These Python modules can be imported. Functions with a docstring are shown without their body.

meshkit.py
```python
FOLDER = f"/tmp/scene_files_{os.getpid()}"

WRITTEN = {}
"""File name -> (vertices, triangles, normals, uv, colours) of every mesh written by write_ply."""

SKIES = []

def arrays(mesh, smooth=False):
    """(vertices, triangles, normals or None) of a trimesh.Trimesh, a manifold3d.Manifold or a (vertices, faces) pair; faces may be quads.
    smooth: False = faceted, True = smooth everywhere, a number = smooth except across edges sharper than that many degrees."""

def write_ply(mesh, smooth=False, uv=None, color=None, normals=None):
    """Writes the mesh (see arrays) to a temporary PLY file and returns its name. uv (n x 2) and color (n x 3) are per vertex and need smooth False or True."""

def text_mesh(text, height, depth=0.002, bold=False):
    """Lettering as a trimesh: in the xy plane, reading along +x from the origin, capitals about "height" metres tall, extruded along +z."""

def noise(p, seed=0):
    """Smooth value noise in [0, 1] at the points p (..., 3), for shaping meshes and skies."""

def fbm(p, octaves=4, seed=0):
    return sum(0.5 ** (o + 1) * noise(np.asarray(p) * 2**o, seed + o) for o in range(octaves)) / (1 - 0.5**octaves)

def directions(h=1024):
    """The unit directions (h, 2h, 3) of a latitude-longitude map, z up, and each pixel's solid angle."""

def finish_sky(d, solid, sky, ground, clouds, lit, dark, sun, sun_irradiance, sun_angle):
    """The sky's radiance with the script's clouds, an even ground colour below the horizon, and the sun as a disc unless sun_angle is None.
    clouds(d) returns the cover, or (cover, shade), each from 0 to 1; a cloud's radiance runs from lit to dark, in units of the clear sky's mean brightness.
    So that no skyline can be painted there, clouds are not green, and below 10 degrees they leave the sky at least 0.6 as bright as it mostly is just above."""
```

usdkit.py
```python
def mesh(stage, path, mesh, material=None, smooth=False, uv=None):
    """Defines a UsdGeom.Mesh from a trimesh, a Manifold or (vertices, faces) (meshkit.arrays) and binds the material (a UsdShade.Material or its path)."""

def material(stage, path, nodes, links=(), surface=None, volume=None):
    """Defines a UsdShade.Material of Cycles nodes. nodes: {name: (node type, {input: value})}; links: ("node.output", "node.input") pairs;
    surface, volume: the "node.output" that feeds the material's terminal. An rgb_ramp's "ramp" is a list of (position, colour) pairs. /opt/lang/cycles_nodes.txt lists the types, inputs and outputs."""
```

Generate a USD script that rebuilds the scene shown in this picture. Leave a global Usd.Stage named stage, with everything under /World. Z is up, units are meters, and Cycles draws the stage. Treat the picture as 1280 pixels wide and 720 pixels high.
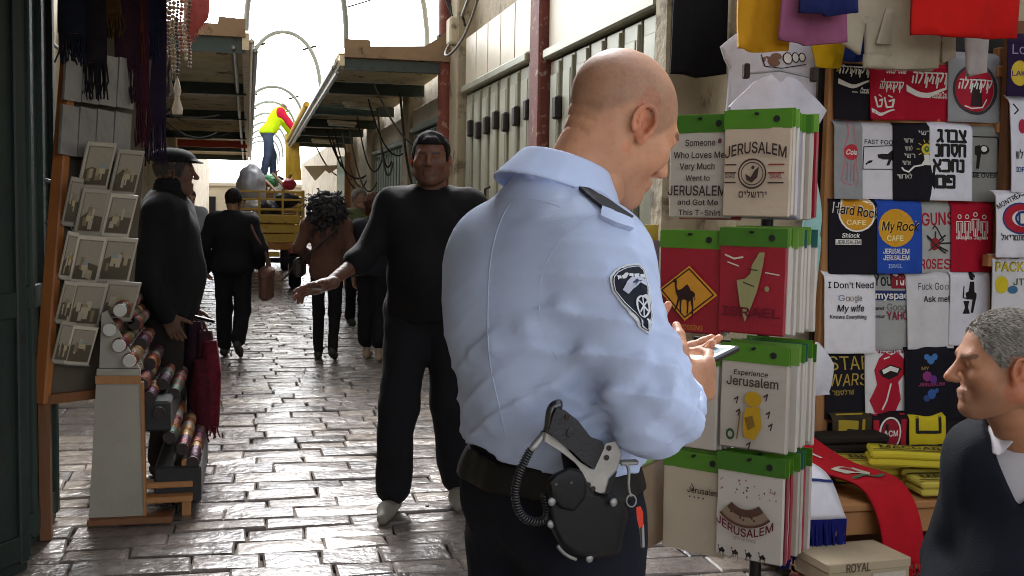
import math, random
import numpy as np, trimesh, shapely, manifold3d, usdkit, meshkit
from scipy.spatial import Delaunay
from shapely.geometry import Polygon, LineString, Point, box as sbox
from shapely import affinity, union_all
from pxr import Usd, UsdGeom, UsdLux, UsdShade, Gf, Sdf, Vt

# ------------------------------------------------------------------ camera, sky, sun, exposure
random.seed(7)
RNG = np.random.default_rng(7)
stage = Usd.Stage.CreateInMemory()
UsdGeom.SetStageUpAxis(stage, UsdGeom.Tokens.z)
UsdGeom.SetStageMetersPerUnit(stage, 1.0)
UsdGeom.Xform.Define(stage, '/World'); UsdGeom.Scope.Define(stage, '/World/Looks')
EXPOSURE = 2.1
SKY_STRENGTH = 0.11
SUN_INT, SUN_ANGLE, SUN_EL, SUN_AZ = 0.2, 14.0, math.radians(44), math.radians(3)   # azimuth: atan2(x, y), 0 = up the street
FOC = 1400.0                                    # focal length in pixels of a 1280-wide picture
_r, _p, YAW = math.radians(1.0), math.radians(4.175), math.radians(13.3)
CAM = np.array([0, 0, 1.46])
FWD = np.array([math.sin(YAW) * math.cos(_p), math.cos(YAW) * math.cos(_p), -math.sin(_p)])
_R0 = np.array([math.cos(YAW), -math.sin(YAW), 0]); _U0 = np.cross(_R0, FWD)
RT, UP = _R0 * math.cos(_r) + _U0 * math.sin(_r), _U0 * math.cos(_r) - _R0 * math.sin(_r)
cam = UsdGeom.Camera.Define(stage, '/World/camera')
cam.CreateHorizontalApertureAttr(36.0); cam.CreateVerticalApertureAttr(36.0 * 9 / 16)
cam.CreateFocalLengthAttr(36.0 * FOC / 1280); cam.CreateExposureAttr(EXPOSURE); cam.CreateClippingRangeAttr((0.05, 500))
cam.AddTransformOp().Set(Gf.Matrix4d(*RT, 0, *UP, 0, *(-FWD), 0, *CAM, 1))
sky = UsdLux.DomeLight.Define(stage, '/World/sky'); sky.GetPrim().SetCustomDataByKey('kind', 'structure')
skym = usdkit.material(stage, '/World/Looks/sky', {
    's': ('sky_texture', {'sky_type': 'single_scattering', 'sun_disc': False, 'sun_elevation': SUN_EL, 'sun_rotation': SUN_AZ, 'aerosol_density': 3.0}),
    'co': ('texture_coordinate', {}), 'n': ('noise_texture', {'scale': 2.2, 'detail': 6, 'roughness': 0.6}),
    'r': ('rgb_ramp', {'ramp': [(0.0, (0.7,) * 3), (0.45, (0.88,) * 3), (0.75, (1.0,) * 3)]}),
    'bw': ('rgb_to_bw', {}), 'gain': ('math', {'math_type': 'multiply', 'value2': 1.25}), 'grey': ('combine_color', {}),
    'tint': ('mix_color', {'blend_type': 'multiply', 'fac': 1.0, 'b': (0.97, 1.0, 1.05)}),
    'm': ('mix_color', {'blend_type': 'mix'}), 'b': ('background_shader', {'strength': SKY_STRENGTH})},
    [('co.generated', 'n.vector'), ('n.fac', 'r.fac'), ('s.color', 'bw.color'), ('bw.val', 'gain.value1'), ('gain.value', 'grey.r'), ('gain.value', 'grey.g'), ('gain.value', 'grey.b'),
     ('grey.color', 'tint.a'), ('r.color', 'm.fac'), ('s.color', 'm.a'), ('tint.result', 'm.b'), ('m.result', 'b.color')], surface='b.background')
UsdShade.MaterialBindingAPI.Apply(sky.GetPrim()).Bind(skym)
sun = UsdLux.DistantLight.Define(stage, '/World/sun'); sun.CreateIntensityAttr(SUN_INT); sun.CreateAngleAttr(SUN_ANGLE); sun.CreateNormalizeAttr(True)
sun.CreateColorAttr((1.0, 0.96, 0.9))
_sd = Gf.Vec3d(math.sin(SUN_AZ) * math.cos(SUN_EL), math.cos(SUN_AZ) * math.cos(SUN_EL), math.sin(SUN_EL))
sun.AddTransformOp().Set(Gf.Matrix4d().SetRotate(Gf.Rotation(Gf.Vec3d(0, 0, 1), _sd)))

# ------------------------------------------------------------------ helpers
def ray(x, y): return FWD + RT * (x - 640) / FOC + UP * (360 - y) / FOC
def at(x, y, d): return CAM + d * ray(x, y)
def on(x, y, ax, v):
    q = ray(x, y); return CAM + q * (v - CAM[ax]) / q[ax]
def V(*a): return np.array(a, float)
def unit(a): a = np.asarray(a, float); return a / np.linalg.norm(a)
def hexc(s):
    c = np.array([int(s[i:i + 2], 16) for i in (1, 3, 5)]) / 255
    return tuple(np.where(c < 0.04045, c / 12.92, ((c + 0.055) / 1.055) ** 2.4))
LOOK = {}
def mat(name, col, rough=0.6, var=0.18, scale=9, bump=0.0, bscale=60, metal=0.0, spec=0.5, coat=0.0, sheen=0.0, tint=False, sss=0.0, emit=0.0, dirt=None, stretch=(1, 1, 1), bdist=0.01, detail=5, rvar=0.0):
    if name in LOOK: return LOOK[name]
    c = np.array(hexc(col) if isinstance(col, str) else col, float)
    nodes = {'g': ('geometry', {}), 'mp': ('mapping', {'scale': stretch}), 'n': ('noise_texture', {'scale': scale, 'detail': detail, 'roughness': 0.62}),
             'r': ('rgb_ramp', {'ramp': [(0.25, tuple(c * (1 - var))), (0.5, tuple(c)), (0.78, tuple(np.minimum(c * (1 + var * 0.7), 0.95)))]}),
             'p': ('principled_bsdf', {'roughness': rough, 'metallic': metal, 'specular_ior_level': spec, 'coat_weight': coat, 'coat_roughness': 0.12, 'sheen_weight': sheen, 'sheen_roughness': 0.5})}
    links = [('g.position', 'mp.vector'), ('mp.vector', 'n.vector'), ('n.fac', 'r.fac')]
    last = 'r.color'
    if dirt:
        nodes['n3'] = ('noise_texture', {'scale': dirt[1], 'detail': 7, 'roughness': 0.7}); nodes['r3'] = ('rgb_ramp', {'ramp': [(dirt[2], (0,) * 3), (dirt[2] + 0.09, (1,) * 3)]})
        nodes['mx'] = ('mix_color', {'b': hexc(dirt[0])})
        links += [('mp.vector', 'n3.vector'), ('n3.fac', 'r3.fac'), ('r3.color', 'mx.fac'), (last, 'mx.a')]; last = 'mx.result'
    if tint:
        nodes['at'] = ('attribute', {'attribute': 'tint'}); nodes['tm'] = ('mix_color', {'blend_type': 'multiply', 'fac': 1.0})
        links += [(last, 'tm.a'), ('at.color', 'tm.b')]; last = 'tm.result'
    links.append((last, 'p.base_color'))
    if rvar:
        nodes['rr'] = ('map_range', {'from_min': 0.3, 'from_max': 0.7, 'to_min': max(rough - rvar, 0.02), 'to_max': rough + rvar, 'clamp': True}); nodes['n4'] = ('noise_texture', {'scale': scale * 2.3, 'detail': 4})
        links += [('mp.vector', 'n4.vector'), ('n4.fac', 'rr.value'), ('rr.result', 'p.roughness')]
    if sss: nodes['p'][1].update(subsurface_weight=sss, subsurface_scale=0.006, subsurface_radius=(1, 0.35, 0.2))
    if emit: nodes['p'][1].update(emission_strength=emit, emission_color=tuple(c))
    if bump:
        nodes['n2'] = ('noise_texture', {'scale': bscale, 'detail': 4, 'roughness': 0.6}); nodes['b'] = ('bump', {'strength': bump, 'distance': bdist})
        links += [('mp.vector', 'n2.vector'), ('n2.fac', 'b.height'), ('b.normal', 'p.normal')]
    LOOK[name] = usdkit.material(stage, '/World/Looks/' + name, nodes, links, surface='p.BSDF')
    return LOOK[name]
def clothm(name, col, **k):
    return mat(name, col, **{**dict(rough=0.85, var=0.12, scale=14, bump=0.25, bscale=420, bdist=0.004, sheen=0.0, spec=0.2), **k})
COUNT = {}
def numbered(parent, name):
    k = (parent, name); n = COUNT.get(k, -1) + 1; COUNT[k] = n
    return name if n == 0 else f'{name}_{n:03d}'
ORIGIN = {}
def tag(p, label=None, cat=None, group=None, kind=None):
    for k, v in (('label', label), ('category', cat), ('group', group), ('kind', kind)):
        if v: p.SetCustomDataByKey(k, v)
    return p
def thing(name, label, cat, loc=(0, 0, 0), rz=0.0, group=None):
    path = '/World/' + numbered('/World', name); x = UsdGeom.Xform.Define(stage, path)
    x.AddTranslateOp().Set(Gf.Vec3d(*map(float, loc)))
    if rz: x.AddRotateZOp().Set(math.degrees(rz))
    ORIGIN[path] = (np.array(loc, float), rz)
    return tag(x.GetPrim(), label, cat, group)
ORD = 'first second third fourth fifth sixth seventh eighth ninth tenth eleventh twelfth thirteenth fourteenth'.split()
def part(parent, name, m, material, smooth=False, label=None, world=False, tintc=None, kind=None):
    """one Mesh prim under its parent; world=True: the mesh is given in world coordinates and moved into the thing's own frame"""
    pp = '/World' if parent is None else str(parent.GetPath())
    path = pp + '/' + numbered(pp, name)
    v, f, n = meshkit.arrays(m, smooth)
    if world and parent is not None:
        o, rz = ORIGIN['/'.join(pp.split('/')[:3])]; v = v - o
        c, s = math.cos(-rz), math.sin(-rz); M = np.array([[c, -s, 0], [s, c, 0], [0, 0, 1]]); v = v @ M.T
        if n is not None: n = n @ M.T
    q = UsdGeom.Mesh.Define(stage, path)
    q.CreatePointsAttr(Vt.Vec3fArray.FromNumpy(v.astype(np.float32))); q.CreateFaceVertexCountsAttr(Vt.IntArray.FromNumpy(np.full(len(f), 3, np.int32)))
    q.CreateFaceVertexIndicesAttr(Vt.IntArray.FromNumpy(f.astype(np.int32).ravel())); q.CreateSubdivisionSchemeAttr('none')
    if n is not None: q.CreateNormalsAttr(Vt.Vec3fArray.FromNumpy(n.astype(np.float32))); q.SetNormalsInterpolation('vertex')
    if tintc is not None: UsdGeom.PrimvarsAPI(q).CreatePrimvar('tint', Sdf.ValueTypeNames.Color3fArray, 'vertex').Set(Vt.Vec3fArray.FromNumpy(np.asarray(tintc, np.float32)))
    UsdShade.MaterialBindingAPI.Apply(q.GetPrim()).Bind(material)
    return tag(q.GetPrim(), label, None, None, kind)
def single(name, m, material, label, cat, group=None, smooth=False, kind=None): return tag(part(None, name, m, material, smooth), label, cat, group, kind)
def struct(name, m, material, smooth=False): return tag(part(None, name, m, material, smooth), kind='structure')
cat_ = trimesh.util.concatenate
def frame(c, ex, ey=None, ez=None):
    """4x4 with x axis ex, z axis as near ez as can be"""
    ex = unit(ex); ez = V(0, 0, 1) if ez is None else np.asarray(ez, float)
    ey = unit(np.cross(ez, ex)); ez = np.cross(ex, ey); M = np.eye(4); M[:3, 0], M[:3, 1], M[:3, 2], M[:3, 3] = ex, ey, ez, c; return M
def rb(c, size, M=None, ch=0.0):
    """box centred at c, edges chamfered by ch; M rotates about the centre"""
    s = np.array(size, float) / 2
    if ch <= 0: m = trimesh.creation.box(extents=s * 2)
    else:
        ch = min(ch, s.min() * 0.6); pts = []
        for sx in (-1, 1):
            for sy in (-1, 1):
                for sz in (-1, 1):
                    for k in range(3):
                        q = s - ch; q[k] = s[k]; pts.append(q * (sx, sy, sz))
        m = trimesh.Trimesh(pts, process=False).convex_hull
    if M is not None: m.vertices = m.vertices @ np.asarray(M)[:3, :3].T
    m.apply_translation(c); return m
def bar(a, b, w, h, up=(0, 0, 1), ch=0.0):
    a, b = np.asarray(a, float), np.asarray(b, float); L = np.linalg.norm(b - a)
    if abs(np.dot(unit(b - a), up)) > 0.98: up = (0, 1, 0)
    m = rb((0, 0, 0), (L, w, h), ch=ch); m.apply_transform(frame((a + b) / 2, b - a, ez=up)); return m
def tube(pts, r, n=7, closed=False):
    P = np.asarray(pts, float); r = np.broadcast_to(r, len(P)); T = np.gradient(P, axis=0)
    if closed: T = np.roll(P, -1, 0) - np.roll(P, 1, 0)
    T /= np.maximum(np.linalg.norm(T, axis=1, keepdims=True), 1e-9)
    u = np.cross(T[0], (0, 0, 1) if abs(T[0][2]) < 0.9 else (1, 0, 0)); u = unit(u); a = np.arange(n) * 2 * math.pi / n; rows = []
    for i in range(len(P)):
        u = unit(u - T[i] * np.dot(u, T[i])); w = np.cross(T[i], u); rows.append(P[i] + r[i] * (np.outer(np.cos(a), u) + np.outer(np.sin(a), w)))
    v = np.vstack(rows); f = []; N = len(P)
    for i in range(N if closed else N - 1):
        j = (i + 1) % N
        for k in range(n):
            l = (k + 1) % n; f += [[i * n + k, i * n + l, j * n + l], [i * n + k, j * n + l, j * n + k]]
    if not closed:
        v = np.vstack([v, P[0], P[-1]]); a0, a1 = len(v) - 2, len(v) - 1
        for k in range(n): l = (k + 1) % n; f += [[a0, l, k], [a1, (N - 1) * n + k, (N - 1) * n + l]]
    return trimesh.Trimesh(v, f, process=False)
def cyl(a, b, r, n=10): return tube([a, b], r, n)
def lathe(prof, n=16, M=None):
    """prof: (radius, height) from bottom to top"""
    prof = np.array(prof, float); a = np.arange(n) * 2 * math.pi / n
    v = np.vstack([np.stack([r * np.cos(a), r * np.sin(a), np.full(n, z)], 1) for r, z in prof]); f = []
    for i in range(len(prof) - 1):
        for k in range(n): l = (k + 1) % n; f += [[i * n + k, i * n + l, (i + 1) * n + l], [i * n + k, (i + 1) * n + l, (i + 1) * n + k]]
    v = np.vstack([v, [0, 0, prof[0, 1]], [0, 0, prof[-1, 1]]]); e = (len(prof) - 1) * n
    for k in range(n): l = (k + 1) % n; f += [[len(v) - 2, l, k], [len(v) - 1, e + k, e + l]]
    m = trimesh.Trimesh(v, f, process=False)
    if M is not None: m.apply_transform(M)
    return m
def bez(P, n=16):
    t = np.linspace(0, 1, n)[:, None]; P = [np.asarray(p, float) for p in P]
    if len(P) == 3: return (1 - t) ** 2 * P[0] + 2 * t * (1 - t) * P[1] + t ** 2 * P[2]
    return (1 - t) ** 3 * P[0] + 3 * t * (1 - t) ** 2 * P[1] + 3 * t ** 2 * (1 - t) * P[2] + t ** 3 * P[3]
def spline(P, n=40):
    from scipy.interpolate import CubicSpline
    P = np.asarray(P, float); d = np.r_[0, np.cumsum(np.linalg.norm(np.diff(P, axis=0), axis=1))]; return CubicSpline(d, P)(np.linspace(0, d[-1], n))
def prism(poly, t, M=None):
    m = trimesh.creation.extrude_polygon(poly if isinstance(poly, Polygon) else Polygon(poly), t, engine='earcut')
    if M is not None: m.apply_transform(M)
    return m

# ---- flat artwork: coloured shapes in a 2-D frame (y down), later laid on a surface as thin print
HEB = {'א': [[(0, 1), (.7, 0)], [(.7, 1), (.62, .6), (.42, .5)], [(.05, 0), (.08, .4), (.28, .55)]], 'ב': [[(.02, 1), (.5, 1), (.58, .85), (.58, 0)], [(0, 0), (.72, 0)]],
       'ג': [[(.1, 1), (.42, 1), (.42, .3), (.55, 0)], [(.42, .3), (.05, 0)]], 'ו': [[(.08, 1), (.34, 1), (.34, 0)]], 'ח': [[(.06, 0), (.06, 1), (.64, 1), (.64, 0)]],
       'ה': [[(.06, 0), (.06, .62)], [(0, 1), (.62, 1), (.62, 0)]], 'י': [[(.08, 1), (.3, 1), (.3, .55)]], 'ל': [[(.1, 1.35), (.1, .95), (.58, .95), (.52, .5), (.25, 0)]],
       'ם': [[(.06, 0), (.06, 1), (.66, 1), (.66, 0), (.06, 0)]], 'מ': [[(.05, 0), (.22, .75), (.05, 1)], [(.22, .75), (.5, 1), (.66, .7), (.66, 0), (.4, 0)]], 'נ': [[(.12, 1), (.4, 1), (.4, 0), (.04, 0)]],
       'ס': [[(.1, 1), (.7, 1), (.68, .4), (.4, 0), (.15, .3), (.12, 1)]], 'פ': [[(.05, .5), (.26, .5)], [(.05, .5), (.05, 1), (.6, 1), (.6, 0), (0, 0)]], 'ק': [[(0, 1), (.62, 1), (.62, .7), (.4, .2)], [(.06, .55), (.06, -.4)]],
       'ר': [[(0, 1), (.45, 1), (.56, .85), (.56, 0)]], 'ש': [[(.04, 1), (.14, 0), (.72, 0), (.8, 1)], [(.44, 1), (.4, .4), (.14, .15)]], 'ת': [[(0, 0), (.12, 0), (.14, 1), (.6, 1), (.66, .8), (.66, 0)]],
       'כ': [[(.04, 1), (.5, 1), (.58, .8), (.58, .2), (.5, 0), (.02, 0)]], 'צ': [[(0, 1), (.62, 0)], [(.62, 1), (.55, .55), (.4, .45)], [(0, 0), (.66, 0)]], 'ט': [[(.22, .8), (.05, 1), (.05, 0), (.68, 0), (.68, .9), (.45, 1)]]}
class Art:
    def __init__(s): s.layers = []
    def add(s, col, v, f): s.layers.append((col, np.asarray(v, float), np.asarray(f, int))); return s
    def geom(s, col, g):
        for q in getattr(g, 'geoms', [g]):
            if q.geom_type == 'Polygon' and q.area > 1e-12: s.add(col, *trimesh.creation.triangulate_polygon(q, engine='earcut'))
        return s
    def poly(s, col, pts): return s.geom(col, Polygon(pts).buffer(0))
    def line(s, col, pts, w, closed=False): return s.geom(col, LineString(list(pts) + ([pts[0]] if closed else [])).buffer(w / 2, quad_segs=2))
    def disc(s, col, x, y, rx, ry=None, n=20):
        a = np.arange(n) * 2 * math.pi / n; return s.poly(col, np.stack([x + rx * np.cos(a), y + (ry or rx) * np.sin(a)], 1))
    def ring(s, col, x, y, rx, ry, w):
        a = np.arange(24) * 2 * math.pi / 24; return s.line(col, np.stack([x + rx * np.cos(a), y + ry * np.sin(a)], 1), w, True)
    def rect(s, col, x0, y0, x1, y1): return s.poly(col, [(x0, y0), (x1, y0), (x1, y1), (x0, y1)])
    def text(s, col, t, x, y, h, w=None, bold=True, shear=0.0, rot=0.0, arc=0.0):
        """left x, baseline y, cap height h, total width w"""
        m = meshkit.text_mesh(t, 1.0, 0.1, bold); up = m.face_normals[:, 2] > 0.9; v = m.vertices[:, :2].copy(); f = m.faces[up]
        v[:, 0] -= v[:, 0].min(); W0 = v[:, 0].max(); sx = (w / W0) if w else h
        q = np.stack([v[:, 0] * sx + v[:, 1] * h * shear, -v[:, 1] * h], 1)
        if arc: q[:, 1] += arc * (1 - (2 * q[:, 0] / max(q[:, 0].max(), 1e-9) - 1) ** 2)
        c, n = math.cos(rot), math.sin(rot); q = q @ np.array([[c, n], [-n, c]]) + (x, y)
        u = np.unique(f); inv = np.full(len(v), -1); inv[u] = np.arange(len(u)); return s.add(col, q[u], inv[f])
    def heb(s, col, t, x, y, h, w, pen=0.16, shear=0.0):
        """letters in picture order, left to right"""
        adv = [max(max(p[0] for p in st) for st in HEB[c]) + 0.24 if c in HEB else 0.4 for c in t]; k = w / sum(adv); px = 0; gs = []
        for c, a in zip(t, adv):
            for st in HEB.get(c, []): gs.append(LineString([(x + (px + p[0]) * k + shear * p[1] * h, y - p[1] * h) for p in st]).buffer(pen * min(h, k) / 2 * 1.3, quad_segs=2))
            px += a
        return s.geom(col, union_all(gs))
    def merged(s):
        out = []
        for col, v, f in s.layers:
            if out and out[-1][0] == col: o = out[-1]; out[-1] = (col, np.vstack([o[1], v]), np.vstack([o[2], f + len(o[1])]))
            else: out.append((col, v, f))
        return out
def lay(art, parent, fn, edge, mats, name='print', lift=0.0012, step=0.0005):
    """fn(xy, off) -> 3-D points off metres above the surface"""
    for k, (col, v, f) in enumerate(art.merged()):
        v3 = np.c_[v, np.zeros(len(v))]
        v3, f = trimesh.remesh.subdivide_to_size(v3, f, edge, max_iter=9)
        part(parent, name, (fn(v3[:, :2], lift + k * step), f), inkm(col) if isinstance(col, str) else col, smooth=False, world=True)
def inkm(col): return mat('ink_' + col.strip('#'), col, rough=0.7, var=0.08, scale=40, spec=0.3, bump=0.15, bscale=500, bdist=0.002)

# ---- cloth: a 2-D outline on a folded surface, with thickness
class Cloth:
    def __init__(s, o, right, down, W, H, amp=0.012, seed=0, roll=0.0, freq=3.0, bulge=0.0, thick=0.008):
        s.o, s.r, s.d, s.W, s.H = np.asarray(o, float), unit(right), unit(down), W, H
        s.n = unit(np.cross(s.d, s.r)); s.n = s.n if np.dot(s.n, CAM - s.o) > 0 else -s.n
        g = np.random.default_rng(seed + 100); s.ph = g.uniform(0, 6.28, 6); s.fr = freq * g.uniform(0.7, 1.4, 6); s.amp, s.roll, s.bulge, s.t = amp, roll, bulge, thick
    def fold(s, u, v):
        w = 0.25 + 0.75 * np.clip(v, 0, 1.2) ** 0.8
        a = np.sin(6.28 * s.fr[0] * u / 2 + s.ph[0] + 0.7 * np.sin(3 * v + s.ph[1])) * 0.55 + np.sin(6.28 * s.fr[1] * u + s.ph[2] + v * 1.3) * 0.3 + np.sin(5 * v * s.fr[2] / 3 + s.ph[3] + 2.2 * u) * 0.3
        b = s.roll * np.clip((0.1 - v) / 0.1, 0, 1) ** 2
        return s.amp * w * a - b + s.bulge * np.sin(np.clip(v, 0, 1) * math.pi) * np.sin(np.clip(u, 0, 1) * math.pi)
    def at(s, xy, off=0.0):
        """xy: x from the left edge, y down from the top, metres"""
        x, y = np.asarray(xy, float).T; u, v = x / s.W, y / s.H
        return s.o + np.outer(x - s.W / 2, s.r) + np.outer(y, s.d) + np.outer(s.fold(u, v) + off, s.n)
    def mesh(s, outline=None, step=0.02):
        outline = Polygon(outline) if outline is not None else sbox(0, 0, s.W, s.H)
        ring = outline.exterior; n = max(12, int(ring.length / step)); B = np.array([ring.interpolate(i / n, normalized=True).coords[0] for i in range(n)])
        c = np.array(ring.coords)[:-1]; B = np.vstack([B, c])
        B = B[np.unique(np.round(B, 5), axis=0, return_index=True)[1]]; B = B[np.argsort([ring.project(Point(p)) for p in B])]
        x0, y0, x1, y1 = outline.bounds; gx, gy = np.meshgrid(np.arange(x0, x1, step), np.arange(y0, y1, step)); G = np.c_[gx.ravel(), gy.ravel()]
        G = G[shapely.contains_xy(outline.buffer(-step * 0.45), G[:, 0], G[:, 1])]
        P = np.vstack([B, G]) if len(G) else B; T = Delaunay(P).simplices; ce = P[T].mean(1); T = T[shapely.contains_xy(outline.buffer(1e-6), ce[:, 0], ce[:, 1])]
        a = P[T]; z = np.cross(a[:, 1] - a[:, 0], a[:, 2] - a[:, 0]); T[z < 0] = T[z < 0][:, ::-1]; N, nb = len(P), len(B)
        v = np.vstack([s.at(P), s.at(P, -s.t)]); i = np.arange(nb); j = (i + 1) % nb
        rim = np.vstack([np.c_[i, j, j + N], np.c_[i, j + N, i + N]])
        return trimesh.Trimesh(v, np.vstack([T[:, ::-1], T + N, rim]), process=False)
def tee(W, H, sl=0.2, hem=0.0):
    """T-shirt outline hanging from its shoulders: body W x H, sleeves drooping by sl on both sides"""
    return [(W * 0.36, 0.0), (W * 0.5, 0.035), (W * 0.64, 0.0), (W * 0.86, 0.03), (W + sl * 0.75, 0.06 + sl * 0.9), (W + sl * 0.3, 0.1 + sl * 1.1), (W * 0.97, 0.19), (W * 1.0, H * 0.97), (W * 0.5, H + hem), (0.0, H * 0.98), (W * 0.03, 0.19), (-sl * 0.3, 0.1 + sl * 1.1), (-sl * 0.75, 0.06 + sl * 0.9), (W * 0.14, 0.03)]

# ---- implicit surfaces: smooth unions of limbs, turned into one closed mesh
def smin(a, b, k):
    h = np.clip(0.5 + 0.5 * (b - a) / k, 0, 1); return b * (1 - h) + a * h - k * h * (1 - h)
def smax(a, b, k): return -smin(-a, -b, k)
def cone(a, b, ra, rb):
    a, b = np.asarray(a, float), np.asarray(b, float); ab = b - a; L = max(ab @ ab, 1e-12)
    def f(p):
        t = np.clip((p - a) @ ab / L, 0, 1); return np.linalg.norm(p - a - t[:, None] * ab, axis=1) - (ra + (rb - ra) * t)
    return f
def ell(c, r, R=None):
    c, r = np.asarray(c, float), np.asarray(r, float)
    def f(p):
        q = p - c
        if R is not None: q = q @ R
        k0 = np.linalg.norm(q / r, axis=1); k1 = np.linalg.norm(q / r ** 2, axis=1); return k0 * (k0 - 1) / np.maximum(k1, 1e-9)
    return f
def rbox(c, h, R=None, rad=0.005):
    c, h = np.asarray(c, float), np.asarray(h, float) - rad
    def f(p):
        q = p - c
        if R is not None: q = q @ R
        q = np.abs(q) - h; return np.linalg.norm(np.maximum(q, 0), axis=1) + np.minimum(q.max(1), 0) - rad
    return f
class Sdf_:
    def __init__(s): s.ops = []
    def add(s, f, k=0.02): s.ops.append((f, k, 1)); return s
    def sub(s, f, k=0.01): s.ops.append((f, k, -1)); return s
    def __call__(s, p):
        d = None
        for f, k, sg in s.ops:
            e = f(p); d = e if d is None else (smin(d, e, k) if sg > 0 else smax(d, -e, k))
        return d
def surf(f, lo, hi, h):
    """closed mesh of f < 0 (naive surface nets on a sparsely evaluated grid)"""
    lo, hi = np.asarray(lo, float), np.asarray(hi, float); nb = np.ceil((hi - lo) / (4 * h)).astype(int) + 1; n = nb * 4
    I = np.stack(np.meshgrid(*[np.arange(k) for k in nb], indexing='ij'), -1).reshape(-1, 3)
    fc = f(lo + (I * 4 + 1.5) * h); D = np.empty(n, np.float32); D6 = D.reshape(nb[0], 4, nb[1], 4, nb[2], 4)
    D6[:] = np.where(fc > 0, 1.0, -1.0).reshape(nb[0], 1, nb[1], 1, nb[2], 1); act = I[np.abs(fc) < 6.5 * h]
    o = np.stack(np.meshgrid(*[np.arange(4)] * 3, indexing='ij'), -1).reshape(-1, 3); G = (act[:, None] * 4 + o).reshape(-1, 3)
    D[tuple(G.T)] = f(lo + G * h)
    s = D < 0; c = [(i, j, k) for i in (0, 1) for j in (0, 1) for k in (0, 1)]; m = n - 1
    cnt = sum(s[i:i + m[0], j:j + m[1], k:k + m[2]].astype(np.int8) for i, j, k in c); cells = np.argwhere((cnt > 0) & (cnt < 8))
    cv = np.stack([D[cells[:, 0] + i, cells[:, 1] + j, cells[:, 2] + k] for i, j, k in c], 1); C = np.array(c, float); acc = np.zeros((len(cells), 3)); num = np.zeros(len(cells))
    for a in range(8):
        for b in range(a + 1, 8):
            if abs(C[a] - C[b]).sum() == 1:
                x = (cv[:, a] < 0) != (cv[:, b] < 0); t = cv[x, a] / (cv[x, a] - cv[x, b]); acc[x] += C[a] + t[:, None] * (C[b] - C[a]); num[x] += 1
    v = lo + (cells + acc / num[:, None]) * h; idx = np.full(m, -1, np.int64); idx[tuple(cells.T)] = np.arange(len(cells)); F = []
    for ax in range(3):
        b, c2 = (ax + 1) % 3, (ax + 2) % 3; sl0 = [slice(0, m[k]) for k in range(3)]; sl1 = list(sl0); sl1[ax] = slice(1, m[ax] + 1)
        A, B = s[tuple(sl0)], s[tuple(sl1)]; e = np.argwhere(A != B); e = e[(e[:, b] > 0) & (e[:, c2] > 0)]; fl = A[tuple(e.T)]
        db, dc = np.eye(3, dtype=int)[b], np.eye(3, dtype=int)[c2]; q = np.stack([idx[tuple((e - x).T)] for x in (0, db, db + dc, dc)], 1); q[~fl] = q[~fl][:, ::-1]; F.append(q[(q >= 0).all(1)])
    q = np.vstack(F); return trimesh.Trimesh(v, np.vstack([q[:, [0, 1, 2]], q[:, [0, 2, 3]]]), process=False)
def grad(f, p, e=0.002): return np.stack([f(p + d) - f(p - d) for d in np.eye(3) * e], 1) / (2 * e)
def snap(f, p, off=0.0, n=8):
    p = np.array(p, float)
    for _ in range(n): g = grad(f, p); p -= np.clip((f(p) - off) / np.maximum((g * g).sum(1), 0.05), -0.03, 0.03)[:, None] * g
    return p
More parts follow.
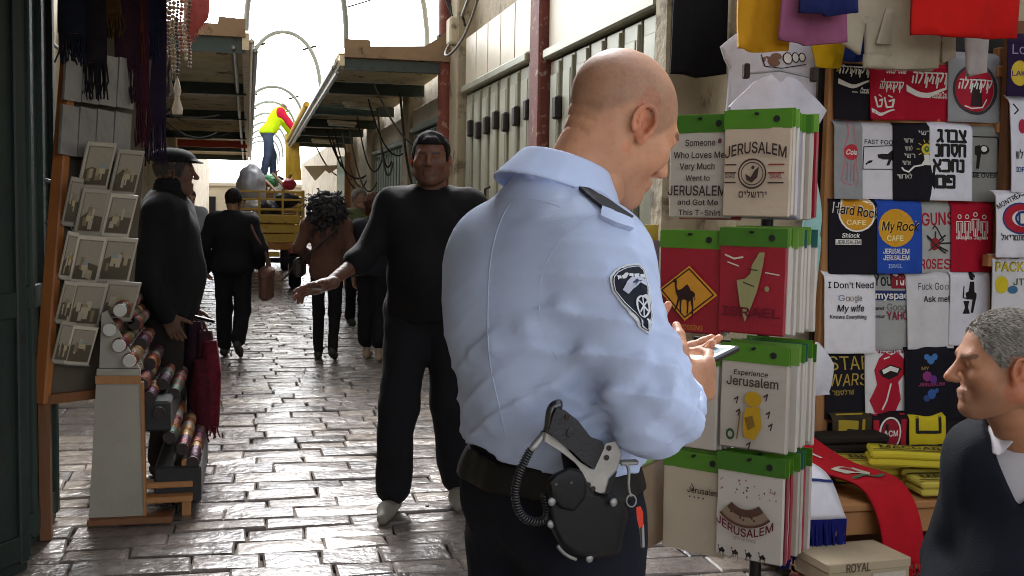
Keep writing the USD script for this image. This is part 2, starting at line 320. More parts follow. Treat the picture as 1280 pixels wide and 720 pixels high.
def wrinkle(amp, seed=0, sc=1.0):
    g = np.random.default_rng(seed); K = g.normal(size=(5, 3)) * np.array([18, 18, 9]) * sc; W = g.normal(size=(5, 3)) * 9 * sc; ph = g.uniform(0, 6.28, (5, 2))
    def f(p):
        out = 0
        for k in range(5):
            w = np.sin(p @ K[k] + ph[k, 0] + 1.6 * np.sin(p @ W[k] + ph[k, 1])); out = out + w * np.abs(w)
        return out * amp * 0.45
    return f
def rot(ax, a): return trimesh.transformations.rotation_matrix(a, ax)[:3, :3]

# ------------------------------------------------------------------ the setting: ground, paving, the two sides of the street
XR, XL = 2.0, -1.5
M_ground = mat('joint_earth', '#4a4238', rough=0.95, scale=6)
struct('ground', trimesh.creation.box(extents=(160, 160, 0.2), transform=trimesh.transformations.translation_matrix((0, 40, -0.13))), M_ground)
STONE = [mat(f'limestone_{i}', c, rough=0.22, var=0.4, scale=5, bump=0.62, bscale=21, bdist=0.012, spec=0.6, dirt=('#3a322d', 16, 0.58), rvar=0.12) for i, c in enumerate(('#615955', '#6e655f', '#524c49', '#7a7067'))]
pav = tag(UsdGeom.Xform.Define(stage, '/World/pavement').GetPrim(), kind='structure'); ORIGIN['/World/pavement'] = (np.zeros(3), 0.0)
def stone(x0, x1, y0, y1, g, lean=0.006):
    h = g.uniform(-0.005, 0.004); c = 0.008; j = lambda: g.uniform(-0.007, 0.007)
    o = [(x0 + j(), y0 + j()), (x1 + j(), y0 + j()), (x1 + j(), y1 + j()), (x0 + j(), y1 + j())]; mx, my = (x0 + x1) / 2, (y0 + y1) / 2; hz = [h + g.uniform(-lean, lean) for _ in range(4)]
    v = [(x, y, -0.03) for x, y in o] + [(x, y, z - 0.007) for (x, y), z in zip(o, hz)] + [(x + c * np.sign(mx - x), y + c * np.sign(my - y), z) for (x, y), z in zip(o, hz)] + [(mx, my, h + 0.004)]
    f = []
    for a in (0, 4):
        for k in range(4): l = (k + 1) % 4; f += [[a + k, a + l, a + 4 + l], [a + k, a + 4 + l, a + 4 + k]]
    f += [[8 + k, 8 + (k + 1) % 4, 12] for k in range(4)]
    return trimesh.Trimesh(v, f, process=False)
g_ = np.random.default_rng(3); y = -4.0; nst = 0; rest = []
while y < 46:
    dy = g_.uniform(0.15, 0.225); x = XL + 0.02 - g_.uniform(0, 0.4)
    while x < XR + 2.2:
        dx = g_.uniform(0.22, 0.48); x1 = x + dx
        if x1 < XR + 2.2 and (y < 4.4 or x < XR):
            m = stone(x + 0.003, x1 - 0.003, y + 0.003, y + dy - 0.003, g_)
            if y >= 4.0 and x < XR and x > XL - 0.3 and nst < 296: part(pav, 'paving_stone', m, STONE[g_.integers(4)]); nst += 1
            else: rest.append(m)
        x = x1
    y += dy
part(pav, 'far_paving', cat_(rest), STONE[1], kind='stuff')

M_wall = mat('old_plaster', '#a89a80', rough=0.9, var=0.22, scale=2.2, bump=0.5, bscale=16, bdist=0.02, dirt=('#6b5d4a', 3.0, 0.55))
M_cream = mat('cream_wall', '#b9ad92', rough=0.85, var=0.14, scale=2.5, bump=0.3, bscale=20, dirt=('#6f6350', 5.0, 0.6))
M_dark = mat('dark_void', '#0c0b0b', rough=0.9)
M_green = mat('green_beam_paint', '#2c3a33', rough=0.5, var=0.25, scale=7, bump=0.2, bscale=50, dirt=('#1a1d1a', 6, 0.56))
M_shut = mat('shutter_paint', '#9c9b87', rough=0.36, var=0.2, scale=3.0, bump=0.16, bscale=14, metal=0.35, stretch=(1, 1, 0.35), dirt=('#6f6452', 6, 0.58))
M_fascia = mat('fascia_paint', '#c6baa2', rough=0.4, var=0.14, scale=2.5, bump=0.12, bscale=10, metal=0.2, dirt=('#85765f', 5, 0.62))
M_rust = mat('rust_red_paint', '#6f3427', rough=0.7, var=0.3, scale=9, bump=0.5, bscale=40, dirt=('#a38c74', 12, 0.57))
M_hasp = mat('dark_hasp', '#2a201c', rough=0.55, var=0.3, scale=30, metal=0.4, bump=0.3, bscale=80)
M_steel = mat('dull_steel', '#8f8f8c', rough=0.4, metal=0.7, var=0.2, scale=25)
M_corr = mat('corrugated_sheet', '#c8b997', rough=0.55, var=0.25, scale=3, metal=0.15, bump=0.2, bscale=15, dirt=('#6a5941', 4.0, 0.55))
M_wood = mat('pine_wood', '#9a6a3c', rough=0.6, var=0.3, scale=5, stretch=(1, 1, 0.12), bump=0.3, bscale=40)
M_woodd = mat('brown_wood', '#6e4526', rough=0.6, var=0.3, scale=6, stretch=(1, 1, 0.15), bump=0.3, bscale=40)
M_pale = mat('pale_stone', '#c6bca6', rough=0.9, var=0.2, scale=2, bump=0.5, bscale=9, bdist=0.03)
M_blackp = mat('black_cable', '#0e0d0d', rough=0.5)
M_grayc = mat('grey_cable', '#5f574e', rough=0.55)

# right-hand building: wall with projecting piers, metal shop fronts between them
rbd = thing('shop_building', 'long plastered market building on the right with shuttered shop fronts', 'building', (XR + 0.1, 4.6, 0))
part(rbd, 'wall', rb((XR + 2.1, 7.85, 3.0), (4.0, 6.5, 6.0)), M_wall, world=True); part(rbd, 'low_wall', rb((XR + 2.1, 28.55, 1.5), (4.0, 34.9, 3.0)), M_wall, world=True)
def pier(y, w, m, label=None, h=3.8):
    part(rbd, 'pier', rb((XR + 0.03, y, h / 2), (0.2, w, h), ch=0.015), m, world=True, label=label)
pier(7.62, 0.26, M_rust, 'peeling rust red pier'); pier(10.85, 0.5, M_wall); pier(5.15, 0.18, M_wall); pier(14.2, 0.5, M_wall, h=3.0); pier(18.6, 0.7, M_cream, 'pale cream pier', h=3.0); pier(23.0, 0.6, M_wall, h=3.0)
def storefront(y0, y1, n, ztop, zf, label, paint, pan=None, nf=5, group=None):
    """folding metal doors from y1 (far) to y0 (near) on the right wall, fascia panels above up to zf"""
    t = thing('metal_storefront', label, 'shutter doors', (XR, (y0 + y1) / 2, 0), group=group)
    part(t, 'backing', rb((XR + 0.07, (y0 + y1) / 2, zf / 2), (0.06, y1 - y0, zf)), M_dark, world=True)
    w = (y1 - y0) / n
    for k in range(n):
        c = y0 + (k + 0.5) * w; lw = w - 0.035
        lf = part(t, 'door_leaf', rb((XR + 0.02, c, ztop / 2), (0.04, lw, ztop - 0.06), ch=0.006), paint, world=True)
        part(lf, 'raised_panel', rb((XR - 0.006, c, ztop * 0.52), (0.02, lw * 0.62, ztop * 0.86), ch=0.009), paint, world=True)
        part(lf, 'edge_strip', rb((XR - 0.006, c - lw * 0.44, ztop / 2), (0.024, lw * 0.09, ztop - 0.1), ch=0.008), paint, world=True)
        if pan is None or k in pan:
            hs = part(t, 'hasp', rb((XR - 0.03, c - w * 0.5, ztop - 0.36 - 0.02 * (k % 3)), (0.05, 0.1, 0.15), ch=0.012), M_hasp, world=True)
    part(t, 'lintel', rb((XR - 0.005, (y0 + y1) / 2, ztop + 0.02), (0.1, y1 - y0, 0.07), ch=0.012), paint, world=True)
    wf = (y1 - y0) / nf
    for k in range(nf):
        part(t, 'fascia_panel', rb((XR + 0.005, y0 + (k + 0.5) * wf, (ztop + zf) / 2 + 0.03), (0.04, wf - 0.02, zf - ztop - 0.06), ch=0.008), M_fascia, world=True)
    return t
sf = storefront(7.95, 10.45, 7, 2.52, 3.02, 'cream folding shop doors with dark hasps under five fascia panels', M_shut)
part(sf, 'lever_handle', cat_([tube([at_ for at_ in (V(XR - 0.03, 9.2, 1.62), V(XR - 0.07, 9.2, 1.6), V(XR - 0.07, 9.2, 1.48), V(XR - 0.03, 9.2, 1.46))], 0.012), tube([V(XR - 0.03, 9.33, 1.6), V(XR - 0.06, 9.33, 1.52), V(XR - 0.03, 9.33, 1.44)], 0.012)][:1]), M_hasp, world=True)
part(sf, 'side_panel', rb((XR + 0.0, 7.86, 1.25), (0.06, 0.13, 2.5), ch=0.006), mat('side_panel_grey', '#5c584d', rough=0.5, metal=0.3), world=True)
storefront(5.3, 7.45, 7, 2.47, 3.2, 'cream folding shop doors behind the head of the man in blue', M_shut, pan=(0, 6), nf=1)
M_gshut = mat('green_grey_shutter', '#7d8a80', rough=0.45, var=0.2, scale=4, metal=0.3, stretch=(1, 1, 0.3), dirt=('#4d4a40', 6, 0.58))
storefront(11.2, 13.9, 11, 2.35, 2.62, 'dull green folding shop doors behind the head of the man in black', M_gshut, pan=(), nf=2)
storefront(14.5, 18.2, 12, 2.25, 2.6, 'grey green folding shop doors under the far half of the right awning', M_gshut, pan=(), nf=2)
M_mint = mat('mint_door', '#a9c4b4', rough=0.5, var=0.1)
md = thing('mint_door', 'pale mint green door at the far end of the right side', 'door', (XR - 0.25, 21, 0))
part(md, 'door_leaf', rb((XR - 0.3, 21.0, 1.15), (0.06, 1.6, 2.3), ch=0.01), M_mint, world=True); part(md, 'frame', cat_([rb((XR - 0.28, 21 + s * 0.86, 1.18), (0.1, 0.1, 2.36)) for s in (-1, 1)]), M_wood, world=True)
dp = thing('drainpipe', 'rust red drainpipe on the right wall beside the cream shop doors', 'drainpipe', (XR - 0.1, 11.0, 0))
part(dp, 'pipe', cyl((XR - 0.1, 11.05, 0), (XR - 0.1, 11.05, 4.2), 0.075, 12), M_rust, True, world=True)
for z in (0.7, 1.9, 3.1): part(dp, 'bracket', lathe([(0.085, -0.03), (0.092, -0.02), (0.092, 0.02), (0.085, 0.03)], 12, trimesh.transformations.translation_matrix((XR - 0.1, 11.05, z))), M_hasp, world=True)
jb = thing('junction_box', 'cream electrical box with cables high on the right wall', 'electrical box', (XR - 0.1, 10.75, 3.1))
part(jb, 'case', rb((XR - 0.08, 10.72, 3.12), (0.12, 0.2, 0.26), ch=0.02), M_cream, world=True); part(jb, 'conduit', tube(spline([(XR - 0.12, 10.7, 3.0), (XR - 0.2, 10.5, 2.86), (XR - 0.15, 10.1, 2.9), (XR - 0.06, 9.6, 3.3), (XR - 0.05, 8.9, 3.75)], 30), 0.012), M_grayc, True, world=True)
for k in range(4):
    part(jb, 'wire', tube(spline([(XR - 0.1, 10.75, 3.2), (XR - 0.16 - 0.03 * k, 10.8 + 0.1 * k, 3.45 + 0.1 * k), (XR - 0.2 - 0.1 * k, 10.9, 3.62 + 0.12 * k), (XR - 0.1, 10.7 - 0.2 * k, 3.95)], 24), 0.008), M_blackp, True, world=True)
# awning brackets: a striped pole leaning out above the cream doors
pl = thing('leaning_pole', 'thin pale pole leaning from the wall above the cream shop doors', 'pole', (XR - 0.1, 10.0, 3.2))
part(pl, 'rod', cyl((XR - 0.06, 10.4, 3.22), (XR - 0.1, 8.9, 3.62), 0.018, 8), M_steel, True, world=True); part(pl, 'hook', tube(spline([(XR - 0.06, 10.4, 3.22), (XR - 0.03, 10.5, 3.2), (XR - 0.02, 10.48, 3.14)], 10), 0.012), M_hasp, True, world=True)

# left-hand building
lbd = thing('old_building', 'dim plastered market building along the left side', 'building', (XL, 5, 0))
part(lbd, 'wall', rb((XL - 2.0, 3.0, 3.0), (4.0, 14.0, 6.0)), M_wall, world=True); part(lbd, 'low_wall', rb((XL - 2.0, 28.0, 1.5), (4.0, 36.0, 3.0)), M_wall, world=True)
for k, yy in enumerate((7.4, 10.9, 14.5, 18.5, 23.0)): part(lbd, 'pier', rb((XL + 0.02, yy, 1.45), (0.24, 0.45, 2.9), ch=0.02), M_pale, world=True)
lsh = thing('green_shutter', 'green ribbed shutter standing behind the man in the flat cap', 'shutter doors', (XL + 0.1, 13, 0))
part(lsh, 'frame', rb((XL + 0.06, 12.7, 1.3), (0.08, 3.0, 2.6)), M_dark, world=True)
M_teal = mat('teal_shutter', '#3f7d6a', rough=0.5, var=0.2, scale=5)
for k in range(9): part(lsh, 'shutter_leaf', rb((XL + 0.13, 11.35 + k * 0.32, 1.25), (0.05, 0.27, 2.4), ch=0.012), M_teal, world=True)
far_bld = thing('far_building', 'low pale stone building closing the far end of the street', 'building', (0.3, 48, 0))
part(far_bld, 'wall', rb((0.3, 49, 1.05), (9, 2, 2.1)), M_pale, world=True)
for xx in (-1.6, 0.3, 2.2):
    wd = part(far_bld, 'window', rb((xx, 47.98, 1.25), (0.6, 0.06, 0.8), ch=0.01), M_dark, world=True); part(wd, 'sill', rb((xx, 47.9, 0.8), (0.8, 0.2, 0.08)), M_pale, world=True)
part(far_bld, 'parapet', rb((0.3, 47.95, 2.15), (9.2, 0.3, 0.14), ch=0.02), M_pale, world=True)

# ---- awnings of steel beams and corrugated sheet over both sides
def corrugated(x0, x1, y0, y1, z0, z1, pitch=0.11, depth=0.028):
    """ridges run across the street (along x)"""
    n = int((y1 - y0) / pitch * 4); yy = np.linspace(y0, y1, n); zz = z0 + (z1 - z0) * (yy - y0) / (y1 - y0) + depth * np.sin((yy - y0) / pitch * 6.283)
    v = np.vstack([np.c_[np.full(n, x), yy, zz + dz] for dz in (0, 0.006) for x in (x0, x1)]); f = []; i = np.arange(n - 1)
    for a, b, fl in ((0, n, 0), (2 * n, 3 * n, 1)):
        q = [np.c_[a + i, b + i, b + i + 1], np.c_[a + i, b + i + 1, a + i + 1]]; f += [x[:, ::-1] if fl else x for x in q]
    return trimesh.Trimesh(v, np.vstack(f), process=False)
def zz_(y): return 2.80 - (y - 11) * 0.0105
aw = thing('right_awning', 'rusty corrugated awning on dark green beams along the right side', 'awning', (1.45, 11, 2.8))
x0, x1 = 0.9, XR
for a, b in ((11.0, 13.1), (13.15, 15.8), (15.85, 19.6), (19.65, 23.6)): part(aw, 'roof_sheet', corrugated(x0 - 0.05, x1, a, b, zz_(a) + 0.09, zz_(b) + 0.09), M_corr, True, world=True)
for yb in (11.05, 13.1, 15.9, 18.2, 20.2, 22.2, 23.5): part(aw, 'cross_beam', bar((x0, yb, zz_(yb)), (x1, yb, zz_(yb)), 0.07, 0.13 if yb > 11.1 else 0.1), M_green, world=True)
part(aw, 'edge_rail', bar((x0 - 0.02, 10.98, zz_(11) + 0.03), (x0 - 0.02, 23.6, zz_(23.6) + 0.03), 0.05, 0.1), M_corr, world=True)
for q, (dx, dz) in enumerate(((-0.07, 0.02), (-0.1, -0.04), (-0.06, -0.09))): part(aw, 'edge_pipe', cyl((x0 + dx, 11, zz_(11) + dz), (x0 + dx, 23.5, zz_(23.5) + dz), 0.022, 8), M_steel if q else M_fascia, True, world=True)
M_board = mat('fascia_board_brown', '#8a6f52', rough=0.7, var=0.25, scale=4, bump=0.3, bscale=20, dirt=('#5a4430', 6, 0.55))
part(aw, 'fascia_board', prism([(x0, 0), (x1, 0), (x1, 0.36), (x1 - 0.06, 0.34), (x1 - 0.2, 0.22), (x1 - 0.32, 0.14), (x0 + 0.25, 0.11), (x0 + 0.24, 0.17), (x0, 0.17)], 0.03, np.array([[1, 0, 0, 0], [0, 0, -1, 10.98], [0, 1, 0, zz_(11) + 0.06], [0, 0, 0, 1]], float)), M_board, world=True)
M_lampw = mat('tube_lamp_white', '#dad6c8', rough=0.4)
for yy in (14.0, 16.8, 21.0):
    L = part(aw, 'lamp_fitting', rb((1.35, yy, zz_(yy) - 0.09), (0.5, 0.09, 0.05), rot((0, 0, 1), 0.6), ch=0.01), M_fascia, world=True)
    part(L, 'lamp_tube', cyl(V(1.35, yy, zz_(yy) - 0.135) - V(0.2, 0.137, 0), V(1.35, yy, zz_(yy) - 0.135) + V(0.2, 0.137, 0), 0.015, 8), M_lampw, True, world=True)
la = thing('left_awning', 'deep corrugated awning on green beams along the left side', 'awning', (-0.7, 10, 2.8))
u0, u1 = XL, -0.02
def zl(y): return 2.80 - (y - 10) * 0.0105
for a, b in ((10.0, 13.6), (13.65, 17.2), (17.25, 21.6), (21.65, 30.5)): part(la, 'roof_sheet', corrugated(u0, u1 + 0.03, a, b, zl(a) + 0.09, zl(b) + 0.09), M_corr, True, world=True)
for yb in (10.05, 13.6, 17.2, 21.6, 26.0, 30.0): part(la, 'cross_beam', bar((u0, yb, zl(yb)), (u1, yb, zl(yb)), 0.07, 0.13), M_green, world=True)
part(la, 'edge_rail', bar((u1, 9.98, zl(10) + 0.02), (u1, 30.5, zl(30.5) + 0.02), 0.06, 0.13), M_corr, world=True)
for q, (dx, dz) in enumerate(((0.05, 0.03), (0.08, -0.05), (-0.1, -0.03))): part(la, 'edge_pipe', cyl((u1 + dx, 10, zl(10) + dz), (u1 + dx, 30, zl(30) + dz), 0.024, 8), M_steel if q else M_fascia, True, world=True)
part(la, 'fascia_board', prism([(u0, 0), (u1, 0), (u1, 0.15), (u1 - 0.22, 0.16), (u1 - 0.23, 0.1), (u0, 0.11)], 0.03, np.array([[1, 0, 0, 0], [0, 0, -1, 9.98], [0, 1, 0, zl(10) + 0.06], [0, 0, 0, 1]], float)), M_board, world=True)
part(la, 'red_beam', bar((u0, 23.5, zl(23.5) - 0.05), (u1, 23.5, zl(23.5) - 0.05), 0.06, 0.14), mat('red_beam_paint', '#a83a22', rough=0.5), world=True)
# sagging cable loops under the awnings, each its own
g_ = np.random.default_rng(11)
def cable(name, a, b, sag, r, m, label, group):
    a, b = V(*a), V(*b); single(name, tube(bez([a, (a * 2 + b) / 3 - V(0, 0, sag * 1.3), (a + 2 * b) / 3 - V(0, 0, sag * 1.3), b], 22), r, 6), m, label, 'cable', group, True)
for k in range(13):
    yy = 12.2 + k * 0.85; xa = g_.uniform(1.25, 1.75)
    cable('hanging_cable', (xa, yy, zz_(yy) - 0.03), (XR - 0.06, yy + g_.uniform(-0.3, 1.2), g_.uniform(1.75, 2.3)), g_.uniform(0.15, 0.55), g_.uniform(0.010, 0.017), M_blackp if k % 3 else M_grayc, f'{ORD[k]} cable from the camera drooping from the right awning to the shop wall', 'cables drooping under the right awning')
for k in range(9):
    yy = 8.2 + k * 0.8
    cable('slack_cable', (XL + 0.2 + 0.1 * (k % 3), yy, g_.uniform(2.45, 2.75)), (g_.uniform(-0.9, -0.2), yy + g_.uniform(0.2, 1.5), g_.uniform(2.2, 2.62)), g_.uniform(0.1, 0.35), g_.uniform(0.008, 0.013), M_blackp if k % 2 else M_grayc, f'{ORD[k]} slack cable from the camera strung under the left awning', 'cables under the left awning')
st = thing('added_shade_awning', 'added dark canvas awning out of view that shades the left stalls', 'awning', (-.7, 4, 2.6)); M_canvas = clothm('dark_canvas', '#3a342c', rough=.8)  # unseen awning, added above the view to darken the left stalls and near floor
part(st, 'canvas', rb((-.45, 3.2, 2.68), (2.1, 6.2, .02)), M_canvas, world=True); part(st, 'front_rail', bar((.58, .1, 2.66), (.58, 6.3, 2.66), .03, .04), M_green, world=True)
for yy in (.15, 3.2, 6.25): part(st, 'rafter', bar((-1.5, yy, 2.64), (.55, yy, 2.64), .04, .05), M_green, world=True)
# ---- steel hoops that carry a street cover, with thin tie wires
M_hoop = mat('grey_hoop_steel', '#8b9088', rough=0.5, metal=0.3, var=0.2)
def hoop(y, xa, xb, zb, zt, r, label, grp):
    t = thing('roof_hoop', label, 'roof hoop', ((xa + xb) / 2, y, zb), group=grp); cx, rx = (xa + xb) / 2, (xb - xa) / 2
    a = np.linspace(0, math.pi, 28); P = np.c_[cx - rx * np.cos(a), np.full(28, y), zb + (zt - zb) * np.sin(a) ** 0.8]
    part(t, 'arch_tube', tube(P, r, 8), M_hoop, True, world=True)
    for q in (7, 20): part(t, 'clamp', cyl(P[q] - V(0.09, 0, 0.03), P[q] + V(0.09, 0, 0.03), 0.014, 6), M_hasp, world=True)
hoop(11.0, -0.02, 0.92, 2.95, 4.0, 0.026, 'narrow steel hoop nearest the camera between the two awnings', None)
hoop(15.4, -0.02, 0.95, 2.85, 3.72, 0.026, 'second steel hoop between the awnings, seen whole', None)
hoop(12.2, XL + 0.2, XR - 0.1, 2.95, 5.0, 0.028, 'wide steel hoop spanning both awnings', None)
for k in range(7): hoop(20 + k * 3.0, -0.1, 0.95, 2.7, 3.45, 0.024, f'{ORD[k]} far steel hoop fading into the bright sky beyond the two near ones', 'far hoops over the street')
for k, (a, b) in enumerate((((0.9, 11.0, 3.33), (2.0, 11.5, 3.85)), ((-0.02, 11.0, 3.4), (-1.4, 11.2, 3.95)), ((0.55, 11.1, 3.95), (1.4, 12.2, 4.9)))):
    cable('tie_wire', a, b, 0.02, 0.008, M_grayc, ('thin tie wire from the near hoop to the right wall', 'thin tie wire from the near hoop to the left', 'thin tie wire between the two near hoops')[k], None)
vc = thing('vault_cover', 'pale translucent barrel cover over the far hoops of the street', 'roof cover', (.42, 32, 2.7))
M_vault = usdkit.material(stage, '/World/Looks/vault_sheet', {'g': ('geometry', {}), 'w': ('noise_texture', {'scale': 2.5, 'detail': 5}), 'r': ('rgb_ramp', {'ramp': [(.35, (.62, .74, .62)), (.5, (.82, .85, .82)), (.65, (.8, .66, .64))]}), 't': ('translucent_bsdf', {}), 'x': ('transparent_bsdf', {'color': (.95, .96, .95)}), 'm': ('mix_closure', {'fac': .55})}, [('g.position', 'w.vector'), ('w.fac', 'r.fac'), ('r.color', 't.color'), ('x.BSDF', 'm.closure1'), ('t.BSDF', 'm.closure2')], surface='m.closure')
a = np.linspace(0, math.pi, 25); aa = np.r_[a, a[::-1]]; rr = np.r_[np.full(25, 1.0), np.full(25, 1.012)]
for k in range(6):
    y0 = 20.05 + 3 * k; ring = np.c_[.425 - .535 * rr * np.cos(aa), 2.72 + .76 * rr * np.sin(aa) ** .8]; P = Polygon(ring).buffer(0)
    part(vc, 'cover_sheet', prism(P, 2.9, np.array([[1, 0, 0, 0], [0, 0, 1, y0], [0, 1, 0, 0], [0, 0, 0, 1]], float)), M_vault, world=True)
ty = thing('yellow_tarpaulin', 'yellow tarpaulin hanging from the street end of the right awning', 'tarpaulin', (0.95, 23.6, 2.4))
M_ytarp = clothm('yellow_tarp', '#c9a03a', rough=0.6)
c_ = Cloth((0.86, 23.2, 2.86), (0.35, -0.75, 0), (0.02, 0, -1), 0.62, 0.95, 0.04, 5); part(ty, 'hanging_sheet', c_.mesh(step=0.06), M_ytarp, True, world=True)
part(ty, 'rolled_edge', cyl((0.8, 23.5, 2.72), (0.82, 16.5, 2.86), 0.05, 10), M_ytarp, True, world=True)
fl = single('cream_flap', Cloth((1.45, 22.6, 2.2), (1, 0, 0.05), (0, 0, -1), 0.75, 0.3, 0.02, 9).mesh([(0, 0.0), (0.75, 0.0), (0.5, 0.16), (0.42, 0.1), (0.22, 0.3)], 0.05), clothm('cream_flap_cloth', '#c8b79a'), 'torn cream cloth flap under the far end of the right awning', 'cloth flap', None, True)

# ------------------------------------------------------------------ right: the souvenir shop
W_, K_ = '#d8d4cc', '#15130f'
sw = thing('shop_side_wall', 'dim wall on the right edge of the souvenir alcove', 'wall', (4.2, 3.0, 0))
part(sw, 'wall', rb((4.3, 2.6, 1.7), (0.2, 3.8, 3.4)), M_wall, world=True)
YB = 4.40
bd = thing('shirt_rack_frame', 'wooden frame with cross bars carrying the rows of printed shirts', 'display frame', (2.8, YB, 0))
def px(x, y, Y=YB): return on(x, y, 1, Y)
part(bd, 'back_board', rb(((px(1032, 300)[0] + 3.75) / 2, YB + 0.1, 1.35), (3.75 - px(1032, 300)[0], 0.03, 1.9)), mat('dark_backing', '#1b1512', rough=0.8), world=True)
for a, b in (((1044, 40), (1021, 545)), ((1252, 60), (1240, 545))):
    A, B = px(*a), px(*b); part(bd, 'post', bar(A, V(A[0] * 0.5 + B[0] * 0.5, B[1], 0.05), 0.06, 0.045, (0, 1, 0), ch=0.005), M_wood, world=True)
rows_y = (78, 149, 246, 340, 437, 518)
for ry in rows_y:
    z = px(1140, ry + 2)[2]; part(bd, 'cross_bar', bar((px(1030, 300)[0], YB - 0.005, z), (px(1250, 300)[0] + 0.03, YB - 0.005, z), 0.03, 0.03, ch=0.004), M_wood, world=True)
    part(bd, 'bracket', rb((px(1248, ry)[0], YB - 0.03, z - 0.02), (0.08, 0.05, 0.05), ch=0.006), M_wood, world=True)
def board_item(name, x0, y0, x1, y1, col, label, cat, art=None, group=None, seed=0, Y=None, amp=0.015, edge=0.03, mk=None):
    Y = YB - 0.035 - 0.012 * (seed % 3) if Y is None else Y
    a, b, c = px(x0, (y0 + y1) / 2, Y), px(x1, (y0 + y1) / 2, Y), px((x0 + x1) / 2, y1, Y); top = px((x0 + x1) / 2, y0, Y); Wm, Hm = b[0] - a[0], top[2] - c[2]
    cl = Cloth(top, (1, 0, 0), V(c[0] - top[0], 0, c[2] - top[2]), Wm, Hm, amp, seed, roll=0.04, freq=1.6)
    m = mk or clothm('shirt_' + col.strip('#'), col)
    t = thing(name, label, cat, top, group=group); part(t, 'cloth', cl.mesh(step=0.018), m, True, world=True)
    if art:
        A = Art(); art(A); A.layers = [(k, np.c_[(v[:, 0] - x0) / (x1 - x0) * Wm, (v[:, 1] - y0) / (y1 - y0) * Hm], f) for k, v, f in A.layers]
        lay(A, t, cl.at, edge, None)
    return t
RED, GREY, BLK, BLU = '#a3122a', '#8f8f90', '#17141a', '#2448a0'
G1 = 'printed shirts in rows on the wooden frame'
def wave(A, col, x0, x1, y, h):
    t = np.linspace(0, 1, 14); mid = y - h * 0.45 * np.sin(t * 5.2 + 2.6); th = h * 0.30 * (1 - t) ** 0.7 + 0.6
    A.poly(col, list(zip(x0 + (x1 - x0) * t, mid - th)) + list(zip((x0 + (x1 - x0) * t)[::-1], (mid + th)[::-1])))
def a11(A):
    A.heb(W_, 'הלוקהקוק', 1049, 92, 9, 42, 0.2, 0.2); wave(A, W_, 1048, 1090, 104, 9); A.text(W_, 'CocaCola', 1075, 116, 7, 17, shear=0.3); A.rect(W_, 1064, 114.5, 1072, 115.5)
def a12(A):
    A.text(W_, 'Coca-Cola', 1108, 91, 9, 24, shear=0.3); A.heb(W_, 'הלוקהקוק', 1099, 111, 9, 30, 0.2, 0.2)
    for k, xx in enumerate((1093, 1107)): A.line(W_, [(xx, 122), (xx + 3, 134), (xx + 9, 133), (xx + 11, 124), (xx + 6, 126)], 2.2); A.line(W_, [(xx + 5, 119), (xx + 9, 121)], 1.6)
    wave(A, W_, 1089, 1118, 140, 7)
def a13(A):
    A.heb(W_, 'הלוקהקוק', 1140, 104, 13, 50, 0.2, 0.2); wave(A, W_, 1132, 1190, 114, 12); A.text(W_, 'CocaCola', 1165, 122, 8, 20, shear=0.3); A.rect(W_, 1155, 121.5, 1163, 122.5)
def a14(A):
    A.ring('#3a3336', 1220, 112, 27, 30, 4); A.disc(RED, 1219, 112, 25, 28); A.poly('#2b1a17', [(1212, 133), (1214, 112), (1218, 98), (1222, 98), (1226, 112), (1228, 133)]); A.heb(W_, 'הלוקהקוק', 1198, 111, 11, 42, 0.2, 0.2)
    A.line(W_, [(1206, 133), (1214, 136), (1228, 134), (1234, 124)], 1.6)
board_item('printed_shirt', 1044, 79, 1092, 150, BLK, 'black shirt with white script and a white wave, top left of the rows', 'shirt', a11, G1, 1)
board_item('printed_shirt', 1088, 78, 1130, 150, RED, 'narrow red shirt with three lines of white script', 'shirt', a12, G1, 2)
board_item('printed_shirt', 1127, 76, 1193, 151, RED, 'wide red shirt with white script above a broad white wave', 'shirt', a13, G1, 3)
board_item('printed_shirt', 1186, 64, 1252, 153, GREY, 'grey shirt with a red disc, white script and a bottle', 'shirt', a14, G1, 4)
def a21(A):
    b = [(1060, 152), (1067, 152), (1067, 170), (1072, 185), (1070, 205), (1074, 225), (1069, 231), (1056, 230), (1052, 224), (1057, 203), (1055, 186), (1060, 170)]
    A.line('#b56a6e', b, 1.3, True); A.disc('#b02a36', 1064, 190, 9, 10); A.text(W_, 'Cola', 1057, 193, 6, 14, shear=.2)
    for k in range(3): A.line('#b56a6e', [(1059 + 4 * k, 203), (1058 + 4 * k, 226)], 0.9)
def a22(A):
    A.text(K_, 'FAST FOOD', 1080, 180, 5.2, 42); A.line(K_, [(1079, 184), (1119, 181), (1119, 211), (1078, 212)], 1.1, True)
    A.poly(K_, [(1097, 193), (1103, 192), (1110, 192), (1118, 185), (1117, 195), (1119, 205), (1115, 199), (1112, 206), (1108, 207), (1111, 199), (1104, 199), (1098, 197)]); A.poly(K_, [(1081, 205), (1086, 201), (1091, 200), (1090, 203), (1084, 205), (1082, 207)])
def a23(A):
    A.disc('#c9b13a', 1157, 186, 6, 7); A.disc('#2f6a35', 1157, 186, 3, 4)
    for k in range(10): a = k * .628; A.line('#c9b13a', [(1157 + 8 * math.cos(a), 186 + 9 * math.sin(a)), (1157 + 11 * math.cos(a), 186 + 12 * math.sin(a))], .9)
    A.poly(W_, [(1153, 193), (1160, 193), (1160, 199), (1163, 206), (1150, 206), (1154, 199)]); A.line(W_, [(1152, 206), (1143, 208), (1136, 215), (1130, 213), (1128, 210)], 2.0)
    for k, (x0, y0, w) in enumerate(((1147, 168, 16), (1130, 178, 12), (1131, 188, 10), (1130, 197, 15), (1128, 206, 11), (1122, 223, 19))): A.heb('#b8b4ac', 'ישראל'[:3 + k % 3], x0, y0, 4.5, w)
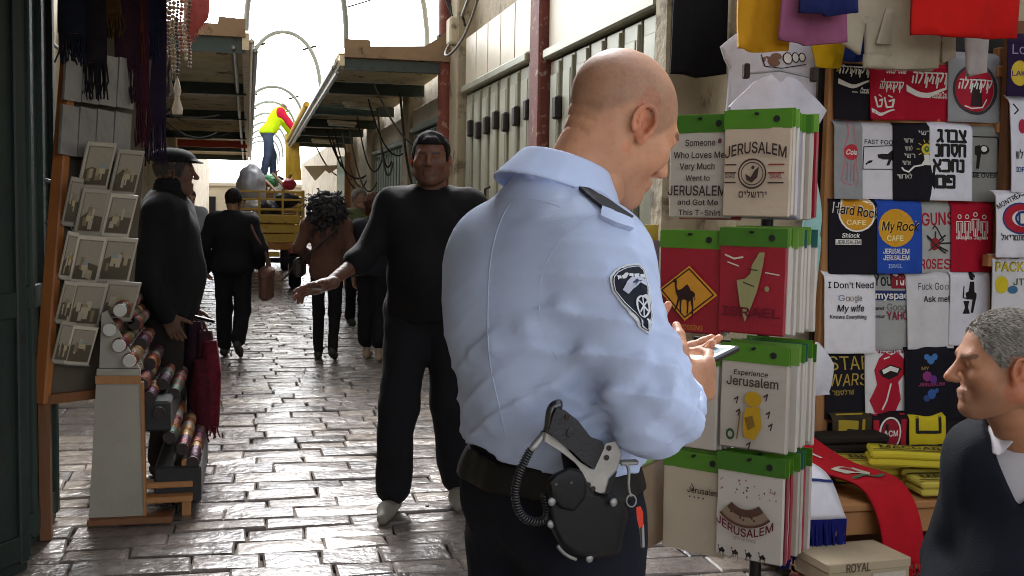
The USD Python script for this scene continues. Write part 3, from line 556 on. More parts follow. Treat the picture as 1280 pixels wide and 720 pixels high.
def a24(A):
    for k, (t, x0, y0, w) in enumerate((('גובצ', 1172, 177, 38), ('נחסח', 1170, 195, 39), ('אכחנ', 1168, 214, 39), ('םפ', 1171, 234, 24))): A.heb(K_, t, x0, y0, 13.5, w, 0.24)
def a25(A):
    x0, y0, x1, y1 = 1212, 174, 1244, 213; A.geom(K_, Polygon([(x0, y0), (x1, y0), (x1, y1), (x0, y1)]).buffer(3).exterior.buffer(0.8)); A.poly(K_, [(1219, 183), (1226, 181), (1228, 190), (1225, 211), (1221, 211), (1222, 195), (1219, 193)])
    A.disc(K_, 1231, 187, 6, 6); A.disc(W_, 1231, 186, 3.6, 3.6); A.text(K_, 'GAME OVER', 1208, 222, 5.5, 36)
board_item('printed_shirt', 1044, 149, 1079, 249, GREY, 'grey shirt with a tall faded red bottle', 'shirt', a21, G1, 5)
board_item('printed_shirt', 1073, 149, 1123, 249, '#cfccd0', 'white shirt with a running black dog in a framed box', 'shirt', a22, G1, 6)
board_item('printed_shirt', 1118, 151, 1168, 251, BLK, 'black shirt with a glowing yellow lamp and small white lines', 'shirt', a23, G1, 7)
board_item('printed_shirt', 1163, 152, 1216, 251, '#d4d3da', 'white shirt with four rows of bold black letters', 'shirt', a24, G1, 8)
board_item('printed_shirt', 1207, 153, 1250, 252, '#85857f', 'grey shirt with a black device in a rounded frame', 'shirt', a25, G1, 9)
def a31(A):
    A.disc('#e8e4da', 1071, 265, 23, 25); A.disc('#c98e1c', 1071, 265, 21, 23); A.text(W_, 'Hard Rock', 1041, 266, 13, 58, rot=.12); A.text('#1a1210', 'Hard Rock', 1042, 266, 11.5, 56, rot=.12); A.text('#e9dca2', 'CAFE', 1058, 281, 6, 24)
    A.text(W_, 'Shlock', 1052, 297, 5.5, 22, shear=.2); A.rect(W_, 1045, 299, 1076, 306); A.text('#1a1210', 'JERUSALEM', 1046, 305, 4.5, 29)
def a32(A):
    A.disc('#c9921f', 1120, 285, 22, 24); A.text('#e7c25c', 'My Rock', 1101, 288, 12, 46, shear=.15); A.text('#231610', 'My Rock', 1102, 288, 11, 45, shear=.15); A.text('#e9dca2', 'CAFE', 1108, 301, 6.5, 22)
    for k, yy in enumerate((317, 325)): A.text(W_, ('JERUSALEM', 'JERUSALEM')[k], 1103, yy, 6, 33)
    A.text('#8fa5d6', 'ISRAEL', 1108, 335, 5, 20)
def a33(A):
    A.text('#a01528', 'GUNS', 1151, 282, 15, 42, rot=-.05); A.text('#a01528', 'ROSES', 1148, 336, 12, 40)
    for a in (-.6, .1, .8, 1.6, 2.4): A.line('#2b2523', [(1170, 305), (1170 + 17 * math.cos(a), 305 - 15 * math.sin(a))], 2.2)
    A.disc('#8d1f2c', 1169, 305, 7, 8); A.line('#2b2523', [(1160, 313), (1180, 300), (1172, 286), (1168, 282), (1165, 286)], 1.6); A.line('#2b2523', [(1158, 297), (1182, 316)], 2)
def a34(A):
    for k in range(4):
        x = 1199 + 10.5 * k; y = 271 - (3 if k == 2 else 0); A.ring(W_, x, y, 2.2, 2.4, 1.0); A.line(W_, [(x - 4, y + 20), (x - 4, y + 6), (x + 4, y + 6), (x + 4, y + 20)], 1.1); A.line(W_, [(x - 2, y + 8), (x - 2, y + 27), (x, y + 27), (x, y + 18), (x, y + 27), (x + 2, y + 27), (x + 2, y + 8)], 1.0)
    A.text(W_, 'is big in Japan', 1194, 299, 4.2, 41)
board_item('printed_shirt', 1038, 246, 1107, 343, BLK, 'black shirt with a yellow disc and outlined lettering over it', 'shirt', a31, G1, 10)
board_item('printed_shirt', 1097, 248, 1152, 342, BLU, 'blue shirt with an orange yellow disc', 'shirt', a32, G1, 11)
board_item('printed_shirt', 1147, 249, 1196, 341, '#a3a39e', 'grey shirt with red lettering above and below crossed black shapes', 'shirt', a33, G1, 12)
board_item('printed_shirt', 1189, 250, 1241, 340, RED, 'red shirt with four white outlined figures in a row', 'shirt', a34, G1, 13)
def a41(A):
    A.text(K_, "I Don't Need", 1036, 360, 7.5, 56); [A.text(c, l, 1048 + o, 376, 7.5, w, bold=False) for l, o, w, c in (('G', 0, 7, '#5a6a94'), ('o', 8, 5, '#7a5648'), ('o', 13, 5, '#8f845a'), ('gle', 19, 10, '#55534f'))]
    A.text(K_, 'My wife', 1046, 389, 8, 33, shear=.15); A.text(K_, 'Knows Everything', 1038, 398, 4.5, 44)
def a42(A):
    A.text('#2a2625', 'You', 1093, 357, 14, 21); A.geom('#7d1622', sbox(1115, 340, 1143, 359).buffer(1.5)); A.text(W_, 'Tube', 1117, 356, 13, 25); A.rect('#1f2a5c', 1094, 363, 1143, 375); A.text(W_, 'myspace', 1095, 373, 8, 46)
    A.text(K_, 'and', 1094, 387, 4, 10, shear=.2); A.text('#6b6b60', 'Google', 1108, 388, 9, 32, bold=False); A.text(K_, 'your', 1093, 397, 4, 12, shear=.2); A.text('#7e1c35', 'YAHOO', 1107, 399, 10, 34)
def a43(A):
    A.text(K_, 'Fuck Go', 1147, 362, 8.5, 32, bold=False); A.text('#6b6257', 'og', 1181, 362, 8, 12, bold=False); A.text(K_, 'Ask me!', 1154, 377, 7, 33, bold=True)
def a44(A):
    A.disc(K_, 1215, 345, 4.2, 5.2); A.poly(K_, [(1212, 352), (1218, 352), (1219, 365), (1222, 367), (1222, 371), (1217, 391), (1213, 391), (1216, 374), (1207, 374), (1206, 366), (1210, 364)]); A.line(K_, [(1204, 358), (1203, 372), (1216, 374)], 1.4); A.poly(K_, [(1203, 376), (1211, 376), (1209, 384), (1212, 392), (1202, 392), (1205, 384)])
board_item('printed_shirt', 1032, 339, 1094, 442, '#d6d3d6', 'white shirt with four lines of black and grey words, leftmost in its row', 'shirt', a41, G1, 14)
board_item('printed_shirt', 1085, 339, 1145, 437, '#9b9b98', 'grey shirt with a red rounded box and a blue bar of white letters', 'shirt', a42, G1, 15)
board_item('printed_shirt', 1133, 338, 1194, 436, '#c6c3c4', 'plain white shirt with two short lines of thin letters', 'shirt', a43, G1, 16)
board_item('printed_shirt', 1189, 337, 1238, 432, '#cfccd2', 'white shirt with a black seated figure sign', 'shirt', a44, G1, 17)
def a51(A):
    A.text('#a88f3e', 'STAR', 1037, 462, 17, 52, bold=False, shear=-.1); A.text('#a88f3e', 'WARS', 1035, 482, 15, 50, bold=False, shear=.05); A.heb('#8b7732', 'רפסלרש', 1040, 493, 5, 30)
def a52(A):
    A.heb('#8a1226', 'סגניטסלורה', 1097, 441, 5, 36, 0.22)
    A.poly('#a3112a', [(1092, 462), (1098, 447), (1106, 440), (1113, 444), (1122, 440), (1131, 450), (1133, 466), (1124, 478), (1128, 500), (1122, 514), (1108, 520), (1092, 515), (1086, 500), (1095, 480)]); A.poly('#1b0d0f', [(1097, 463), (1112, 455), (1128, 461), (1122, 470), (1110, 474), (1101, 470)])
    A.poly(W_, [(1101, 462), (1112, 457), (1124, 461), (1122, 466), (1112, 463), (1103, 467)]); A.line(W_, [(1113, 480), (1108, 500), (1102, 511)], 2.4); A.line(W_, [(1104, 448), (1110, 446)], 1.8)
def a53(A):
    for x, y, c, r in ((1163, 450, '#3d6ea8', 5), (1168, 446, '#3d6ea8', 4), (1158, 446, '#3d6ea8', 3.5), (1158, 470, '#7d2a66', 6), (1166, 474, '#5d2a7a', 5), (1163, 492, '#2e548e', 6), (1156, 497, '#27406f', 4), (1170, 488, '#2e548e', 3)): A.disc(c, x, y, r, r * 1.1, 7)
    A.text('#8c6a2e', 'MY', 1151, 462, 4, 9); A.text('#8a3560', 'JERUSALEM', 1147, 482, 4, 34)
board_item('printed_shirt', 1032, 437, 1090, 524, BLK, 'black shirt with large outlined yellow letters in two rows', 'shirt', a51, G1, 18)
board_item('printed_shirt', 1082, 434, 1139, 526, '#cdcac9', 'white shirt with a big red mouth and tongue', 'shirt', a52, G1, 19)
board_item('printed_shirt', 1132, 431, 1187, 524, '#121119', 'black shirt with small blue and purple figures', 'shirt', a53, G1, 20)
board_item('printed_shirt', 1183, 430, 1240, 524, '#15131a', 'plain dark shirt behind the grey haired man, end of its row', 'shirt', None, G1, 21)
def a61(A):
    A.rect('#a08a24', 1048, 518, 1082, 574); A.line('#231b12', [(1058, 522), (1076, 524), (1075, 540), (1060, 538)], 5); A.line('#231b12', [(1054, 546), (1080, 548), (1060, 562), (1080, 566)], 4.5)
def a62(A):
    A.rect(RED, 1092, 518, 1099, 577); A.rect(RED, 1127, 518, 1134, 577); A.ring(W_, 1113, 541, 13, 19, 2.2); A.disc('#8d1026', 1113, 541, 11, 17); A.rect(K_, 1106, 530, 1110, 553); A.text(W_, 'ACM', 1104, 545, 7, 18); [A.rect(RED, 1101 + 9 * k, 561, 1105 + 9 * k, 577) for k in range(3)]
def a63(A):
    A.line(K_, [(1147, 522), (1147, 540), (1174, 540), (1174, 522)], 4); A.line(K_, [(1140, 556), (1180, 556)], 2); A.line(K_, [(1140, 563), (1180, 563)], 1.4); A.text(K_, 'FC', 1155, 574, 6, 12)
G2 = 'folded football scarves on the lowest bar'
board_item('football_scarf', 1041, 517, 1091, 580, '#3a3020', 'brown and yellow striped scarf folded over the lowest bar', 'scarf', a61, G2, 22, Y=YB - 0.08)
board_item('football_scarf', 1091, 516, 1136, 579, '#1c0e12', 'red and black scarf with an oval crest over the lowest bar', 'scarf', a62, G2, 23, Y=YB - 0.08)
board_item('football_scarf', 1138, 516, 1182, 585, '#c3ae22', 'bright yellow scarf with a black block letter over the lowest bar', 'scarf', a63, G2, 24, Y=YB - 0.08)
G3 = 'printed shirts in the column at the right edge'
YC = YB - 0.16
def r1(A): A.disc('#c2a62e', 1274, 92, 9, 16); A.text('#8f86a6', 'Lo', 1266, 68, 12, 14, bold=False); A.text('#4a2360', 'LAKE', 1266, 95, 6, 18)
def r2(A): A.line(K_, [(1266, 131), (1272, 138), (1267, 143)], 1.8); A.disc('#a3213a', 1277, 158, 5, 9); A.heb(K_, 'שלו', 1268, 198, 8, 14); A.text('#23376e', 'IDF', 1268, 215, 6, 12)
def r3(A):
    A.text(K_, 'MONTREAL', 1247, 262, 6, 40, rot=-.5); A.disc('#23376e', 1275, 273, 23, 20); A.disc('#a3182c', 1275, 273, 21, 18); A.disc(W_, 1277, 273, 13, 10); A.ring('#23376e', 1278, 273, 9, 8, 3); A.rect('#23376e', 1272, 264, 1275, 282); A.heb(K_, 'לאירטנומ', 1250, 300, 6, 32)
def r4(A):
    A.text('#3c3c34', 'PACKERS', 1245, 339, 11.5, 58); A.text('#c0ae1e', 'PACKERS', 1246, 338.5, 10, 56); A.disc('#c9b426', 1253, 356, 8, 11); A.disc('#3d6b8c', 1266, 362, 6, 5); A.text('#4b6b2c', 'JT', 1266, 356, 8, 14); A.heb(K_, 'קאפ', 1247, 323, 4, 30)
board_item('printed_shirt', 1261, 40, 1300, 121, '#241534', 'dark purple shirt with a yellow ball at the right edge', 'shirt', r1, G3, 25, Y=YC)
board_item('printed_shirt', 1263, 119, 1303, 241, '#d3d2da', 'white shirt with small blue marks at the right edge', 'shirt', r2, G3, 26, Y=YC + .02)
board_item('printed_shirt', 1245, 238, 1306, 322, '#d6d4da', 'white shirt with a red and blue hockey crest at the right edge', 'shirt', r3, G3, 27, Y=YC)
board_item('printed_shirt', 1242, 318, 1304, 410, '#cbc9cb', 'white shirt with yellow block letters and a helmet', 'shirt', r4, G3, 28, Y=YC + .02)
cp = thing('column_post', 'wooden post beside the shirts at the right edge', 'post', (px(1252, 300, YC)[0], YC + 0.1, 0)); part(cp, 'upright', bar(V(px(1270, 300, YC)[0], YC + 0.08, 0), V(px(1270, 300, YC)[0], YC + 0.08, 2.3), 0.06, 0.05, (0, 1, 0)), M_woodd, world=True); part(cp, 'peg', rb((px(1256, 330, YC)[0], YC + 0.05, 1.26), (0.12, 0.04, 0.05)), M_wood, world=True)

# ---- garments hanging above and beside
def garment(name, x0, y0, x1, y1, Y, col, label, cat='shirt', sl=0.1, seed=0, art=None, amp=0.04, outline=None, step=0.03, group=None, hanger=False, mk=None, yaw=0.0):
    a, b = px(x0, (y0 + y1) / 2, Y), px(x1, (y0 + y1) / 2, Y); top, bot = px((x0 + x1) / 2, y0, Y), px((x0 + x1) / 2, y1, Y); Wm, Hm = b[0] - a[0], top[2] - bot[2]
    cl = Cloth(top, (math.cos(yaw), math.sin(yaw), 0), (0, 0, -1), Wm, Hm, amp, seed, freq=2.2, thick=0.02, bulge=0.03)
    t = thing(name, label, cat, top, group=group); o = outline(Wm, Hm) if outline else tee(Wm, Hm, sl); part(t, 'cloth', cl.mesh(o, step), mk or clothm('cloth_' + col.strip('#'), col), True, world=True)
    if art:
        A = Art(); art(A); A.layers = [(k, np.c_[(v[:, 0] - x0) / (x1 - x0) * Wm, (v[:, 1] - y0) / (y1 - y0) * Hm], f) for k, v, f in A.layers]; lay(A, t, cl.at, 0.03, None)
    if y0 < 0: part(t, 'hanger_wire', tube([top + V(0, 0, -.05), top + V(0, 0, .02), V(top[0], 4.1, 3.2)], .003, 5), M_steel, world=True)
    if hanger:
        q = cl.at([(Wm * .0, 0.0), (Wm * .5, -0.02), (Wm, 0.0)], -0.01); part(t, 'hanger', tube([q[0], q[1], q[2]], 0.006, 6), M_steel, True, world=True)
        for e in (q[0], q[2]): part(t, 'clip', rb(e + V(0, -0.01, 0.01), (0.025, 0.03, 0.06), ch=0.005), M_hasp, world=True)
    return t, cl
hr = thing('garment_rail', 'steel rail above the souvenir alcove carrying the hanging clothes', 'rail', (2.6, 4.1, 3.2)); part(hr, 'rod', cyl((1.5, 4.1, 3.2), (4.2, 4.1, 3.2), .018, 10), M_steel, True, world=True); part(hr, 'bracket', bar((2.3, 4.1, 3.2), (2.3, 4.6, 3.2), .03, .03), M_hasp, world=True); part(hr, 'bracket', bar((3.9, 4.1, 3.2), (3.9, 4.6, 3.2), .03, .03), M_hasp, world=True)
garment('hanging_shirt', 845, -90, 912, 97, 4.75, '#0b090c', 'long black shirt hanging in front of the near shop doors', sl=0.03, seed=1)
garment('hanging_shirt', 925, -80, 992, 66, 3.95, '#b78216', 'mustard yellow shirt hanging at the top of the alcove', sl=0.06, seed=2)
garment('hanging_shirt', 976, -90, 1064, 55, 3.85, '#8f5270', 'mauve pink shirt hanging beside the mustard one', sl=0.05, seed=3, art=lambda A: A.rect('#20294f', 1003, -20, 1022, 16))
garment('hanging_shirt', 1008, -110, 1074, 19, 3.75, '#1a2150', 'navy shirt whose hem shows above the mauve one', sl=0.03, seed=4)
garment('hanging_shirt', 1024, 30, 1052, 86, 4.25, '#c19b10', 'small yellow shirt below the mauve one', sl=0.02, seed=5)
garment('hanging_shirt', 1048, 10, 1082, 78, 4.33, '#22387a', 'small blue shirt left of the beige hooded top', sl=0.02, seed=6, art=lambda A: A.text(W_, 'D', 1066, 50, 4, 4))
def ag(A):
    for x, y, r in ((958, 76, 6), (967, 72, 6), (965, 80, 6)): A.disc('#7a5a4a', x, y, r, r * .8, 8)
    for x, y, r in ((980, 74, 7), (991, 72, 6), (1000, 71, 5)): A.disc(K_, x, y, r, r + 1, 10); A.disc(W_, x, y, r - 1.6, r - .4, 10)
    A.line(K_, [(951, 70), (955, 84), (972, 87), (1004, 80)], 1.2)
garment('hanging_shirt', 914, 30, 1027, 160, 4.42, '#c9c7ce', 'large white shirt with a small dark cartoon row on its chest', sl=0.05, seed=7, art=ag)
garment('hanging_shirt', 933, 94, 1018, 190, 4.15, '#c4c2ca', 'white shirt clipped by its shoulders to a bar hanger', sl=0.08, seed=8, hanger=True)
def hood(Wm, Hm): return [(0.15 * Wm, 0), (.85 * Wm, 0), (Wm * .93, .1), (Wm * 1.02, Hm * .55), (Wm * 1.04, Hm * .93), (Wm * .9, Hm * .97), (Wm * .88, Hm * .72), (Wm * .86, Hm), (Wm * .5, Hm * 1.02), (Wm * .2, Hm * .99), (Wm * .17, Hm * .72), (Wm * .13, Hm * .94), (0, Hm * .88), (-.02 * Wm, Hm * .5), (Wm * .06, .1)]
t, cl = garment('hooded_top', 1070, -140, 1197, 84, 4.02, '#a39a85', 'beige hooded top with a front pouch hanging above the shirts', 'hooded top', seed=9, outline=hood, amp=0.045)
M_hood = clothm('cloth_a39a85', '#a39a85')
part(t, 'pouch', Cloth(cl.o + cl.d * cl.H * .68 + cl.n * .012, cl.r, cl.d, cl.W * .5, cl.H * .2, .012, 3, thick=.01).mesh([(.04, 0), (cl.W * .5 - .04, 0), (cl.W * .5, cl.H * .2), (0, cl.H * .2)]), M_hood, True, world=True)
part(t, 'waistband', Cloth(cl.o + cl.d * cl.H * .935 + cl.n * .008, cl.r, cl.d, cl.W * .66, cl.H * .08, .012, 4, thick=.03, freq=5).mesh(), M_hood, True, world=True)
garment('hanging_shirt', 1156, -150, 1285, 50, 3.8, '#b3120c', 'bright red shirt hanging lowest at the top right', sl=0.04, seed=10, amp=.055)
garment('hanging_shirt', 1209, -60, 1240, 98, 4.1, '#b5aca8', 'pale strip of cloth hanging under the red shirt', 'cloth', sl=0.0, seed=11, outline=lambda w, h: [(0, 0), (w, 0), (w, h * .95), (w * .1, h)])
garment('hanging_shirt', 1004, 215, 1030, 385, 3.95, '#8fb9b4', 'pale aqua shirt hanging from a clip by the post', seed=12, outline=lambda w, h: [(w * .2, 0), (w * .6, 0), (w * .8, h * .35), (w * 1.1, h * .5), (w, h * .62), (w * .75, h * .55), (w * .95, h * .98), (w * .3, h), (0, h * .5)], amp=.035)
single('garment_clip', rb(px(1011, 210, 3.93), (.03, .03, .09), ch=.006), M_hasp, 'small black clip holding the pale aqua shirt', 'clip')
garment('hanging_shirt', 1000, 428, 1036, 494, 3.9, '#c4c2c6', 'small white shirt between the packet rack and the post', seed=13, sl=.03, amp=.03)

# ---- low table with folded scarves, boxes below
tb = thing('stall_table', 'rough wooden table below the shirts, covered in scarves', 'table', (2.6, 3.95, 0))
ZT = 0.35; tx0, tx1, ty0, ty1 = 2.02, 3.5, 3.78, 4.36
for k in range(4): part(tb, 'plank', rb(((tx0 + tx1) / 2, ty0 + .07 + k * .148, ZT - .015), (tx1 - tx0, .138, .028), ch=.004), M_wood, world=True)
for x in (tx0 + .05, tx1 - .05):
    for yy in (ty0 + .06, ty1 - .06): part(tb, 'leg', rb((x, yy, ZT / 2 - .015), (.06, .06, ZT - .03), ch=.005), M_wood, world=True)
part(tb, 'apron', rb(((tx0 + tx1) / 2, ty0 + .03, ZT - .08), (tx1 - tx0 - .16, .03, .09), ch=.004), M_wood, world=True)
part(tb, 'lower_shelf', rb(((tx0 + tx1) / 2, (ty0 + ty1) / 2, .09), (tx1 - tx0 - .04, ty1 - ty0 - .04, .03), ch=.004), M_woodd, world=True)
def folded(c, size, rz, col, label, layers=3, art=None, seed=0, group='folded scarves on the table'):
    t = thing('folded_scarf', label, 'scarf', c, rz, group); lx, ly, lz = size; h = lz / layers
    for k in range(layers):
        g = np.random.default_rng(seed + k); m = rb((g.uniform(-.006, .006), g.uniform(-.006, .006), h * (k + .5)), (lx * g.uniform(.96, 1), ly * g.uniform(.95, 1), h * .94), ch=h * .42)
        m = m.subdivide_to_size(.05); m.vertices += (meshkit.noise(m.vertices * 12, seed) - .5)[:, None] * V(.006, .006, .006); part(t, 'fold', m, clothm('scarf_' + col.strip('#'), col), 35)
    if art:
        A = Art(); art(A); o, r_ = ORIGIN[str(t.GetPath())]; cs, sn = math.cos(r_), math.sin(r_)
        lay(A, t, lambda xy, off: o + np.c_[xy[:, 0] * cs + xy[:, 1] * sn, xy[:, 0] * sn - xy[:, 1] * cs, np.full(len(xy), lz + off + .003)], .06, None)
def ay(k): return lambda A: (A.line('#2b2412', [(-.16, -.05), (.17, -.05)], .012), A.line('#2b2412', [(-.16, .055), (.17, .055)], .012), A.text('#2b2412', ('BEITAR', 'JERUSALEM', 'MACCABI')[k], -.13, .025, .05, .26))
folded((2.55, 4.1, ZT + .01), (.42, .17, .09), -.25, '#b5a13a', 'yellow scarf with dark lettering folded at the back of the table', 3, ay(0), 1)
folded((2.78, 4.0, ZT + .01), (.42, .17, .07), -.2, '#a8963a', 'duller yellow scarf folded in front of the bright one', 2, ay(1), 5)
folded((2.72, 3.86, ZT + .01), (.34, .15, .06), -.1, '#b7a648', 'small yellow scarf at the front edge of the table', 2, ay(2), 9)
folded((2.22, 4.2, ZT + .01), (.3, .16, .11), .1, '#9b8b2a', 'yellow and black scarf folded behind the white one', 3, ay(0), 12)
folded((2.98, 4.05, ZT + .01), (.4, .17, .12), -.15, '#b0a030', 'yellow scarf heap nearest the seated man on the table', 4, ay(1), 21)
folded((2.62, 3.98, ZT + .1), (.36, .16, .06), -.4, '#c0ae30', 'bright yellow scarf lying slanted on top of the others', 2, ay(2), 25)
folded((2.5, 4.27, ZT + .01), (.34, .12, .16), -.05, '#241d18', 'dark scarf folded against the shirts at the back of the table', 4, None, 29)
def ribbon(P, wd, w, t=.012, nw=8, amp=.006, seed=0):
    """cloth strip along the path P, width w along wd; returns mesh and map (x across, y along)"""
    P = np.asarray(P, float); wd = unit(wd); T = np.gradient(P, axis=0); Nn = np.cross(wd, T); Nn /= np.linalg.norm(Nn, axis=1, keepdims=True); s = np.r_[0, np.cumsum(np.linalg.norm(np.diff(P, axis=0), axis=1))]
    if np.mean(Nn @ (CAM - P.mean(0))) < 0: Nn = -Nn
    g = np.random.default_rng(seed); ph = g.uniform(0, 6, 3)
    def fn(xy, off=0.0):
        x, y = np.asarray(xy, float).T; c = np.stack([np.interp(y, s, P[:, k]) for k in range(3)], 1); n = np.stack([np.interp(y, s, Nn[:, k]) for k in range(3)], 1)
        return c + np.outer(x, wd) + n * (off + amp * np.sin(x / w * 9 + ph[0] + y * 3) + amp * .6 * np.sin(y * 11 + ph[1] + x * 5))[:, None]
    yy = np.linspace(0, s[-1], max(8, int(s[-1] / .02))); xx = np.linspace(-w / 2, w / 2, nw); X, Y = np.meshgrid(xx, yy); q = np.c_[X.ravel(), Y.ravel()]; n, m = len(yy), nw
    v = np.vstack([fn(q), fn(q, -t)]); I = lambda i, j: i * m + j; f = []
    for i in range(n - 1):
        for j in range(m - 1): a, b, c, d = I(i, j), I(i, j + 1), I(i + 1, j + 1), I(i + 1, j); f += [[a, c, b], [a, d, c]]; o = n * m; f += [[o + a, o + b, o + c], [o + a, o + c, o + d]]
    per = [I(0, j) for j in range(m)] + [I(i, m - 1) for i in range(1, n)] + [I(n - 1, j) for j in range(m - 2, -1, -1)] + [I(i, 0) for i in range(n - 2, 0, -1)]
    for a, b in zip(per, per[1:] + per[:1]): f += [[a, b, b + n * m], [a, b + n * m, a + n * m]]
    return trimesh.Trimesh(v, f, process=False), fn, s[-1]
def fringe(p0, p1, L, n, seed, out=(0, 0, 0), r=.003):
    g = np.random.default_rng(seed); S = []
    for k in range(n):
        a = np.asarray(p0) + (np.asarray(p1) - p0) * (k + .5) / n; S.append(tube([a, a + V(*g.normal(0, .006, 2), -L * .5) + np.asarray(out) * .5, a + V(*g.normal(0, .012, 2), -L * g.uniform(.85, 1.1)) + np.asarray(out)], r, 4))
    return cat_(S)
# red club scarf draped over the table front
rs = thing('draped_scarf', 'red scarf with a pale crest draped down over the table front', 'scarf', (2.35, 3.85, ZT))
m, fn, L = ribbon(spline([(2.16, 4.26, ZT + .22), (2.24, 4.12, ZT + .14), (2.32, 3.98, ZT + .09), (2.38, 3.8, ZT + .06), (2.41, 3.72, ZT - .06), (2.42, 3.70, ZT - .22)], 40), (1, .12, 0), .18, seed=2)
part(rs, 'cloth', m, clothm('scarf_red', '#a80f1d'), True, world=True); A = Art(); A.line('#c9a9a3', [(-.08, .02), (-.02, .25)], .012); A.poly('#b9b3a0', [(-.06, .34), (.05, .34), (.05, .42), (0, .47), (-.06, .42)]); A.poly('#8c1a24', [(-.04, .355), (.03, .355), (.0, .43), (-.03, .43)]); A.line('#3f5a3f', [(-.07, .47), (.06, .47)], .02); lay(A, rs, fn, .03, None, lift=.003)
part(rs, 'fringe', fringe(fn([(-.09, L - .005)])[0], fn([(.09, L - .005)])[0], .05, 24, 1), clothm('scarf_red', '#a80f1d'), world=True)
ws = thing('folded_scarf', 'white scarf with blue star and stripes and long blue fringe', 'scarf', (2.12, 3.8, ZT))
m, fn, L = ribbon(spline([(2.02, 4.12, ZT + .16), (2.02, 3.95, ZT + .14), (2.03, 3.8, ZT + .1), (2.04, 3.72, ZT + .0), (2.05, 3.71, ZT - .03)], 30), (1, -.05, 0), .25, seed=4, t=.06)
part(ws, 'cloth', m, clothm('scarf_white', '#cfcdd4'), True, world=True); A = Art()
for s_ in (0, math.pi): A.line('#1b2560', [(.0 + .055 * math.sin(s_ + k * 2.094), .24 + .06 * math.cos(s_ + k * 2.094)) for k in range(3)], .012, True)
A.line('#1b2560', [(-.12, .15), (.12, .15)], .014); A.line('#1b2560', [(-.12, .34), (.12, .34)], .014); lay(A, ws, fn, .03, None, lift=.003)
part(ws, 'blue_fringe', cat_([fringe(fn([(-.125, L - .04 * k)])[0] + V(0, .02 * k, 0), fn([(.125, L - .04 * k)])[0] + V(0, .02 * k, 0), .17, 60, 5 + k, r=.004) for k in range(3)]), clothm('scarf_blue', '#171d66'), world=True)
M_boxr, M_boxw = mat('box_red', '#6e2a18', rough=.5, var=.1), mat('box_cream', '#a8987c', rough=.6, var=.1)
def carton(c, size, rz, m1, label, txt, tc):
    t = thing('carton', label, 'box', c, rz, 'cartons under the table'); lx, ly, lz = size; part(t, 'body', rb((0, 0, lz * .42), (lx, ly, lz * .84), ch=.004), m1); part(t, 'lid', rb((0, 0, lz * .8), (lx + .006, ly + .006, lz * .4), ch=.004), m1)
    o, r_ = ORIGIN[str(t.GetPath())]; cs, sn = math.cos(r_), math.sin(r_); A = Art(); A.text(tc, txt, -.1, -lz * .62, .03, .1); A.rect('#b9b0a0', .01, -lz * .5, .15, -lz * .15)
    lay(A, t, lambda xy, off: o + np.c_[xy[:, 0] * cs + (ly / 2 + .004 + off) * sn, xy[:, 0] * sn - (ly / 2 + .004 + off) * cs, -xy[:, 1]], .1, None)
carton((2.14, 3.6, .02), (.36, .24, .11), .12, M_boxr, 'low red brown carton with pale lettering on the ground', 'ROYAL', '#c9b08a')
carton((2.15, 3.62, .132), (.34, .22, .09), .08, M_boxw, 'cream carton standing on the red brown one', 'ROYAL', '#5a4a3a')

# ---- wire rack of shirts in clear packets with green header cards
fh = unit(V(FWD[0], FWD[1], 0)); ANG = math.radians(35)
er = _R0 * math.cos(ANG) - fh * math.sin(ANG); bk = _R0 * math.sin(ANG) + fh * math.cos(ANG)
M_hdr = [mat(f'header_card_{i}', c, rough=.35, var=.08, coat=.3) for i, c in enumerate(('#35601a', '#47751f', '#6d9440', '#2a5a55'))]
def plastic(name, col): return mat(name, col, rough=.45, var=.07, scale=4, bump=.35, bscale=26, bdist=.006, coat=.55)
PCOL = {c: plastic('packet_' + c.strip('#'), c) for c in ('#b3a99c', '#a79d90', '#8c1024', '#c2b9ae', '#b9a58f', '#8f8ba0', '#7c2a3a')}
M_wire = mat('dark_wire', '#2b2a2a', rough=.35, metal=.8)
PW, PH, HH = .235, .292, .06
GP = 'packets on the wire rack'
def packet(tl, col, hdr, label, art=None, w=PW, h=PH, r=None, b=None, group=GP, seed=0, t_=.014):
    r = er if r is None else r; b = bk if b is None else b; g = np.random.default_rng(seed); M = np.eye(4); M[:3, 0], M[:3, 1], M[:3, 2] = r, b, (0, 0, 1); dn = V(0, 0, -1)
    c0 = tl + r * w / 2; t = thing('shirt_packet', label, 'packaged shirt', c0 + dn * (h + HH), group=group)
    part(t, 'header_card', rb(c0 + dn * HH / 2 - b * .001, (w, .004, HH), M), hdr, world=True)
    q = rb((0, 0, 0), (w * .985, t_, h), ch=.005).subdivide_to_size(.06); q.vertices[:, 1] += (meshkit.noise(q.vertices * 14 + seed * 3.1, seed) - .5) * .007; q.vertices = q.vertices @ M[:3, :3].T + (c0 + dn * (HH - .006 + h / 2) + b * .006); part(t, 'folded_shirt', q, col, 40, world=True)
    part(t, 'hang_hole', lathe([(.011, -.001), (.011, .001)], 10, np.block([[np.c_[r, np.array([0, 0, 1.0]), -b], (c0 + dn * HH * .5 + r * w * .28 - b * .005)[:, None]], [np.zeros((1, 3)), np.ones((1, 1))]])), M_blackp, world=True)
    if art:
        A = Art(); art(A); o = tl + dn * HH - b * .006
        lay(A, t, lambda xy, off: o + np.outer(xy[:, 0] * w, r) + np.outer(xy[:, 1] * h, dn) - np.outer(np.full(len(xy), off + .0055), b), .3, None)
    return t
def n(A, rows, col, x0=.08, x1=.92):
    for s_, y_, h_, (u0, u1) in rows: A.text(col, s_, u0, y_, h_, u1 - u0)
BR = '#3a2a26'
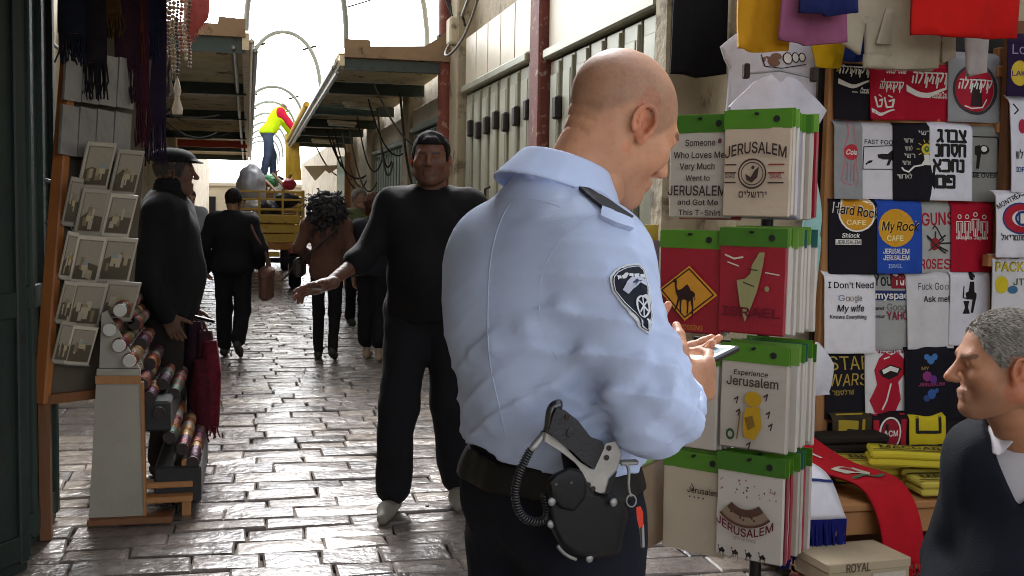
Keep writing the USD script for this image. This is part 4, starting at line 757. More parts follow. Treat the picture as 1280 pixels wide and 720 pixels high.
def p1(A): n(A, [('Someone', .15, .07, (.28, .75)), ('Who Loves Me', .29, .07, (.1, .9)), ('Very Much', .42, .07, (.2, .75)), ('Went to', .55, .06, (.3, .68)), ('JERUSALEM', .72, .11, (.02, .93)), ('and Got Me', .83, .06, (.18, .82)), ('This T-Shirt', .95, .06, (.2, .86))], BR); A.disc('#5d2530', .82, .1, .03, .03)
def p2(A):
    A.text(BR, 'JERUSALEM', .05, .33, .12, .9, arc=-.06); A.ring(BR, .46, .5, .2, .16, .02); A.ring(BR, .46, .5, .16, .125, .012); A.poly(BR, [(.36, .5), (.44, .54), (.5, .46), (.56, .42), (.54, .54), (.46, .6), (.38, .57)]); A.disc(BR, .47, .43, .025, .02)
    for y_ in (.4, .49, .6): A.line(BR, [(.06, y_), (.22, y_)], .016); A.line('#7c3030' if y_ < .55 else BR, [(.7, y_), (.92, y_)], .016)
    A.text(BR, 'GUARD', .06, .55, .05, .15); A.text('#7c3030', 'ISRAEL', .72, .55, .05, .18); A.heb(BR, 'םילשורי', .28, .76, .055, .42, .2)
def camel(A, col, x, y, s):
    A.poly(col, [(x + s * a, y + s * b) for a, b in ((0, .12), (.02, .05), (.1, .04), (.15, .1), (.15, .28), (.2, .36), (.27, .34), (.36, .3), (.46, .22), (.55, .18), (.63, .26), (.68, .34), (.76, .36), (.84, .42), (.86, .6), (.83, .62), (.82, .48), (.77, .56), (.8, .8), (.79, 1), (.73, 1), (.74, .82), (.68, .62), (.62, .66), (.6, .98), (.54, 1), (.56, .8), (.53, .62), (.4, .6), (.35, .64), (.33, .82), (.36, 1), (.3, 1), (.28, .8), (.27, .62), (.2, .8), (.1, .95), (.06, .93), (.15, .76), (.2, .56), (.12, .42), (.08, .26), (.07, .16))])
def p3(A):
    A.poly('#c98a2a', [(.5, .2), (.95, .52), (.45, .84), (.02, .5)]); A.line('#3a1c10', [(.5, .235), (.89, .52), (.45, .8), (.07, .5)], .018, True); camel(A, '#2a1512', .25, .34, .42); A.text('#b5722a', 'CAMEL CROSSING', .02, .94, .055, .72)
def p4(A):
    A.poly('#8f8a5c', [(.62, .06), (.7, .06), (.68, .2), (.64, .36), (.6, .5), (.52, .68), (.44, .84), (.36, .66), (.33, .52), (.3, .38), (.42, .36), (.5, .3), (.52, .2), (.58, .12)]); A.line('#c9bfae', [(.12, .1), (.25, .14), (.38, .12)], .02); A.line('#c9bfae', [(.16, .18), (.32, .22)], .015)
    A.line('#3a2a20', [(.4, .4), (.56, .44)], .012); A.line('#3a2a20', [(.47, .25), (.6, .26)], .012); A.text('#5a1420', 'ISRAEL', .1, .78, .1, .85); A.line('#c9bfae', [(.72, .28), (.92, .3)], .012); A.disc('#8f8a5c', .75, .46, .035, .03)
def p5(A):
    A.text(BR, 'Experience', .22, .14, .055, .5, shear=.15); A.text('#4a3a34', 'Jerusalem', .12, .26, .1, .76); Yl = '#b58d1a'
    A.disc(Yl, .52, .4, .13, .09, 9); A.poly(Yl, [(.42, .5), (.62, .48), (.66, .7), (.56, .86), (.4, .84), (.38, .62)]); A.poly('#7a5a20', [(.4, .62), (.52, .58), (.56, .7), (.46, .76)]); A.line('#7a5a20', [(.34, .56), (.3, .86)], .02)
    for a, b in ((.25, .42), (.28, .56), (.72, .55), (.76, .68), (.45, .92), (.68, .36)): A.line(BR, [(a, b), (a + .05, b - .03), (a + .03, b + .04)], .018)
    A.ring('#2f4a25', .2, .82, .05, .05, .03)
def p6(A): A.text(BR, 'Jerusalem', .42, .26, .065, .5); A.line(BR, [(.48, .16), (.52, .2), (.5, .24)], .012); [A.disc(BR, .46 + .07 * k, .31, .015, .01, 6) for k in range(4)]
def p7(A):
    a = np.linspace(.25 * math.pi, .75 * math.pi, 12); c = (.46, .18)
    fan = lambda r0, r1, col: A.poly(col, [(c[0] + r1 * .62 * math.cos(t), c[1] + r1 * .5 * math.sin(t) + .0) for t in a] + [(c[0] + r0 * .62 * math.cos(t), c[1] + r0 * .5 * math.sin(t)) for t in a[::-1]])
    fan(.45, .62, '#54392e'); fan(.62, .8, '#8a7460'); fan(.8, .86, '#5a3a30'); A.text('#5f1f28', 'JERUSALEM', .04, .58, .09, .84, arc=.13); A.text('#8c7f78', 'CITY OF PEACE', .3, .76, .035, .34)
    g = np.random.default_rng(4)
    for k in range(26): A.disc(('#54392e', '#8c7f78', '#9a5a50')[k % 3], g.uniform(.06, .94), g.uniform(.04, .26) + .06 * abs(g.normal()) * 0, .008 + .01 * g.random(), .012, 6)
    for k in range(9): A.disc('#3f2a26', g.uniform(.28, .66), g.uniform(.4, .52), .016, .014, 6)
    for k in range(4): camel(A, '#1f1a1a', .1 + .2 * k, .83, .13)
rk = thing('wire_rack', 'tall dark wire rack that carries the packaged shirts', 'display rack', V(1.72, 3.62, 0))
poleb = at(958, 300, 3.95); poleb[2] = 0
part(rk, 'pole', cyl(poleb, poleb + V(0, 0, 1.74), .022, 10), M_wire, True, world=True); part(rk, 'base', lathe([(.3, 0), (.3, .015), (.04, .03), (.03, .08)], 20, trimesh.transformations.translation_matrix(poleb)), M_wire, world=True)
TIER = {  # (left column packet, right column packet): picture point of the top left corner, depth, colour, art
    1: (((838, 145), 3.84, '#b3a99c', p1, 'cream packet with seven lines of dark words under a green card'), ((906, 139), 3.70, '#b9a58f', p2, 'top front packet with a round guard emblem under a green card')),
    2: (((826, 287), 3.84, '#8c1024', p3, 'red packet with a camel on an orange road sign'), ((900, 284), 3.70, '#8c1024', p4, 'red packet with a pale map shape')),
    3: (((820, 428), 3.84, '#b3a99c', None, 'plain cream packet behind the hands holding the phone'), ((902, 427), 3.70, '#b3a99c', p5, 'cream packet with yellow blob figures and small black marks')),
    4: (((830, 559), 3.84, '#b3a58f', p6, 'almost blank cream packet with one small word'), ((897, 563), 3.70, '#c2b9ae', p7, 'cream packet with a brown fan, red word and four camels'))}
PCOL['#b3a58f'] = plastic('packet_b3a58f', '#b3a58f')
for tno, cols in TIER.items():
    for ci, (p_, d_, col, art, lab) in enumerate(cols):
        o = at(*p_, d_); packet(o, PCOL[col], M_hdr[tno % 2 if ci else (tno + 1) % 2], lab, art, seed=tno * 10 + ci)
        g = np.random.default_rng(tno * 7 + ci); nb = 9 if ci else 4
        for k in range(1, nb):
            c = list(PCOL.values())[(0, 1, 3, 0, 2, 3, 5, 3, 0, 2, 6)[g.integers(11)]] if not (tno in (2, 3)) else list(PCOL.values())[(0, 3, 3, 1, 3)[g.integers(5)]]
            packet(o + bk * (.03 * k) + V(0, 0, g.uniform(-.012, .006)) + er * g.uniform(-.008, .012), c, M_hdr[g.integers(4) if k > 4 else g.integers(1, 3)], f'{ORD[k - 1]} packet behind the front one, {("top", "second", "third", "lowest")[tno - 1]} tier, {"right" if ci else "left"} stack of the wire rack', seed=tno * 100 + k, group=f'packets stacked {("", "top", "second", "third", "lowest")[tno]} {"right" if ci else "left"} on the wire rack')
        a = o + er * PW * .5 + V(0, 0, -HH * .2); part(rk, 'hook', cyl(a - bk * .02, a + bk * .22, .005, 6), M_wire, True, world=True)
    a = at(*cols[0][0], cols[0][1]) + bk * .3 + V(0, 0, -HH * .2); part(rk, 'cross_arm', cyl(a, a + er * .4, .008, 6), M_wire, True, world=True)
# two stacks seen edge on at the rack's left
for nm, (x, y), d, cs, lab in (('upper', (806, 281), 3.95, ('#a8862a', '#7c4a5a', '#6a5560', '#a08a60'), 'thin packet seen edge on left of the camel packet'), ('lower', (812, 552), 3.95, ('#8f7f60', '#a8946a', '#7a6650', '#b0a080'), 'thin packet seen edge on left of the almost blank one')):
    for k in range(7):
        c = cs[k % 4]; packet(at(x + 2.8 * k, y, d), plastic('edge_' + c.strip('#'), c), M_hdr[2] if nm == 'lower' else plastic('hdr_yel', '#9a7f1c'), ORD[k] + ' ' + lab, w=.22, h=.3, r=-bk * .98 + er * .05, b=er, seed=500 + k, group=f'{nm} packets seen edge on at the left of the wire rack')

# ------------------------------------------------------------------ left: door leaves, print board, bangle stand, hanging textiles
M_door = mat('dark_green_door', '#17211d', rough=0.5, var=0.3, scale=6, metal=0.2, bump=0.25, bscale=25, dirt=('#0e1210', 7, 0.56))
M_door2 = mat('teal_grey_door', '#26352f', rough=0.5, var=0.3, scale=5, metal=0.2, bump=0.25, bscale=25)
def leaf(a, b, h, m, name, label):
    a, b = V(a[0], a[1], 0), V(b[0], b[1], 0); t = thing(name, label, 'metal door', (a + b) / 2); up = V(0, 0, h / 2); n_ = unit(np.cross(b - a, (0, 0, 1))); n_ = n_ if n_ @ (CAM - a) > 0 else -n_
    part(t, 'leaf', bar(a + up, b + up, .05, h, ch=.006), m, world=True)
    for f in (.08, .5, .92): part(t, 'stile', bar(a + (b - a) * f + n_ * .03 + V(0, 0, .04), a + (b - a) * f + n_ * .03 + V(0, 0, h - .04), .05, .03, n_, ch=.006), m, world=True)
    for z in (.1, 1.05, h - .12): part(t, 'rail', bar(a + n_ * .028 + V(0, 0, z), b + n_ * .028 + V(0, 0, z), .025, .1, ch=.005), m, world=True)
    return t, a, b, n_
leaf(at(-90, 400, 3.9), at(24, 400, 4.35), 2.7, M_door, 'iron_door', 'dark iron door leaf at the very left edge of the street')
t, a, b, n_ = leaf(at(26, 400, 4.6), at(60, 400, 5.05), 2.65, M_door2, 'iron_door', 'grey green iron door leaf with a curved handle beside the print board')
hp = at(44, 252, 4.75) + n_ * .04; part(t, 'handle', tube(spline([hp + V(0, 0, .09), hp + n_ * .05 + V(0, 0, .06), hp + n_ * .06, hp + n_ * .05 - V(0, 0, .06), hp - V(0, 0, .09)], 16), .01), M_steel, True, world=True)
PA, PB, PC = at(92, 0, 4.75), at(52, 505, 4.75), at(182, 300, 5.4); pn = unit(np.cross(PC - PA, PB - PA)); pn = pn if pn @ (CAM - PA) > 0 else -pn
def pbd(x, y, off=0.0): q = ray(x, y); return CAM + q * (((PA + pn * off - CAM) @ pn) / (q @ pn))
pu, pr = unit(PA - PB), unit(np.cross(PA - PB, pn)); pr = pr if pr @ (PC - PA) > 0 else -pr
pbt = thing('print_board', 'tall leaning wooden board with an orange brown edge, hung with prints', 'display board', PB * V(1, 1, 0))
Mb = np.eye(3); Mb[:, 0], Mb[:, 1], Mb[:, 2] = pr, -pn, pu
bw = .62; hb = np.linalg.norm(PA - PB) + .5; bc = PB + pu * hb / 2 + pr * bw / 2
part(pbt, 'panel', rb(bc - pn * .02, (bw, .02, hb), Mb), mat('board_olive_grey', '#4a4234', rough=.8, var=.2, scale=5), world=True)
part(pbt, 'edge_post', rb(PB + pu * hb / 2, (.045, .06, hb), Mb, ch=.006), mat('orange_brown_wood', '#8f5526', rough=.55, var=.25, scale=5, stretch=(1, 1, .15), bump=.3, bscale=40), world=True)
part(pbt, 'bottom_rail', rb(PB + pr * bw / 2 + pu * .02, (bw, .06, .04), Mb), M_woodd, world=True)
part(pbt, 'prop_leg', cat_([bar(PB + pr * .58, (PB + pr * .58) * V(1, 1, 0), .04, .04)]), M_woodd, world=True); part(pbt, 'prop_leg', bar(PB + pr * .02, (PB + pr * .02) * V(1, 1, 0), .045, .05), M_woodd, world=True)
M_sleeve = mat('cloudy_plastic', '#6d6a66', rough=.3, var=.3, scale=9, coat=.6, bump=.5, bscale=20, bdist=.01)
for r_ in range(2):
    for c_i in range(4):
        x, y = 80 + c_i * 22 - r_ * 5, 62 + r_ * 68 + c_i * 3
        P = [pbd(x + 1, y, .02), pbd(x + 21, y + 4, .02), pbd(x + 18, y + 66, .035), pbd(x - 3, y + 62, .035)]
        m = trimesh.Trimesh([p + pn * d for d in (0, .012) for p in P], [[4, 5, 6], [4, 6, 7], [0, 2, 1], [0, 3, 2]] + [q for i in range(4) for q in ([i, (i + 1) % 4, (i + 1) % 4 + 4], [i, (i + 1) % 4 + 4, i + 4])], process=False)
        single('plastic_sleeve', m, M_sleeve, f'cloudy plastic sleeve {("leftmost", "second", "third", "rightmost")[c_i]} in the {("upper", "lower")[r_]} row at the top of the print board', 'plastic sleeve', 'plastic sleeves on the print board')
M_paper = [mat(f'print_paper_{k}', c, rough=.5, var=.06, coat=.3) for k, c in enumerate(('#a29a8a', '#8f887a', '#b3aa98'))]; M_pic = [mat(f'print_picture_{k}', c, rough=.5, var=.6, scale=16, coat=.3) for k, c in enumerate(('#6b604e', '#5a5648', '#7c705a', '#615a55'))]
PR = [[(102, 178, 141, 232), (141, 188, 176, 240)], [(97, 236, 133, 290), (131, 243, 168, 292)], [(90, 295, 128, 350), (124, 297, 168, 350)], [(86, 353, 130, 405), (126, 352, 172, 396)], [(82, 222, 100, 278), (78, 290, 94, 345), (74, 352, 92, 400), (70, 402, 90, 450)], [(84, 408, 118, 452)]]
for r_, row in enumerate(PR):
    for c_i, (x0, y0, x1, y1) in enumerate(row):
        sk = 13; x0, x1, y0, y1 = x0 - 1, x1 + 4, y0 - 2, y1 + 4; P = [pbd(x0 + sk * .6, y0, .11), pbd(x1, y0 + 3, .11), pbd(x1 - sk, y1, .03), pbd(x0 - sk * .4, y1 - 2, .03)]; nn = unit(np.cross(P[1] - P[0], P[3] - P[0])); nn = nn if nn @ (CAM - P[0]) > 0 else -nn
        def slab(P, t0, t1): return trimesh.Trimesh([p + nn * d for d in (t0, t1) for p in P], [[4, 5, 6], [4, 6, 7], [0, 2, 1], [0, 3, 2]] + [q for i in range(4) for q in ([i, (i + 1) % 4, (i + 1) % 4 + 4], [i, (i + 1) % 4 + 4, i + 4])], process=False)
        lab = (f'matted print {("left", "right")[c_i]} in the {("first", "second", "third", "fourth")[r_]} row of the print board' if r_ < 4 else (f'narrow print {("highest", "second", "third", "lowest")[c_i]} along the left edge of the print board' if r_ == 4 else 'lowest matted print on the print board'))
        t = thing('matted_print', lab, 'print', sum(P) / 4, group='prints in the wire pockets of the board'); part(t, 'mat', slab(P, 0, .006), M_paper[(r_ + c_i) % 3], world=True)
        c = sum(P) / 4; I = [c + (p - c) * .84 for p in P]; part(t, 'picture', slab(I, .006, .0075), M_pic[(r_ * 2 + c_i) % 4], world=True)
        A = Art(); gg = np.random.default_rng(r_ * 5 + c_i); hz_ = gg.uniform(.45, .65); A.poly('#8b8474', [(.1, .1), (.9, .1), (.9, hz_), (.1, hz_)]); A.poly('#4d4638', [(.1, hz_), (.3, hz_ - gg.uniform(.02, .14)), (.55, hz_ - gg.uniform(0, .1)), (.9, hz_ - .03), (.9, .9), (.1, .9)])
        for _ in range(5): x = gg.uniform(.16, .7); w_ = gg.uniform(.06, .16); y = hz_ + gg.uniform(-.06, .2); A.rect(('#9a8c70', '#7a6c54', '#a39a86')[gg.integers(3)], x, y - gg.uniform(.08, .2), x + w_, y + .08)
        x = gg.uniform(.3, .65); A.disc(('#a5863a', '#7f8a8c', '#8a7a5c')[gg.integers(3)], x, hz_ - .05, .1, .075, 14); A.poly('#a89a7c', [(x - .11, hz_ - .04), (x + .11, hz_ - .04), (x + .11, hz_ + .08), (x - .11, hz_ + .08)])
        lay(A, t, lambda xy, off, P=P, nn=nn: np.outer((1 - xy[:, 0]) * (1 - xy[:, 1]), P[0]) + np.outer(xy[:, 0] * (1 - xy[:, 1]), P[1]) + np.outer(xy[:, 0] * xy[:, 1], P[2]) + np.outer((1 - xy[:, 0]) * xy[:, 1], P[3]) + nn * (.0075 + off), .5, None)
        q = P[3] * .5 + P[2] * .5; part(pbt, 'wire_pocket', tube([P[3] - nn * .02 + pu * .03, P[3] + nn * .012, P[2] + nn * .012, P[2] - nn * .02 + pu * .03], .003, 5), M_steel, world=True)
def lump(c, r, seed, amp=.25):
    m = trimesh.creation.icosphere(3); m.vertices *= 1 + amp * (meshkit.fbm(m.vertices * 2 + seed * 7.3, 3, seed)[:, None] - .5) * 2; m.vertices = m.vertices * r + c; return m
# bangle stand
YS = 5.22
def sp(x, y, Y=YS): return on(x, y, 1, Y)
bs = thing('bangle_stand', 'white painted stepped wooden stand for bangle rolls', 'display stand', sp(150, 655) * V(1, 1, 0))
M_white = mat('grimy_white_paint', '#8f8a7c', rough=.5, var=.12, scale=5, bump=.15, bscale=30, dirt=('#5f584a', 8, .64))
def panel(pts, Y, t=.03): P = [(sp(x, y, Y)[0], sp(x, y, Y)[2]) for x, y in pts]; return prism(P, t, np.array([[1, 0, 0, 0], [0, 0, 1, Y], [0, 1, 0, 0], [0, 0, 0, 1]], float))
part(bs, 'lower_panel', panel([(121, 461), (175, 461), (180, 648), (111, 648)], YS), M_white, world=True); part(bs, 'upper_panel', panel([(124, 460), (127, 392), (134, 388), (140, 400), (174, 460)], YS + .005), M_white, world=True)
part(bs, 'brown_strip', panel([(119, 470), (176, 470), (176, 480), (119, 480)], YS - .012, .012), M_wood, world=True); part(bs, 'edge_strip', panel([(175, 478), (179, 478), (183, 648), (180, 648)], YS - .006, .05), M_wood, world=True)
b0, b1 = sp(110, 653), sp(216, 655)
part(bs, 'base_plank', bar(V(b0[0], YS + .02, b0[2] + .005), V(b1[0], YS + .02, b0[2] + .005), .12, .03, ch=.004), M_woodd, world=True)
for x in (b0[0] + .04, b1[0] - .05): part(bs, 'castor', cyl((x, YS - .01, .0165), (x, YS + .02, .0165), .017, 10), M_steel, True, world=True)
s0, s1 = sp(178, 628), sp(240, 628)
for z in (.0, .055): part(bs, 'slat', bar(V(s0[0], YS + .06 + z, s0[2] + z), V(s1[0], YS + .06 + z, s0[2] + z + .002), .08, .028, ch=.004), M_wood, world=True)
part(bs, 'far_panel', panel([(124, 400), (174, 460), (180, 620), (116, 620)], YS + 1.0), M_white, world=True); part(bs, 'far_leg', bar((s1[0] - .04, YS + .95, 0), (s1[0] - .04, YS + .95, .3), .04, .04), M_wood, world=True); part(bs, 'near_leg', bar((s1[0] - .03, YS + .12, 0), (s1[0] - .03, YS + .12, .26), .04, .04), M_wood, world=True)
M_tray = mat('black_tray', '#100e0d', rough=.6)
tr = sp(222, 590, 5.3); part(bs, 'tray', rb(V(tr[0], 5.78, tr[2] - .06), (.21, .95, .17), ch=.01), M_tray, world=True); tr2 = sp(192, 512, 5.3); part(bs, 'step_board', rb(V(tr2[0], 5.76, tr2[2] - .03), (.15, .95, .14), ch=.01), M_tray, world=True)
BANG = [mat(f'bangle_{k}', c, rough=.32, metal=.65, var=.45, scale=60, bump=.4, bscale=120) for k, c in enumerate(('#6e3a2a', '#8a5a36', '#5a2430', '#8f7650', '#77706c', '#3f5248', '#47303f', '#75443a'))]
M_cap = mat('cap_white', '#b0aca4', rough=.5)
ROLLS = [(150, 388, .85, 0), (137, 412, .9, 0), (149, 432, .9, 0), (162, 451, .9, 0), (177, 480, .85, 1), (186, 497, .9, 1), (199, 516, .9, 1), (212, 547, .8, 2), (228, 561, .85, 2), (241, 578, .9, 2), (168, 405, .8, 3), (187, 455, .8, 3), (161, 398, .85, 3), (176, 430, .85, 3), (203, 480, .8, 3), (217, 492, .8, 3)]
for k, (x, y, L, tier) in enumerate(ROLLS):
    Y0 = YS + (-.03, .05, .1, .3)[tier]; p = sp(x, y, Y0); r_ = .029
    t = thing('bangle_roll', f'bangle roll {("in the top group with white caps", "in the middle group", "in the low black tray", "hidden between the upper groups")[tier]}, {("highest", "second", "third", "lowest", "highest", "second", "lowest", "highest", "second", "lowest", "upper", "lower", "topmost", "middle", "fourth", "last")[k]} of its group', 'bangles', p, group='bangle rolls on the white stand')
    part(t, 'core', cyl(p, p + V(0, L, 0), r_ * .72, 12), M_cap, True, world=True); part(t, 'end_cap', lathe([(r_ * .97, 0), (r_, .004), (r_, .012), (r_ * .9, .016)], 14, frame(p + V(0, -.008, 0), (1, 0, 0), ez=(0, 1, 0))), M_cap if tier == 0 else M_hasp, 40, world=True)
    g = np.random.default_rng(k); z = .02
    while z < L - .03:
        n_ = int(g.integers(3, 8)); w_ = g.uniform(.009, .016); R_ = r_ * g.uniform(.95, 1.2); prof = [(r_ * .75, 0)]
        for q in range(n_): prof += [(R_ * .88, w_ * q), (R_, w_ * (q + .5)), (R_ * .88, w_ * (q + .95))]
        part(t, 'bangles', lathe(prof + [(r_ * .75, w_ * n_)], 14, frame(p + V(0, z, 0), (1, 0, 0), ez=(0, 1, 0))), BANG[g.integers(8)], 35, world=True, kind='stuff'); z += w_ * n_ + .002
# hanging textiles
hb_ = thing('hanging_rail', 'dark rail above the left stall from which scarves hang', 'rail', (-.7, 5.4, 2.6)); part(hb_, 'rod', cyl(at(60, -60, 5.2), at(262, -40, 6.6), .015, 8), M_wire, True, world=True); part(hb_, 'bracket', bar(at(262, -40, 6.6), at(262, -40, 6.6) + V(-1.0, .1, .0), .03, .03), M_wire, world=True); part(hb_, 'bracket', bar(at(60, -60, 5.2), at(60, -60, 5.2) + V(-.75, .1, .0), .03, .03), M_wire, world=True)
SCV = [(76, 104, 60, '#121520', 'navy'), (102, 130, 105, '#140f12', 'black'), (126, 150, 30, '#4a3212', 'mustard'), (140, 172, 112, '#2b1420', 'dark wine'), (150, 176, 62, '#4a2018', 'rust'), (168, 198, 58, '#191b30', 'dull blue'), (160, 184, 165, '#3a1420', 'crimson'), (178, 206, 190, '#1d1226', 'dark purple')]
for k, (x0, x1, y1, c, nm) in enumerate(SCV):
    d = 4.6 + (x0 - 76) / 90 * .65; top = at((x0 + x1) / 2, -50, d); w = (x1 - x0) * d / FOC * 1.1; h = (y1 + 50) * d / FOC * .82
    cl = Cloth(top, unit(_R0 * .8 + fh * .6), (0, 0, -1), w, h, .03, 40 + k, freq=3.5, thick=.015); M_s = clothm('hung_' + nm.replace(' ', '_'), c, var=.5, scale=22)
    t = thing('hanging_scarf', f'{nm} scarf with a long fringe hanging over the left stall', 'scarf', top, group='scarves over the left stall'); part(t, 'cloth', cl.mesh(step=.035), M_s, True, world=True)
    part(t, 'fringe', fringe(cl.at([(0, h)])[0], cl.at([(w, h)])[0], h * .2 + .06, 22, k, r=.0035), M_s, world=True, kind='stuff')
pk = at(246, -20, 6.4); cl = Cloth(pk, unit(_R0 * .9 + fh * .3), (0, 0, -1), .15, .36, .02, 77, thick=.01); M_pk = clothm('pink_coral', '#a8514a', scale=25, var=.3); t = thing('hanging_scarf', 'coral pink scarf with a slanting fringed hem against the sky', 'scarf', pk, group='scarves over the left stall')
part(t, 'cloth', cl.mesh([(0, 0), (.15, 0), (.14, .18), (.01, .36)], .02), M_pk, True, world=True); part(t, 'fringe', fringe(cl.at([(.01, .355)])[0], cl.at([(.14, .18)])[0], .03, 20, 3, r=.002), M_pk, world=True, kind='stuff')
BEAD = [mat(f'bead_{k}', c, rough=.3, coat=.4, var=.3, scale=50) for k, c in enumerate(('#b8ab96', '#6e4a38', '#8f7c5a', '#3a2a26', '#a05a4a'))]
for k in range(7):
    p = at(206 + 5 * k, -20, 6.0 + .05 * k); L_ = .36 + .1 * ((k * 5) % 4) / 2; g = np.random.default_rng(k + 60); S = []; z = 0
    t = thing('bead_string', f'string of {("cream", "brown", "tan", "dark", "coral")[k % 5]} beads hanging beside the scarves, {("first", "second", "third", "fourth", "fifth", "sixth", "last")[k]} from the scarves', 'beads', p, group='bead strings over the left stall')
    while z < L_: r_ = g.uniform(.007, .014); S.append(trimesh.creation.icosphere(1, r_)); S[-1].apply_translation(p + V(.006 * math.sin(z * 20), 0, -z - r_)); z += 2 * r_
    part(t, 'beads', cat_(S), BEAD[k % 5], 60, world=True, kind='stuff'); part(t, 'thread', cyl(p + V(0, 0, .12), p - V(0, 0, L_), .0025, 5), M_blackp, world=True)
    if k in (1, 3): part(t, 'tassel', lathe([(.004, .0), (.014, -.03), (.022, -.07), (.012, -.11), (.03, -.17), (.026, -.2)][::-1], 12, trimesh.transformations.translation_matrix(p - V(0, 0, L_))), BEAD[3 if k == 1 else 0], 50, world=True)
bags = [(243, 408, 488, '#2a1620', 'patterned dark cloth bag'), (256, 420, 500, '#3c1a22', 'maroon cloth bag'), (262, 432, 540, '#54141f', 'long wine red scarf'), (250, 455, 545, '#43101a', 'dark red scarf')]
stp = thing('side_rail', 'thin rail at the street end of the bangle stand carrying bags', 'rail', at(250, 400, 6.0) * V(1, 1, 0)); part(stp, 'post', cyl(at(236, 400, 6.05) * V(1, 1, 0), at(236, 392, 6.05), .014, 8), M_wire, world=True); part(stp, 'arm', cyl(at(236, 394, 6.05), at(268, 402, 6.05), .01, 8), M_wire, world=True)
for k, (x, y0, y1, c, nm) in enumerate(bags):
    top = at(x, y0 - 6, 6.02 - .03 * k); h = (y1 - y0) * 6 / FOC; w = .085; cl = Cloth(top, _R0, (0, 0, -1), w, h, .02, 90 + k, freq=3, thick=.03, bulge=.03)
    t = thing('hanging_bag' if k < 2 else 'hanging_scarf', f'{nm} hanging at the street end of the bangle stand', 'bag' if k < 2 else 'scarf', top); M_s = clothm('bag_' + str(k), c, var=.6, scale=45)
    part(t, 'cloth', cl.mesh([(.01, 0), (w - .01, 0), (w * 1.15, h * .4), (w, h), (0, h), (-w * .15, h * .5)], .02), M_s, True, world=True); part(t, 'fringe' if k > 1 else 'strap', fringe(cl.at([(0, h)])[0], cl.at([(w, h)])[0], .06, 10, k, r=.004) if k > 1 else tube([top + V(-.02, 0, -.02), top + V(0, 0, .04), top + V(.02, 0, -.02)], .005), M_s, world=True)

# ------------------------------------------------------------------ the yellow service truck, its load, far awning clutter
TX, TY = .36, 19.0
tk = thing('service_truck', 'narrow yellow flatbed truck with slatted sides seen from behind', 'truck', (TX, TY, 0))
M_yel = mat('truck_yellow', '#c79a14', rough=.4, var=.15, scale=4, dirt=('#6f5418', 5, .6)); M_yel2 = mat('truck_orange', '#b8741a', rough=.45, var=.15); M_tyre = mat('tyre_rubber', '#15141a', rough=.85, bump=.3, bscale=40)
tl, tw = 7.5, 1.06
def tb_(c, s, **k): return rb(V(TX, TY, 0) + c, s, **k)
part(tk, 'bed', tb_(V(0, tl / 2, .72), (tw, tl, .1), ch=.01), M_yel2, world=True)
for k in range(3): part(tk, 'tail_board', tb_(V(0, -.02 - .004 * k, .86 + .16 * k), (tw - .1, .04, .145), ch=.012), M_yel, world=True)
for s in (-1, 1):
    for yy in (0, 1.9, 3.8, 5.6, 7.4): part(tk, 'post', tb_(V(s * tw / 2, yy, 1.18), (.055, .055, .96), ch=.006), M_yel, world=True)
    for z in (1.02, 1.2, 1.4, 1.6): part(tk, 'side_rail', tb_(V(s * (tw / 2 - .004), tl / 2, z), (.03, tl, .05)), M_yel, world=True)
for z in (1.34, 1.5, 1.63): part(tk, 'rear_rail', tb_(V(0, -.03, z), (tw, .03, .035), ch=.004), M_yel, world=True)
for x in (-.18, .2): part(tk, 'rear_stake', tb_(V(x, -.035, 1.4), (.035, .03, .5)), M_yel, world=True)
for s in (-1, 1):
    for yy in (1.1, 6.2):
        w_ = part(tk, 'wheel', lathe([(.12, -.09), (.26, -.1), (.3, -.06), (.3, .06), (.26, .1), (.12, .09)], 24, frame(V(TX + s * .42, TY + yy - .6, .3), (0, 1, 0), ez=(1, 0, 0))), M_tyre, 35, world=True); part(w_, 'hub', lathe([(.13, -.105), (.05, -.115), (.05, .115), (.13, .105)][::1], 12, frame(V(TX + s * .42, TY + yy - .6, .3), (0, 1, 0), ez=(1, 0, 0))), M_steel, 35, world=True)
    part(tk, 'mudflap', tb_(V(s * .42, -.02, .42), (.2, .03, .3)), M_tyre, world=True); part(tk, 'tail_light', tb_(V(s * .38, -.06, .66), (.16, .04, .1), ch=.012), mat('tail_red', '#8c2010', rough=.3, coat=.5), world=True)
part(tk, 'number_plate', tb_(V(0, -.07, .6), (.3, .02, .09), ch=.006), mat('plate_yellow', '#d3b22a', rough=.4), world=True); part(tk, 'rear_bumper', tb_(V(0, -.05, .5), (tw - .12, .06, .08), ch=.012), M_tyre, world=True)
part(tk, 'cab', tb_(V(0, tl + .55, 1.1), (tw - .06, 1.05, 1.5), ch=.1), M_yel, world=True); part(tk, 'cab_window', tb_(V(0, tl + .02, 1.5), (tw - .36, .03, .4), ch=.02), M_dark, world=True)
g = np.random.default_rng(21)
